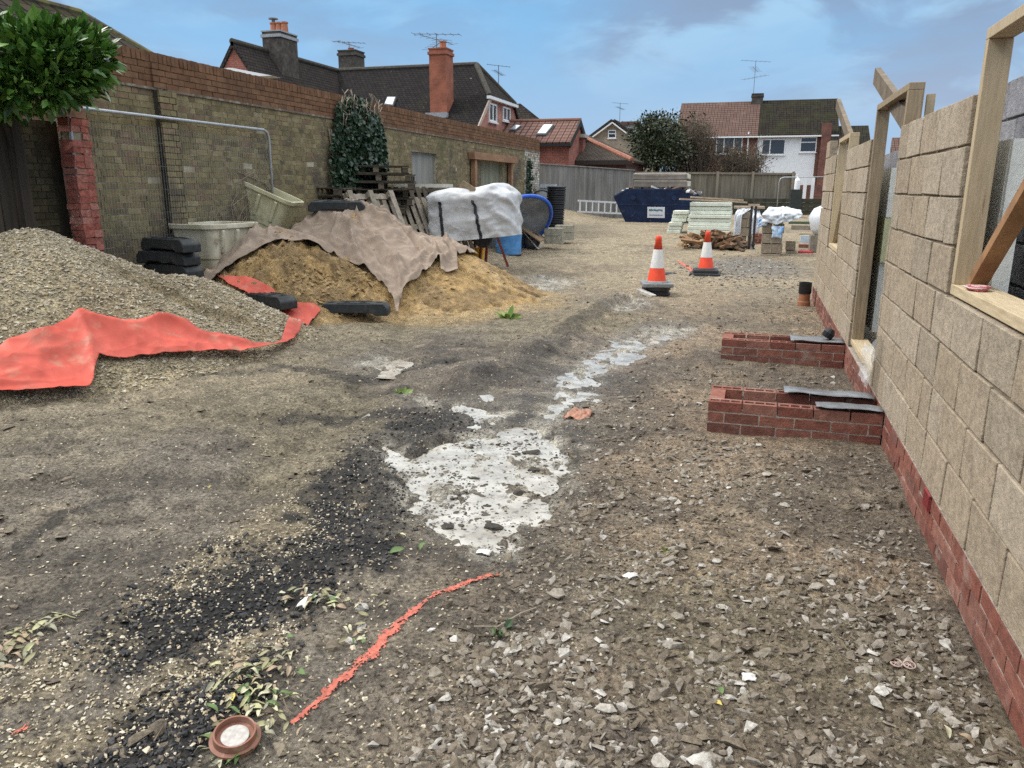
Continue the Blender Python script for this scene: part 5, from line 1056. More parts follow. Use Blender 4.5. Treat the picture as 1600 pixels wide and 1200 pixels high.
# concrete mixer under a white bulk bag
p=PD(748,400,15.3); mx=thing('cement_mixer','red legged cement mixer covered by a white bulk bag','cement mixer',(p[0],p[1],hb(p[0],p[1]))); MRED=mk('faded_red_paint',(.30,.075,.05),rough=.6,amp=.4,dirt=[((.2,.13,.1),9,.5,.7,.7)])
zb=hb(p[0],p[1])
q=MB()
for dx,dy in ((-.0,0),(.13,.02)): q.beam((p[0]+dx,p[1]+dy,zb+.02),(p[0]+dx*.8+.01,p[1]+.25,zb+.75),.05,.05)
for dx in (-.35,.45): q.beam((p[0]+dx,p[1]+.5,zb),(p[0]+dx*.4,p[1]+.4,zb+.8),.05,.05)
q.beam((p[0]-.3,p[1]+.4,zb+.75),(p[0]+.4,p[1]+.4,zb+.75),.06,.06); q.beam((p[0]-.1,p[1],zb+.03),(p[0]+.25,p[1],zb+.03),.05,.05); part(q,'stand',MRED,mx)
w=PD(754,371,14.6); q=MB(); q.lathe([(.05,-.04),(.15,-.05),(.19,-.025),(.19,.025),(.15,.05),(.05,.04)],22,w,RZm(YAW+.4)@RX(math.pi/2)); part(q,'wheel',RUB,mx,smooth=False)
q=MB(); c=PD(745,340,15.7); q.lathe([(.18,-.45),(.38,-.2),(.42,.1),(.28,.4)],20,c,RY(.5)); part(q,'drum',mk('mixer_drum',(.12,.1,.09),rough=.7),mx)
BAGW=mk('white_woven_bag',(.62,.63,.64),rough=.65,cols=[(.43,.44,.45),(.6,.61,.62)],scale=2.5,amp=.12,bump=.25,bscale=26,coord='World',dirt=[((.36,.34,.3),2.4,.57,.72,.6)])
creases(BAGW,3.2,.5,.1); creases(WPL,4.,.5,.1) if 'white_polythene' in MATS else None
bc=PD(742,334,14.7); Rb=RZm(-.02)
def bag_pt(u,v):      # u around, v up
    a=u*2*math.pi; c_,s_=math.cos(a),math.sin(a); f=lambda t,e: math.copysign(abs(t)**e,t)
    w=v*1.0; top=max(0.,(v-.72)/.28); k=(1-.55*top**2.2); k2=1+.04*math.sin(a*3+2)*(1-v)
    x=.84*f(c_,.36)*k*k2*(1-.03*v); y=.48*f(s_,.55)*(k**.8)*k2
    sag=-.26*math.exp(-((x-.02)/.2)**2)*top-.10*top**2+.09*math.exp(-((x-.5)/.25)**2)*top-.05*math.exp(-((x+.6)/.3)**2)*top; z=-.47+1.06*v+sag+.16*x*(1-v)
    wr=.085*(1-abs(2*float(fbm(x*1.3+z*.5+3,z*1.5+y,1.9,2,701))-1))**1.5+.05*(1-abs(2*float(fbm(x+5-z*.6,z*1.4+y,4.5,2,702))-1))
    n=Vector((x,y*1.6,.1)).normalized(); P=Vector((x,y,z))+n*(wr-.05)
    P.z+=-.045*x*(1-v)
    return Vector(bc)+Rb@P
n1_,n2_=90,34; V=[bag_pt(i/n1_,j/(n2_-1)) for j in range(n2_) for i in range(n1_)]
V.append(sum(V[-n1_:],Vector())/n1_); F=[(j*n1_+i,j*n1_+(i+1)%n1_,(j+1)*n1_+(i+1)%n1_,(j+1)*n1_+i) for j in range(n2_-1) for i in range(n1_)]+[((n2_-1)*n1_+i,(n2_-1)*n1_+(i+1)%n1_,len(V)-1) for i in range(n1_)]
bag=thing('bulk_bag','crumpled white bulk bag with black straps pulled over the mixer','bag',bc); q=MB().add(V,F); part(q,'bag_fabric',BAGW,bag,smooth=True)
for u0,v0,v1,du in ((-.50,.0,.66,.06),(.14,.0,.86,.16)):
    def front(xt,v): return min((bag_pt(.56+.38*i/240,v) for i in range(241)),key=lambda P:abs(P.x-bc[0]-xt))
    L_=[front(u0+du*(1-v0_)*1.,v0_*v1)+Vector((0,-.014,0)) for v0_ in np.linspace(0,1,16)]
    V=[p+Vector((s*.028,-.004,0)) for s in (-1,1) for p in L_]; q=MB(); q.add(V,[(i,i+1,16+i+1,16+i) for i in range(15)]); s=part(q,'strap',mk('black_webbing',(.03,.032,.04),rough=.7),bag); so=s.modifiers.new('t','SOLIDIFY'); so.thickness=.012
p=PD(729,298,14.6); o=MB().box(p,(.30,.2,.26),RZm(.3)@RY(.55)).build('timber_offcut',mk('brown_block',(.22,.165,.1),rough=.8,amp=.35,coord='World'),bevel=.004); tag(o,'brown offcut block sitting tilted on top of the white bag','offcut')
p=PD(746,393,15.8); q=MB(); zz=hb(p[0],p[1]); q.lathe([(.12,0),(.15,.3),(.16,.3),(.16,.33),(.14,.33),(.11,.03)],20,(0,0,0)); o=thing('yellow_bucket','yellow plastic bucket beside the mixer legs','bucket',(p[0],p[1],zz)); part(q,'shell',mk('yellow_plastic',(.75,.43,.02),rough=.45,amp=.2),o,local=True,smooth=False); q=MB(); q.tube([(.15*math.cos(t),.02,.31+.12*math.sin(t)) for t in np.linspace(0,math.pi,9)],.006,6); part(q,'handle',STEEL,o,local=True)
# blue drum, cut open
p=G(789,400); dr=thing('blue_plastic_drum','blue plastic drum with its side cut away below the white bag','drum',(p[0],p[1]+.28,p[2])); n=40; V=[];F=[]; R_=.29
for j in range(7):
    for i in range(n):
        a=2*math.pi*i/n; top=.95; d=abs((a-math.radians(205)+math.pi)%(2*math.pi)-math.pi); top-=.55*float(ss(.95,.6,d)); z=top*j/6; rr_=R_*(1-.05*(j==0))+(.012 if j==3 else 0); V.append((rr_*math.cos(a),rr_*math.sin(a),z))
for j in range(6):
    for i in range(n): F.append((j*n+i,j*n+(i+1)%n,(j+1)*n+(i+1)%n,(j+1)*n+i))
F.append(tuple(range(n))[::-1]); o=part(MB().add(V,F),'shell',mk('blue_plastic',(.075,.24,.52),rough=.45,cols=[(.06,.2,.46),(.1,.29,.58)],scale=3,amp=.2,dirt=[((.3,.36,.42),5,.58,.72,.5)]),dr,local=True,fix=False); s=o.modifiers.new('t','SOLIDIFY'); s.thickness=.008
q=MB(); q.lathe([(.285,-.012),(.292,.0),(.292,.02),(.284,.03)],n,(0,0,0),caps=False); part(q,'base_rim',mk('drum_rim',(.02,.02,.022),rough=.6),dr,local=True)
# paddling pool ring
pc=PD(806,352,18.6); pp=thing('paddling_pool','blue rimmed grey pool liner leaning on its edge behind the mixer','pool',pc); Rp=RZm(YAW+.55)@RX(math.radians(42)); n=64; R_=.93
q=MB(); V=[];F=[]
for i in range(n):
    a=2*math.pi*i/n
    for j in range(10): b2=2*math.pi*j/10; r_=R_+.045*math.cos(b2); V.append(Rp@Vector((r_*math.cos(a),.045*math.sin(b2),r_*math.sin(a))))
for i in range(n):
    for j in range(10): F.append((i*10+j,((i+1)%n)*10+j,((i+1)%n)*10+(j+1)%10,i*10+(j+1)%10))
part(q.add(V,F),'rim_tube',mk('blue_tube',(.03,.12,.55),rough=.4,amp=.12),pp,local=True,smooth=True)
V=[];nr=14
for k in range(nr+1):
    for i in range(n):
        a=2*math.pi*i/n; r_=R_*k/nr; w=.16*(1-(k/nr)**2)+.05*(float(fbm(r_*math.cos(a)+4,r_*math.sin(a),2.5,3,711))-.5); V.append(Rp@Vector((r_*math.cos(a),w,r_*math.sin(a))))
o=part(MB().add(V,[(k*n+i,k*n+(i+1)%n,(k+1)*n+(i+1)%n,(k+1)*n+i) for k in range(nr) for i in range(n)]),'liner',mk('grey_liner',(.24,.27,.31),rough=.35,cols=[(.17,.2,.24),(.36,.39,.43)],scale=2.,amp=.3,spec=.5),pp,local=True,smooth=True)
# wheelbarrow
p=G(828,390); wb=thing('wheelbarrow','tipped wheelbarrow with white tubes and its wheel facing the camera','wheelbarrow',(p[0],p[1]+.2,p[2])); wc=Vector((0,0,.205)); Rw=RZm(YAW+.25)@RX(math.pi/2)
q=MB(); q.lathe([(.13,-.04),(.17,-.05),(.205,-.03),(.205,.03),(.17,.05),(.13,.04)],26,wc,Rw,caps=False); wl=part(q,'wheel',RUB,wb,local=True,smooth=True); q=MB(); q.lathe([(.03,-.05),(.04,-.03),(.132,-.025),(.132,.025),(.04,.03),(.03,.05)],20,wc,Rw); part(q,'rim',mk('wheel_rim',(.12,.11,.1),rough=.6),wl,local=True)
q=MB()
for s in (-1,1):
    e=Vector((.17,.0,.02)); q.tube([e+Vector((0,.1*s,0)),wc+Vector((0,.1*s,0)),Vector((-.28,.12*s,.52)),Vector((-.34,.16*s,.66)),Vector((-.28,.2*s,.74))],.016,8)
q.tube([(.17,-.1,.02),(.17,.1,.02)],.016,8); part(q,'frame',mk('white_tube',(.6,.6,.58),rough=.45,amp=.25),wb,local=True,smooth=True)
q=MB(); q.slab([(-.34,-.28,.62),(.28,-.28,.22),(.28,.30,.24),(-.34,.3,.66)],.03); part(q,'tray',mk('tan_board',(.34,.24,.15),rough=.75,amp=.3),wb,local=True)
# concrete blocks stacked in twos
CB=mk('pale_concrete',(.34,.31,.25),rough=.9,cols=[(.26,.245,.18),(.4,.37,.31)],scale=5,amp=.3,bump=.5,bscale=50,dirt=[((.2,.2,.1),5,.5,.7,.6)])
cb0=MB().box((0,0,.1),(.46,.32,.19),jit=.006).build('concrete_block',CB,None,local=True,bevel=.006); first=[1]
def cblock(p,yaw,label):
    o=cb0 if first[0] else cb0.copy()
    if not first[0]: COL.objects.link(o)
    first[0]=0; o.location=[float(v) for v in p]; o.rotation_euler=(0,0,yaw); tag(o,label,'concrete block','concrete blocks stacked near the drum')
p=PD(866,381,19.3)
cblock((p[0],p[1],p[2]),.12,'lower block of the front pair left of the open yard'); cblock((p[0]-.02,p[1]+.02,p[2]+.192),.16,'upper greenish block of the front pair near wheelbarrow')
p=PD(882,375,20.4); cblock((p[0],p[1],p[2]),.1,'lower block of the rear pair by the black rings'); cblock((p[0],p[1],p[2]+.192),.05,'upper block of the rear pair by the black rings')
# ribbed black rings
p=PD(866,353,25.5); zb=hb(p[0],p[1])-.02; BLKP=mk('black_polypipe',(.018,.019,.022),rough=.38,amp=.25,spec=.5)
rg=MB().lathe([(.27,0),(.31,.015),(.31,.05),(.275,.06),(.275,.08),(.31,.09),(.31,.13),(.27,.146),(.24,.146),(.24,0)],32,caps=False).build('chamber_ring',BLKP,None,local=True)
for k in range(9):
    o=rg if k==0 else rg.copy()
    if k: COL.objects.link(o)
    o.location=(p[0]+.012*k*.6,p[1],zb+.147*k); tag(o,'black ribbed plastic ring in the tall stack by the fence','ring','black inspection chamber rings in one stack')
q=MB(); c=PD(846,314,25.6)
for k in range(5):
    q.tube([tuple(Vector(c)+RZm(YAW)@Vector((.34*math.cos(t),-.05*k,.34*math.sin(t)))) for t in np.linspace(0,2*math.pi,28)],.028,6,cap=False)
o=q.build('pipe_coil',BLKP,smooth=True); tag(o,'coil of black pipe hanging left of the ring stack','pipe coil')
q=MB(); c=PD(857,299,26.4); q.box((c[0],c[1],c[2]/2+.3),(.5,.5,c[2]*.92),.1); q.box((c[0],c[1],c[2]+.14),(.58,.58,.05),.1); o=q.build('grey_bin',mk('pale_grey_plastic',(.4,.42,.44),rough=.5,amp=.1)); tag(o,'pale grey lidded bin behind the black ring stack','bin')
q=MB(); c=PD(839,330,24.); q.tube([PD(839,338,23.9),PD(840,308,23.9)],.035,8); o=q.build('blue_pipe',mk('blue_water_pipe',(.1,.25,.45),rough=.5)); tag(o,'upright blue water pipe beside the pipe coil','pipe')
def crumple(name,c,sx,sy,sz,mat,label,cat,seed,R=None,n=26,group=None):
    u=np.linspace(-1,1,n); X,Y=np.meshgrid(u,u); x=X.ravel();y=Y.ravel()
    z=(1-np.abs(2*fbm(x,y,1.5,4,seed)-1))*1.2-.5-.4*(x*x+y*y); P=np.stack([x*sx*(1+.35*(fbm(x,y,1.2,2,seed+3)-.5)),y*sy*(1+.35*(fbm(x,y,1.2,2,seed+4)-.5)),(z+.5)*sz],1)
    if R is not None: P=P@np.array(R).T
    o=fast(name,P+np.array(c),gridfaces(n,n),mat,None,smooth=True); s=o.modifiers.new('t','SOLIDIFY'); s.thickness=.002; return tag(o,label,cat,group)
WPL=mk('white_polythene',(.66,.69,.72),rough=.35,amp=.1,spec=.5,bump=.2,bscale=20,coord='World'); 
crumple('plastic_scrap',PD(833,325,23.4),.35,.3,.35,WPL,'heap of crumpled clear white plastic by the ring stack','plastic scrap',801)
# ladder on its side
a=PD(903,322,31.);b_=PD(985,326,32.3); lad=thing('aluminium_ladder','aluminium ladder lying on its side along the grey fence','ladder',tuple((a+b_)/2)); AL=mk('aluminium',(.72,.73,.74),rough=.35,metal=.3,amp=.08); u_=(b_-a); zr=.215
for s in (-1,1): q=MB(); q.beam(a+np.array([0,0,s*zr]),b_+np.array([0,.0,s*zr]),.03,.07); part(q,'rail',AL,lad)
for k in range(9): pnt=a+u_*(.04+.115*k); q=MB(); q.beam(pnt+np.array([0,0,-zr]),pnt+np.array([0,0,zr]),.05,.05); part(q,'rung',AL,lad)
# ---------------------------------------------------------------- skip
sk_c=PD(1022,351,28.6); zs=sk_c[2]+.02; sx,sy=sk_c[0],sk_c[1]; sk=thing('waste_skip','dark blue metal skip heaped with rubbish and an old mattress','skip',(sx,sy+.85,zs),-.05)
NAVY=mk('navy_skip_paint',(.008,.022,.07),rough=.5,cols=[(.006,.016,.05),(.012,.032,.095)],scale=3,amp=.3,dirt=[((.12,.10,.085),6,.6,.72,.7),((.25,.27,.3),12,.7,.76,.6)])
out=[(-1.48,.98),(-1.0,1.24),(1.0,1.24),(1.48,.98),(1.0,0),(-1.0,0)]
q=MB()
for s in (-1,1):
    v0=[(x,s*(.62+.24*z/1.24),z) for x,z in out]; q.slab(v0 if s<0 else v0[::-1],.05)
for s in (-1,1): q.slab([(s*1.0,-.62,0),(s*1.48,-.81,.98),(s*1.48,.81,.98),(s*1.0,.62,0)][::s],.05)
q.ab((-1.,-.62,0),(1.,.62,.05)); body=part(q,'body',NAVY,sk,local=True)
q=MB()
for s in (-1,1):
    for (x0,z0),(x1,z1) in zip(out[:3],out[1:4]): q.beam((x0,s*(.64+.24*z0/1.24),z0),(x1,s*(.64+.24*z1/1.24),z1),.07,.06)
    q.beam((s*1.48,-.82,.98),(s*1.48,.82,.98),.06,.07)
part(q,'rim',NAVY,sk,local=True)
q=MB(); q.beam((-1.33,-.80,.70),(1.33,-.80,.70),.05,.045); part(q,'side_rail',NAVY,sk,local=True)
for x in (-.75,.75): q=MB(); q.lathe([(.06,0),(.06,.12),(.09,.12),(.09,.15)],14,(x,-.80,.95),RX(math.pi/2)); part(q,'lifting_lug',NAVY,sk,local=True)
sg=MB(); Rs=RX(.19); sc_=Vector((.08,-.772,.42)); sg.box(sc_,(.64,.02,.40),Rs); sgn=part(sg,'sign_board',mk('sign_white',(.74,.76,.8),rough=.4,amp=.05),sk,local=True)
q=MB(); rs=random.Random(5)
for i in range(9): x=-.235+i*.056; hgt=rs.uniform(.05,.085); q.box(sc_+Rs@Vector((x,-.012,.085+rs.uniform(-.01,.01))),(.045,.004,hgt),Rs@RY(rs.uniform(-.3,.3)))
part(q,'sign_heading',mk('sign_teal',(.03,.16,.2),rough=.5,amp=.1),sgn,local=True); q=MB()
for i in range(12):
    q.box(sc_+Rs@Vector((-.23+i*.042,-.012,-.10)),(.03,.004,.045),Rs)
part(q,'sign_small_print',mk('sign_grey',(.25,.28,.36),rough=.5),sgn,local=True)
# waste in the skip
q=MB(); n=24
for j in range(12):
    for i in range(n): x=-1.35+2.7*i/(n-1); y=-.75+1.5*j/11; q.v.append((x,y,1.0+.22*(1-(x/1.5)**2)*(1-(y/.95)**4)+.12*(float(fbm(x+9,y,3,3,811))-.5)))
q.f+=[tuple(int(t) for t in f) for f in gridfaces(12,n)]; part(q,'rubble_fill',mk('skip_rubble',(.16,.13,.1),rough=.95,cols=[(.07,.055,.04),(.3,.27,.22)],scale=9,amp=.4,bump=.8,bscale=20),sk,local=True)
rs=random.Random(9)
cols=[mk('waste_white',(.6,.6,.58),rough=.6,amp=.1),mk('waste_brown',(.12,.08,.05),rough=.9,amp=.3),mk('waste_grey',(.3,.3,.3),rough=.8,amp=.2)]
for i in range(46):
    x=rs.uniform(-1.35,1.35);y=rs.uniform(-.78,.3); z=1.16+.1*(1-(x/1.4)**2); k=rs.choice((0,1,1,2)); q=MB(); R=RZm(rs.uniform(0,3))@RY(rs.uniform(-.6,.6))
    w=Matrix.Rotation(-.05,3,'Z')@Vector((x,y,z))+Vector((sx,sy+.85,zs)); q.box(w,(rs.uniform(.15,.6),rs.uniform(.05,.16),rs.uniform(.03,.09)),R,jit=.015); o=q.build('waste_scrap',cols[k],uv=False); tag(o,'bit of broken rubbish in the blue skip','waste','rubbish heaped in the skip')
MAT=mk('brown_grey_mattress',(.19,.165,.14),rough=.95,cols=[(.15,.13,.11),(.25,.22,.19)],scale=2,amp=.2); MATP=mk('cream_mattress_top',(.46,.43,.38),rough=.95,amp=.15)
def mattress(px0,px1,py0,py1,label,mt,top,sag):
    a=PD(px0,py1,28.9);c=PD(px1,py0,28.2); q=MB(); n=18; x0,x1=a[0],c[0]; z0,z1=a[2],c[2]; y=a[1]; D_=1.25
    V=[];pr_=[(0,0),(-.035,.06),(-.03,.5),(-.035,.94),(0,1)]
    for i in range(n+1):
        t=i/n; x=x0+(x1-x0)*t; dz=-sag*4*t*(1-t)
        for s in (0,1):
            for (dy,f) in (pr_ if s==0 else pr_[::-1]): V.append((x,y+(dy if s==0 else D_-dy),z0+(z1-z0)*f+dz*(1 if f>.3 else .6)))
    m=10; F=[(i*m+j,(i+1)*m+j,(i+1)*m+(j+1)%m,i*m+(j+1)%m) for i in range(n) for j in range(m)]+[tuple(range(m)),tuple(n*m+j for j in range(m))[::-1]]
    r=thing('mattress',label,'mattress',(float((x0+x1)/2),float(y),float(z0))); q.add(V,F); part(q,'cover',mt,r,bevel=.02)
    q=MB(); q.ab((x0+.03,y+.04,z1-.01-sag*.2),(x1-.03,y+D_-.04,z1+.025)); part(q,'top_panel',top,r,bevel=.02)
    q=MB(); q.ab((x1-.01,y+.05,z0+.04),(x1+.05,y+D_-.05,z1-.02)); part(q,'end_panel',mk('cream_ticking',(.55,.53,.45),rough=.9,amp=.15),r,bevel=.02); return r
mattress(990,1073,282,293,'lower brown divan base lying on the skip rubbish',MAT,MAT,-.0); mattress(989,1073,271,281,'upper sagging mattress with a cream top on the skip',MAT,MATP,.03)
# ---------------------------------------------------------------- insulation packs
MINT=mk('mint_insulation',(.66,.69,.6),rough=.75,cols=[(.6,.63,.53),(.72,.75,.66)],scale=4,amp=.12,coord='World')
def pack(px0,px1,py0,py1,D,n,label,dy=.9):
    a=PD(px0,py1,D);c=PD(px1,py0,D); x0,x1=a[0],c[0]; z0,z1=a[2],c[2]; y=a[1]; h=(z1-z0)/n
    r=thing('insulation_pack',label,'insulation',(float((x0+x1)/2),float(y),float(z0)),0,'mint green insulation board packs')
    for k in range(n): q=MB(); e=random.uniform(-.025,.025); q.ab((x0+e,y+random.uniform(-.02,.02),z0+k*h+.004),(x1+e,y+dy,z0+(k+1)*h-.006)); part(q,'slab',MINT,r,bevel=.012)
pack(1074,1142,353,372,22.4,3,'lowest big pack of mint insulation slabs'); pack(1075,1143,335,352.6,22.4,3,'middle big pack of mint insulation slabs'); pack(1077,1144,316,334.6,22.4,3,'top big pack of mint insulation slabs under the planks')
pack(1043,1066,347,365,23.0,3,'lower small pack left of the big mint stack',.7); pack(1050,1075,329,346.6,23.0,3,'upper small pack left of the big mint stack',.7)
PLK=mk('pale_scaffold_plank',(.42,.33,.24),rough=.8,amp=.35,scale=5,coord='World')
for i,(x0,y0,x1,y1,dy) in enumerate(((1062,311,1150,315,.05),(1078,308,1160,313,.4),(1092,312.5,1166,316.5,.25))):
    a=PD(x0,y0,22.3);c=PD(x1,y1,22.3); a[1]+=dy;c[1]+=dy; o=MB().beam(a,c,.2,.045).build('plank',PLK); tag(o,('front','rear','short middle')[i]+' pale plank lying on top of the mint insulation','plank',None)
# block columns wrapped with polythene
TB=mk('tan_stack_block',(.30,.25,.18),rough=.95,island=[(.27,.215,.15),(.33,.27,.2),(.3,.24,.17),(.24,.19,.14)],scale=9,amp=.3,coord='World',bump=.8,bscale=55)
def column(px0,px1,pyt,pyb,D,label,seed,dy=.5):
    a=PD(px0,pyb,D);c=PD(px1,pyt,D); x0,x1,z0,z1,y=a[0],c[0],a[2],c[2],a[1]; r=thing('block_stack',label,'block stack',(float((x0+x1)/2),float(y),float(z0))); rs=random.Random(seed); q=MB(); z=z0; k=0
    while z<z1-.05:
        h=min(.215,z1-z); p=x0-(.22 if k%2 else 0)
        while p<x1-.02:
            s,e=max(p,x0),min(p+.44,x1); p+=.45
            if e-s>.04: q.box(((s+e)/2+rs.uniform(-.01,.01),y+dy/2+rs.uniform(-.012,.012),z+h/2),(e-s-.006,dy,h-.008),jit=.004)
        z+=.222;k+=1
    part(q,'blocks',TB,r,uv=False,bevel=.006); return r,(x0,x1,y,z0,z1,dy)
def drape(name,pts,mat,label,parent_group=None,seed=0,n=18):   # hanging sheet between rows of points
    rows=[np.array([[float(v) for v in p] for p in r]) for r in pts]; V=[]; m=n
    for i in range(m):
        t=i/(m-1)*(len(rows)-1); k=min(int(t),len(rows)-2); f=t-k
        for j in range(n):
            s=j/(n-1)*(len(rows[0])-1); l=min(int(s),len(rows[0])-2); g=s-l
            P=(rows[k][l]*(1-g)+rows[k][l+1]*g)*(1-f)+(rows[k+1][l]*(1-g)+rows[k+1][l+1]*g)*f
            V.append(P+np.array([.05*(float(fbm(i*.3,j*.35,1,2,seed))-.5),-.10*(1-abs(2*float(fbm(i*.25+j*.1,j*.4,1,3,seed+2))-1))+.03,.05*(float(fbm(i*.3,j*.3,1,2,seed+5))-.5)]))
    o=fast(name,np.array(V),gridfaces(m,n),mat,None,smooth=True); s=o.modifiers.new('t','SOLIDIFY'); s.thickness=.003; return tag(o,label,'plastic sheet')
_,(x0,x1,y,z0,z1,dy)=column(1151,1178,330,396,20.2,'tall narrow stack of tan blocks with white sheeting down its sides',71)
drape('polythene_sheet',[[(x0-.1,y-.03,z0+.05),(x0+.05,y-.04,z0+.1)],[(x0-.12,y-.05,z1-.1),(x0+.06,y-.05,z1-.08)],[(x0-.05,y+.1,z1+.06),(x0+.3,y+.1,z1+.07)]],WPL,'white sheet hanging down the left side of the narrow block stack',seed=821)
drape('polythene_sheet',[[(x1-.02,y-.03,z1-.6),(x1+.14,y+.1,z1-.55)],[(x1-.05,y-.05,z1-.15),(x1+.2,y+.05,z1-.12)],[(x0+.3,y+.1,z1+.07),(x1+.12,y+.3,z1+.08)]],WPL,'white sheet hanging down the right side of the narrow block stack',seed=831)
q=MB(); q.box(((x0+x1)/2+.05,y+.3,z1+.1),(.75,.5,.06),.05); o=q.build('cream_board',PLK); tag(o,'pale board capping the narrow block stack','board')
_,(x0,x1,y,z0,z1,dy)=column(1187,1226,338,411,17.6,'block stack topped with blue and white plastic wrapping',73,.45)
column(1226,1246,372,406,17.9,'short lichen stained block stack right of the wrapped one',74,.4)
drape('polythene_sheet',[[(x0-.02,y-.04,z1-.12),(x0+.3,y-.06,z1-.16),(x1+.1,y-.05,z1-.1),(x1+.28,y,z1-.05)],[(x0-.03,y-.05,z1+.05),(x0+.3,y-.07,z1+.03),(x1,y-.05,z1+.08),(x1+.36,y+.05,z1+.06)],[(x0+.1,y+.1,z1+.2),(x0+.35,y+.15,z1+.22),(x1,y+.15,z1+.22),(x1+.3,y+.2,z1+.16)],[(x0+.1,y+.45,z1+.1),(x0+.35,y+.5,z1+.14),(x1,y+.5,z1+.14),(x1+.3,y+.5,z1+.1)]],WPL,'billowing white plastic wrapping over the wider block stack',seed=841,n=26)
BLU=mk('blue_white_wrap',(.3,.5,.75),rough=.4,cols=[(.62,.68,.74),(.5,.62,.76),(.09,.3,.62)],scale=5,amp=.1,coord='World')
drape('printed_wrapper',[[(x0+.22,y-.05,z1-.45),(x1-.04,y-.06,z1-.45)],[(x0+.2,y-.06,z1-.2),(x1-.02,y-.06,z1-.2)]],BLU,'blue and white wrapper flap hanging on the wider block stack',seed=851,n=10)
drape('printed_wrapper',[[(x0-.12,y+.05,z1-.25),(x0+.08,y-.02,z1-.2)],[(x0-.1,y+.05,z1-.05),(x0+.1,y-.03,z1)]],BLU,'bright blue wrapper corner at the left of the wider stack',seed=855,n=10)
# tripod prop
p=PD(1171,404,18.9); tr=thing('prop_stand','pair of dark steel props with splayed feet before the block stack','prop stand',p); DST=mk('dark_steel',(.05,.05,.055),rough=.5,metal=.4,amp=.3)
for dx in (-.035,.06): q=MB(); q.tube([(p[0]+dx,p[1],p[2]),(p[0]+dx,p[1],p[2]+1.25)],.028,8); part(q,'pole',DST,tr,uv=False)
for k in range(4): a=k*1.57+.5; q=MB(); q.tube([(p[0],p[1],p[2]+.35),(p[0]+.34*math.cos(a),p[1]+.34*math.sin(a),p[2]+.0)],.014,6); part(q,'leg',DST,tr,uv=False)
q=MB(); q.ab((p[0]-.12,p[1]-.04,p[2]+1.25),(p[0]+.14,p[1]+.04,p[2]+1.3)); part(q,'head_plate',PLK,tr)
# bricks, sheets and slabs by the far end
def redstack(px0,px1,py0,py1,D,label):
    a=PD(px0,py1,D);c=PD(px1,py0,D); r=thing('brick_stack',label,'brick stack',(float((a[0]+c[0])/2),float(a[1]),float(a[2]))); q=MB(); bricks(q,(a[0],a[1],a[2]),(1,0,0),(0,-1,0),c[0]-a[0],max(2,int((c[2]-a[2])/.075)),depth=.2,seed=5,jit=.004); part(q,'bricks',NEWRED,r,uv=False,fix=False)
redstack(1177,1200,361,383,19.8,'small stack of new red bricks between the two block stacks'); redstack(1247,1292,378,396,19.,'stack of new red bricks behind the end of block wall')
def sbox(name,px0,px1,py0,py1,D,dy,mat,label,cat,yaw=0,bev=.004):
    a=PD(px0,py1,D);c=PD(px1,py0,D); o=MB().box(((a[0]+c[0])/2,a[1]+dy/2,(a[2]+c[2])/2),(c[0]-a[0],dy,c[2]-a[2]),yaw).build(name,mat,bevel=bev); return tag(o,label,cat)
sbox('timber_rail',1236,1295,352,359,19.5,.1,PALL,'grey timber rail spanning behind the short block stack','rail'); sbox('green_rail',1232,1295,346,350,20.2,.1,mk('green_rail_paint',(.09,.12,.07),rough=.8,amp=.3),'dark green rail just above the grey timber rail','rail')
sbox('timber_rail',1248,1295,364,367,19.2,.12,TIM,'pale batten under the grey timber rail','rail')
sbox('pale_blue_board',1250,1295,368,379,19.1,.03,mk('pale_blue_foil',(.5,.62,.7),rough=.4,amp=.08),'pale blue foil faced board on top of red bricks','board',.06)
sbox('red_sack',1247,1270,392,399,18.,.3,mk('red_sack',(.4,.03,.045),rough=.6,amp=.3),'flat red sack lying on the white slab','sack',0,.03)
sbox('concrete_slab',1246,1292,399,405,17.9,.5,mk('white_slab',(.55,.51,.45),rough=.8,amp=.15),'pale slab lying on a grey block by the wall end','slab'); sbox('grey_block',1249,1292,405.3,424,17.9,.45,mk('plain_grey_block',(.22,.22,.225),rough=.9,amp=.2,bump=.5),'grey block under the pale slab','block')
p=PD(1290,342,18.); q=MB(); q.lathe([(.02,-.36),(.22,-.33),(.3,-.22),(.34,-.1),(.36,.02),(.34,.12),(.28,.24),(.15,.32),(.02,.35)],40,p); q.v=[tuple(np.array(v)+(np.array(v)-p)*.35*(float(fbm(v[0]*1.3+v[1]*.4,v[2]*1.6,2.5,3,845))-.5)) for v in q.v]; o=q.build('white_sack',WPL,smooth=True); tag(o,'rounded white sack bulging out behind the block wall end','sack')
o=MB().box((p[0],p[1],(p[2]-.37+hb(p[0],p[1]))/2),(.6,.5,p[2]-.37-hb(p[0],p[1]))).build('pallet_crate',PALL); tag(o,'grey wooden crate under the rounded white sack','crate')
sbox('dark_compost_bin',1232,1253,296,345,34.,.6,mk('black_green_bin',(.03,.038,.034),rough=.6,amp=.3),'tall dark green bin standing against the bank','bin')
p=PD(1245,296,34.1); q=MB(); q.lathe([(.12,0),(.12,.38),(.05,.5),(.05,.6),(.06,.6),(.06,.64)],16,p); o=q.build('white_bottle',UPVC,smooth=False); tag(o,'large white plastic bottle standing on the dark bin','bottle')
hf=thing('site_fence_rail','galvanised fence panel top rail in front of the white house','fence',PD(1250,276,36)); a=PD(1218,277,36.);c=PD(1300,276,36.)
q=MB(); q.tube([(a[0],a[1],hb(0,30)),(a[0],a[1],a[2]-.2),(a[0]+.06,a[1],a[2]-.05),(a[0]+.2,a[1],a[2]),tuple(c)],.022,8); part(q,'frame',GALV,hf,smooth=True)
q=MB(); 
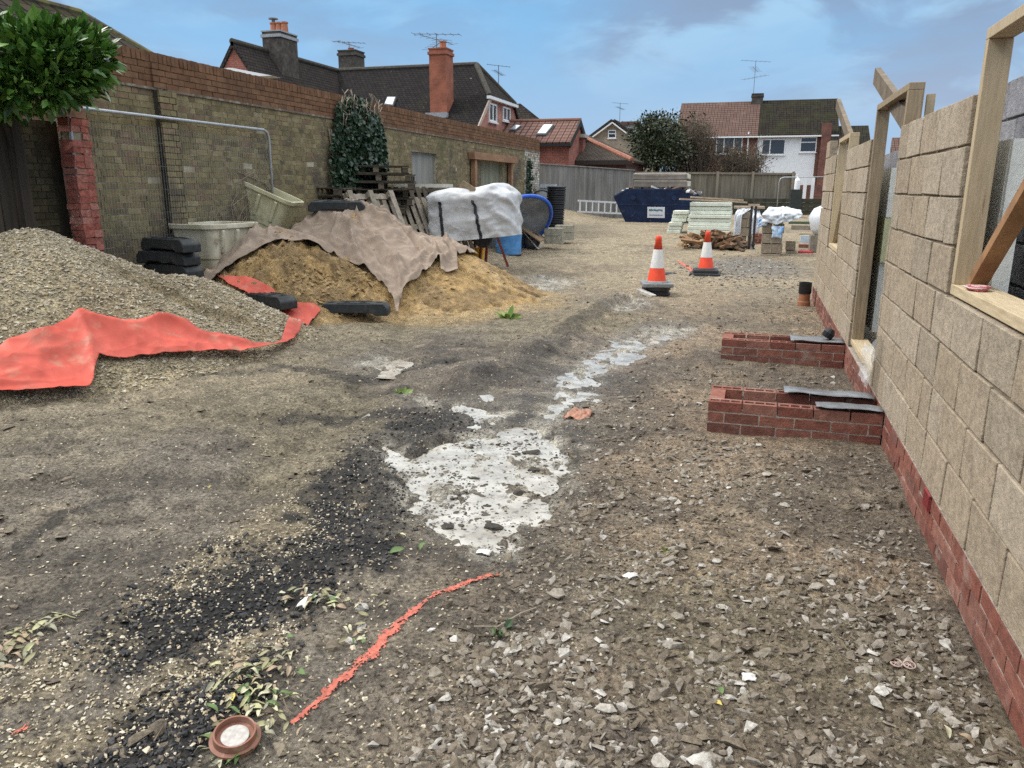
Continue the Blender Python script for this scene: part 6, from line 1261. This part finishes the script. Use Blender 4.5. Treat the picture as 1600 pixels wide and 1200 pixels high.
for px in (1258,1270): t=PD(px,290,40.); q.ab((t[0]-.08,t[1],0.4),(t[0]+.08,t[1]+.1,t[2]+.4))
o=q.build('white_gate_posts',UPVC); tag(o,'two white garden gate posts below the white house','gate posts')
q=MB(); a=PD(1245,289,41.);c=PD(1310,289,41.); q.ab((a[0],a[1],0),(c[0],a[1]+.3,a[2])); o=q.build('garden_wall',SB); tag(o,'low brown garden wall below the white house','wall')
# firewood
WOODC=[mk('split_wood_light',(.42,.27,.15),rough=.85,amp=.35,coord='World',scale=8),mk('split_wood_mid',(.26,.155,.085),rough=.85,amp=.35,coord='World',scale=8),mk('split_wood_dark',(.085,.058,.04),rough=.9,amp=.35,coord='World',scale=8)]
wood=[MB().box((0,0,0),(l,w,t),jit=.02).build('timber_offcut',WOODC[k],None,local=True,uv=False) for l,w,t,k in ((.6,.07,.05,0),(.45,.1,.05,0),(.5,.12,.06,1),(.7,.09,.06,2),(.4,.16,.07,2),(.55,.06,.06,1))]
wu=[1]*6; pc_=PD(1112,398,18.7); rs=random.Random(3)
for i in range(64):
    r=rs.random()**.6; a=rs.uniform(0,6.28); x=pc_[0]+.82*r*math.cos(a); y=pc_[1]+.5+.55*r*math.sin(a); z=hb(x,y)+.05+.42*(1-r)*rs.random()**.5
    left=x<pc_[0]-.15; k=rs.choice((0,0,1,5) if left else (2,3,3,4,5)); o=wood[k] if wu[k] else wood[k].copy()
    if not wu[k]: COL.objects.link(o)
    wu[k]=0; o.location=(x,y,z); o.rotation_euler=(rs.uniform(-.4,.4),rs.uniform(-.45,.45),rs.uniform(0,3.1)); tag(o,'split timber offcut in the low pile behind the cones','offcut','timber offcuts piled on the ground')
p=PD(1122,376,18.9); o=MB().box((p[0],p[1]+.3,p[2]),(.42,.04,.2),RZm(.1)@RX(-.5)).build('board_offcut',PLK); tag(o,'wide pale board offcut on top of the timber pile','board')
# cones
CR=mk('cone_orange_red',(.78,.085,.04),rough=.45,amp=.15,scale=5,dirt=[((.45,.3,.22),9,.6,.75,.5)]); CW=mk('cone_white_sleeve',(.68,.68,.66),rough=.4,amp=.12,scale=6,dirt=[((.45,.43,.4),7,.55,.75,.6)]); CB_=mk('cone_base_rubber',(.22,.23,.235),rough=.7,amp=.35,scale=8)
def cone(p,yaw,label,basemat=CB_):
    o=thing('traffic_cone',label,'traffic cone',p,yaw,'red and white traffic cones'); H_=.76; r=lambda z:.150-(.150-.036)*(z/H_)
    q=MB(); q.box((0,0,.03),(.46,.46,.06)); q.lathe([(.19,.06),(.165,.085)],24); part(q,'base',basemat,o,local=True,bevel=.012)
    q=MB(); q.lathe([(r(.06)+.006,.062),(r(.28),.28)],28,caps=False); part(q,'lower_body',CR,o,local=True,smooth=True)
    q=MB(); q.lathe([(r(.28)+.003,.28),(r(.28)+.003,.281),(r(.56)+.003,.56)],28,caps=False); part(q,'reflective_sleeve',CW,o,local=True,smooth=True)
    q=MB(); q.lathe([(r(.56),.56),(r(.69),.69),(r(.69)+.008,.70),(.04,.75),(.034,.765),(.02,.768)],28); part(q,'tip',CR,o,local=True,smooth=True); return o
p=G(1023,463); zc=p[2]; o=thing('chamber_riser','black ribbed chamber riser under the nearer cone','chamber riser',(p[0],p[1]+.15,zc-.05)); q=MB(); q.lathe([(.21,0),(.22,.03),(.2,.04),(.2,.06),(.22,.07),(.22,.1),(.2,.11),(.2,.13),(.22,.14),(.22,.19),(.05,.19)],28); part(q,'ring',BLKP,o,local=True)
cone((p[0],p[1]+.15,zc+.142),.25,'nearer red and white cone standing on a black ring by the drain')
p=PD(1101,432,14.6); p=G(1101,431); cone((p[0],p[1]+.2,p[2]+.05),.1,'further red and white cone on a flat black base near the timber pile',mk('cone_black_base',(.04,.04,.042),rough=.65,amp=.3)); 
q=MB(); q.ab((p[0]-.28,p[1]-.08,p[2]-.02),(p[0]+.28,p[1]+.46,p[2]+.048)); o=q.build('rubber_plate',RUB,bevel=.015); tag(o,'flat black rubber plate under the further cone','plate')
p=G(1044,428); q=MB(); q.lathe([(.16,0),(.16,.02),(.02,.03)],18,(p[0],p[1],p[2])); o=q.build('rubber_disc',RUB); tag(o,'flat black lid on the ground between the two cones','disc')
p=G(1010,464); o=MB().box((p[0],p[1]-.05,p[2]+.06),(.3,.12,.05),RZm(-.5)@RY(.25)).build('concrete_fragment',BIGS,bevel=.008); tag(o,'broken grey concrete fragment leaning on the black riser','concrete piece')
# clay pipe
p=G(1259,479); o=thing('clay_drain_pipe','short clay drain pipe with black collar beside the block wall','drain pipe',(p[0]-.03,p[1],p[2])); q=MB(); q.lathe([(.085,-.05),(.085,.07),(.075,.08),(.075,.2)],22); part(q,'pipe',mk('orange_clay',(.29,.125,.065),rough=.55,amp=.25),o,local=True,smooth=False); q=MB(); q.lathe([(.083,.185),(.086,.19),(.086,.34),(.07,.34),(.07,.2)],22); part(q,'collar',mk('black_collar',(.015,.015,.016),rough=.4),o,local=True)
# brown cap in the foreground
g=G(369,1168); zc=gz(g[0],g[1]); o=thing('pipe_end_cap','brown plastic pipe cap with white disc lying among leaves','pipe cap',(g[0],g[1],zc+.012)); Rk=RY(.10)@RX(.12); BRN=mk('brown_plastic',(.23,.105,.07),rough=.5,amp=.2,scale=12,dirt=[((.35,.27,.21),14,.55,.7,.6)])
q=MB(); q.lathe([(.066,0),(.073,.004),(.073,.011),(.062,.014),(.060,.036),(.055,.036),(.053,.016),(.0,.016)],40,(0,0,0),Rk,caps=False); part(q,'rim',BRN,o,local=True); q=MB(); q.lathe([(.001,.0205),(.036,.0205),(.04,.0195),(.04,.0165)],30,(0,0,0),Rk,caps=False); part(q,'white_disc',mk('chalky_disc',(.44,.42,.385),rough=.7,amp=.3,scale=25),o,local=True)
# scraps
def on(px,py,dz=0.): g=G(px,py); return (g[0],g[1],gz(g[0],g[1])+dz)
crumple('cloth_scrap',on(905,648),.09,.10,.06,mk('salmon_cloth',(.38,.2,.14),rough=.8,amp=.2),'crumpled salmon cloth scrap lying by the drain','cloth scrap',861)
PAP=mk('dirty_paper',(.62,.61,.57),rough=.7,amp=.2)
for i,(px,py,sx_,sy_,l) in enumerate(((757,856,.035,.022,'white paper scrap below the big puddle'),(986,904,.034,.02,'torn white paper lying on the brown mud'),(480,945,.05,.02,'pale crumpled paper beside the tarmac chippings'),(1478,822,.018,.02,'small white plastic bit near the brick plinth'),(1170,1062,.022,.02,'small white scrap right of the purple mud patch'))): crumple('paper_scrap',on(px,py,.006),sx_,sy_,.014,PAP,l,'paper',871+i*3,RZm(i*.8),10)
p=on(1411,1036,.012); o=thing('plastic_spacer','pair of pink plastic wheel shaped spacers in the rubble','spacer',p); PK=mk('pale_pink_plastic',(.42,.31,.27),rough=.6,amp=.4,scale=30)
for k,dx in enumerate((-.021,.021)):
    q=MB(); q.tube([(dx+.019*math.cos(t),.019*math.sin(t),.003*math.sin(t)) for t in np.linspace(0,6.283,20)],.003,6,cap=False)
    for a in range(3): c_,s_=math.cos(a*1.05),math.sin(a*1.05); q.tube([(dx-.018*c_,-.018*s_,0),(dx+.018*c_,.018*s_,0)],.0022,5)
    part(q,'spoked_ring',PK,o,local=True,smooth=True)
# ================================================================ VEGETATION
def leafcloud(name,P,D,Ln,wd,mat,parent,fold=.25,droop=.15):
    n=len(P); D=D/(np.linalg.norm(D,axis=1)[:,None]+1e-9); r=RNG.normal(0,1,(n,3)); U=np.cross(D,r); U/=np.linalg.norm(U,axis=1)[:,None]+1e-9; Nn=np.cross(U,D)
    Nn*=np.sign(Nn[:,2:3]+1e-6)
    L_=(Ln*RNG.uniform(.5,1.35,n))[:,None]; w=L_*wd
    p0=P;pm=P+D*L_*.5-Nn*w*fold;pl=P+D*L_*.45+U*w;pr_=P+D*L_*.45-U*w;pt=P+D*L_-Nn*L_*droop
    pl2=P+D*L_*.8+U*w*.6-Nn*L_*droop*.5;pr2=P+D*L_*.8-U*w*.6-Nn*L_*droop*.5
    V=np.stack([p0,pl,pm,pr_,pl2,pr2,pt],1).reshape(-1,3); T=np.array([[0,2,1],[0,3,2],[1,2,4],[2,3,5],[2,6,4],[2,5,6]])
    F=(T[None]+(np.arange(n)*7)[:,None,None]).reshape(-1,3); return fast(name,V,F,mat,parent)
LAUR=mk('laurel_leaf',(.06,.13,.025),rough=.32,island=[(.03,.085,.016),(.055,.14,.022),(.09,.2,.03),(.15,.28,.05),(.04,.11,.02),(.2,.32,.09)],amp=.12,spec=.8)
LEAFB=(((148,108,7.9,.14,.14,70),(100,134,7.8,.24,.13,130),(20,142,7.6,.4,.16,220),(-40,70,7.6,.4,.3,300),(60,62,7.7,.3,.16,170),(140,68,7.9,.13,.12,50),(165,88,7.9,.08,.1,26)))
lau=thing('laurel_shrub','glossy green laurel shrub hanging over the dark gate','shrub',PD(20,330,7.6)); Ps=[];Ds=[]
for px,py,D_,rx,ry,n in ((-60,110,7.6,.6,.42,700),(20,100,7.6,.5,.36,800),(85,92,7.7,.38,.28,560),(130,88,7.8,.24,.22,330),(70,122,7.6,.38,.24,330),(-20,138,7.5,.4,.2,260),(100,112,7.8,.28,.22,240))+LEAFB:
    c=PD(px,py,D_); d=RNG.normal(0,1,(n,3)); d/=np.linalg.norm(d,axis=1)[:,None]; rr_=RNG.uniform(.3,1.4,n)[:,None]**.6; Ps.append(c+d*np.array([rx,rx*.8,ry])*rr_); Ds.append(d+np.array([.25,-.3,.25])+RNG.normal(0,.35,(n,3)))
leafcloud('leaves',np.concatenate(Ps),np.concatenate(Ds),.15,.21,LAUR,lau)
q=MB(); base=PD(-40,330,8.6)
for px,py in ((-60,120),(20,115),(85,105),(120,95),(60,150),(-10,90)): c=PD(px,py,7.75); q.tube([base,(base+c)/2+np.array([-.5,.05,.1]),c],.022,6,r1=.006)
part(q,'branches',mk('shrub_bark',(.08,.065,.045),rough=.9,amp=.3),lau,uv=False)
IVY=mk('ivy_leaf',(.03,.06,.03),rough=.35,island=[(.012,.03,.018),(.022,.05,.026),(.035,.07,.035),(.05,.085,.05),(.016,.04,.02)],amp=.12,spec=.45)
iv=thing('ivy_patch','dark ivy climbing over the brick wall behind the pallets','ivy',(WX,13.6,.5)); py=[(PXp(a,b,WX)[1],PXp(a,b,WX)[2]) for a,b in ((524,152),(545,150),(583,170),(592,200),(597,235),(596,275),(590,330),(512,330),(513,290),(511,240),(514,200),(520,175))]
ys=RNG.uniform(12.3,15.4,16000);zs_=RNG.uniform(.5,3.4,16000); sdv=sdist(ys,zs_,py)+.25*(fbm(ys,zs_,3,3,901)-.5); k=sdv<0; ys,zs_,sdv=ys[k][:4600],zs_[k][:4600],sdv[k][:4600]; blg=np.clip(-sdv*.55,0,.22)
P=np.stack([WX+.03+blg*RNG.uniform(.4,1.05,len(ys))+.06*fbm(ys,zs_,5,2,902),ys,zs_],1); D_=np.stack([RNG.uniform(.2,.9,len(ys)),RNG.normal(0,.5,len(ys)),RNG.normal(-.75,.35,len(ys))],1); leafcloud('leaves',P,D_,.085,.42,IVY,iv,fold=.1)
q=MB(); TW=mk('pale_dead_stem',(.28,.235,.18),rough=.9,amp=.3)
for i in range(60): y=random.uniform(12.9,14.5); z=random.uniform(2.7,3.25); q.tube([(WX+.12,y,z-.2),(WX+.2,y+random.uniform(-.1,.1),z),(WX+.16,y+random.uniform(-.2,.2),z+.1)],.007,4,cap=False)
for i in range(14): y=random.uniform(12.7,14.7); q.tube([(WX+.02,y,.4),(WX+.03,y+random.uniform(-.2,.2),1.5),(WX+.03,y+random.uniform(-.3,.3),2.6)],.016,5,cap=False)
part(q,'stems',TW,iv,uv=False)
iv2=thing('ivy_strand','thin ivy strand climbing the whitewashed end of the wall','ivy',(WX,25,.8)); n=420; t=RNG.random(n); P=np.stack([WX+.04+.05*RNG.random(n),25.3+RNG.normal(0,.16,n)*(1.15-t*.7),.7+1.85*t],1); leafcloud('leaves',P,np.stack([RNG.uniform(.2,.9,n),RNG.normal(0,.5,n),RNG.normal(-.7,.35,n)],1),.09,.42,IVY,iv2)
q=MB().tube([(WX+.02,25.3,.6),(WX+.03,25.25,1.6),(WX+.02,25.35,2.5)],.015,5); part(q,'stem',TW,iv2,uv=False)
# dead creeper stems on the wall
q=MB()
for i in range(16):
    y=10.1+random.gauss(0,.32); pts=[(WX+.02,y+.25*math.sin(k*.7+i)+.10*k*random.uniform(-.6,.6),.7+.16*k) for k in range(random.randint(4,9))]; q.tube(pts,.0055,4,cap=False)
o=q.build('dead_creeper',TW,uv=False); tag(o,'dry pale creeper stems clinging to the wall behind the mesh panel','creeper')
EVG=mk('evergreen_leaf',(.03,.06,.02),rough=.45,island=[(.02,.03,.014),(.036,.05,.022),(.05,.066,.03),(.07,.085,.045),(.06,.05,.03)],amp=.12)
ev=thing('evergreen_tree','dense dark green holly like tree behind the skip','tree',PD(1030,330,41.)); Ps=[];Ds=[]
for i in range(150):
    px=1026+random.gauss(0,19); pyy=225+random.gauss(0,22); 
    if pyy<182+max(0,1030-px)*.45: pyy=max(pyy,186+max(0,1030-px)*.6)
    px=max(px,988)
    c=PD(px,min(pyy,268),41.+random.uniform(-1.4,1.4)); m=75; d=RNG.normal(0,1,(m,3)); Ps.append(c+d*np.array([.26,.26,.19])*random.uniform(.7,1.25)); Ds.append(d+np.array([0,-.3,.3]))
leafcloud('crown',np.concatenate(Ps),np.concatenate(Ds),.16,.3,EVG,ev)
q=MB(); b0=PD(1028,330,41.); 
q.tube([b0,PD(1027,265,41.),PD(1030,205,41.)],.16,8,r1=.05)
for i in range(10): c=PD(1022+random.gauss(0,14),220+random.gauss(0,16),41.+random.uniform(-1,1)); q.tube([PD(1028,262-4*i,41.),c],.05,5,r1=.015)
part(q,'trunk',mk('dark_bark',(.05,.042,.032),rough=.95,amp=.3),ev,uv=False)
TWG=mk('bare_twig',(.10,.078,.058),rough=.9,island=[(.075,.058,.042),(.12,.09,.066),(.15,.12,.09),(.06,.048,.038)],amp=.2)
def bare(px0,px1,pyt,pyb,D_,n,label,leafy,seed):
    rs=random.Random(seed); r=thing('bare_shrub',label,'shrub',PD((px0+px1)/2,300,D_)); q=MB(); tips=[]
    for i in range(n):
        bx=(px0+px1)/2+rs.gauss(0,(px1-px0)*.12); tx=bx+rs.gauss(0,(px1-px0)*.23); tx=min(max(tx,px0),px1); e=abs(tx-(px0+px1)/2)/((px1-px0)/2); ty=pyt+(pyb-pyt)*(.08+.75*e*e*rs.random()+.5*rs.random()**2)
        dz=rs.uniform(-1.2,1.2); a=PD(bx,300,D_+dz*.5);c=PD(tx,ty,D_+dz); mid=a*.45+c*.55+np.array([rs.gauss(0,.15),0,rs.gauss(0,.15)]); q.tube([a,mid,c],.028,4,cap=False,r1=.006)
        for k in range(9):
            t=rs.uniform(.35,1.); s=(mid+(c-mid)*(t-.4)/.6) if t>.4 else a+(mid-a)*t/.4; e2=s+np.array([rs.gauss(0,.33),rs.gauss(0,.3),rs.gauss(.12,.27)]); q.tube([s,(s+e2)/2+np.array([rs.gauss(0,.05),0,rs.gauss(0,.05)]),e2],.009,3,cap=False,r1=.004); tips.append(e2); tips.append((s+e2)/2)
    part(q,'twigs',TWG,r,uv=False,fix=False); T=np.array(tips); m=min(leafy,len(T)); T=T[RNG.permutation(len(T))[:m]]; d=RNG.normal(0,1,(m,3)); leafcloud('withered_leaves',T,d,.10,.3,mk('withered_leaf',(.12,.09,.06),rough=.8,island=[(.10,.075,.05),(.15,.115,.075),(.07,.06,.04),(.09,.095,.045)],amp=.2),r)
bare(1030,1130,180,270,42.,280,'tall twiggy brown leafless shrub right of the evergreen tree',2600,1); bare(1105,1190,226,272,41.5,130,'low brown twiggy shrub in front of the brick house window',1500,2); bare(1168,1196,225,272,41.5,26,'sparse green tinged shrub against the white house wall',260,3)
# weeds, sprigs and fallen leaves
GRN=mk('fresh_leaf',(.12,.2,.04),rough=.5,island=[(.08,.15,.03),(.13,.22,.045),(.22,.3,.08),(.3,.33,.1)],amp=.12)
for px,py,n,l,lb in ((794,493,26,.16,'small green weed at the right foot of the sand heap'),(625,609,14,.075,'little green weed beside the left puddle splash'),(1040,862,6,.03,'tiny green sprig in the rubble below the salmon cloth')):
    c=np.array(on(px,py)); r=thing('weed',lb,'weed',c); d=RNG.normal(0,1,(n,3)); d[:,2]=np.abs(d[:,2])*.7+.15; leafcloud('leaves',np.repeat(c[None],n,0)+RNG.normal(0,l*.2,(n,3))*[1,1,.2],d,l,.25,GRN,r)
c=np.array(on(778,990)); r=thing('ivy_sprig','broken ivy sprig with a bare stem lying on the rubble','sprig',c); n=12; P=c+RNG.normal(0,.03,(n,3))*[1,1,.2]+[0,0,.02]; leafcloud('leaves',P,RNG.normal(0,1,(n,3))*[1,1,.3],.045,.4,mk('sprig_leaf',(.03,.07,.02),rough=.5,island=[(.02,.05,.015),(.05,.09,.03),(.1,.13,.06)]),r)
q=MB(); q.tube([c+np.array([-.09,-.01,.02]),c+np.array([0,.0,.03]),c+np.array([.06,.10,.04]),c+np.array([.10,.17,.03])],.003,5); part(q,'stem',TW,r,uv=False)
leafm=[]
for k,cc in enumerate(((.38,.37,.2),(.27,.25,.14),(.52,.42,.13),(.11,.17,.06),(.32,.24,.16),(.46,.44,.3),(.25,.24,.17))):
    u=np.linspace(0,1,7); V=[];F=[]
    for i,t in enumerate(u):
        w=.34*math.sin(math.pi*min(1,t*.97+.03))**.8; dz=.16*math.sin(math.pi*t)+.05*math.sin(t*7+k)
        for s in (-1,0,1): V.append((t-.5,s*w*.62,dz+(.10*abs(s))))
    for i in range(6):
        for j in range(2): F.append((i*3+j,(i+1)*3+j,(i+1)*3+j+1,i*3+j+1))
    leafm.append(MB().add(V,F).build('fallen_leaf',mk(f'fallen_leaf_{["lime","olive","yellow","green","tan","pale","sage"][k]}',cc,rough=.6,amp=.2,scale=4),None,local=True,smooth=True,uv=False))
lu=[1]*7; rs=random.Random(17)
def leaf(px,py,s=None,k=None,label='withered pale green leaf lying on the dark chippings',grp='fallen leaves on the ground'):
    g=G(px,py)
    if k is None: k=rs.choice((0,1,1,3,4,5,5,6,6))
    o=leafm[k] if lu[k] else leafm[k].copy()
    if not lu[k]: COL.objects.link(o)
    lu[k]=0; s=s or rs.uniform(.03,.055); o.location=(g[0],g[1],gz(g[0],g[1])+.010); o.scale=(s,s*rs.uniform(.6,1.),s*rs.uniform(.6,1.4)); o.rotation_euler=(rs.uniform(-.5,.5),rs.uniform(-.4,.4),rs.uniform(0,6.28)); tag(o,label,'leaf',grp)
for px,py,sx_,sy_,n in ((465,935,22,12,12),(515,945,26,14,26),(400,1085,54,40,74),(350,1160,36,26,22),(420,1130,40,26,20),(450,1040,40,26,16),(560,1000,22,18,9),(340,1190,28,10,8),(575,960,30,20,6)):
    for i in range(n): leaf(px+rs.gauss(0,sx_*.6),min(1196,py+rs.gauss(0,sy_*.6)))
for px,py,sx_,sy_,n in ((40,985,36,16,20),(25,1030,30,22,20),(85,965,22,8,9),(15,1010,24,14,8)):
    for i in range(n): leaf(px+rs.gauss(0,sx_*.6),py+rs.gauss(0,sy_*.6),rs.uniform(.035,.075),rs.choice((0,1,4,6,6)),'limp olive leaf in the clump on the mud at the left edge','limp leaves in the left clump')
for px,py,k,s,l in ((625,845,5,.075,'cream coloured leaf just below the left side of the puddle'),(620,868,3,.075,'dull green leaf below the cream leaf by the puddle'),(660,858,3,.07,'light green lobed leaf below the puddle'),(365,1100,2,.07,'bright yellow leaf above the brown pipe cap'),(1122,1100,2,.06,'yellow leaf at the lower edge of the purple mud'),(1126,1080,3,.05,'green leaf touching the yellow leaf in the rubble'),(1180,692,5,.06,'small yellow green leaf by the nearer brick pier'),(326,756,2,.035,'tiny yellow leaf on the bare mud at left'),(1478,1146,5,.05,'pale green leaf with a stalk near the plinth'),(1508,1162,4,.05,'cream dry leaf near the plinth corner'),(330,1170,3,.09,'broad green leaf under the brown pipe cap'),(375,1192,3,.08,'broad green leaf at the bottom edge below cap')): leaf(px,py,s,k,l,None)
TWIG=mk('ground_twig',(.16,.12,.085),rough=.9,amp=.3)
for px,py,l,a,lb in ((300,795,.2,-.25,'thin dark twig on the bare mud at left'),(115,868,.12,.6,'short twig on mud above the limp leaf clump'),(440,1105,.16,-.5,'brown twig among the pale fallen leaves'),(250,1140,.09,1.9,'pale straw on the dark chippings'),(760,930,.14,.5,'twig lying beside the top of paint line'),(985,640,.25,.3,'dark twig beside the upper drain'),(1560,1190,.12,.2,'pale twig at the bottom right corner'),(470,722,.3,-.2,'dark twig on the mud left of puddle')):
    c=np.array(on(px,py,.008)); d=np.array([math.cos(a),math.sin(a),0])*l/2; o=MB().tube([c-d,c+np.array([0,0.012,.006]),c+d*.6+np.array([0,-.008,.004]),c+d],.0028,5,r1=.0015).build('twig',TWIG,uv=False); tag(o,lb,'twig')
# a bird far up
c=PD(817,21,70.); bd=thing('bird','small dark bird flying high over the roofs','bird',c); V=[(-.16,0,0),(-.06,-.03,.03),(.08,-.035,.03),(.18,0,.02),(.08,.035,.03),(-.06,.03,.03),(0,0,-.04),(-.02,-.3,.14),(.06,-.28,.14),(-.02,.3,.10),(.06,.28,.10)]
part(MB().add(V,[(0,1,6),(1,2,6),(2,3,6),(3,4,6),(4,5,6),(5,0,6),(0,5,4,3,2,1),(1,2,8,7),(5,9,10,4)]),'body',mk('bird_plumage',(.03,.035,.04),rough=.8),bd,uv=False)
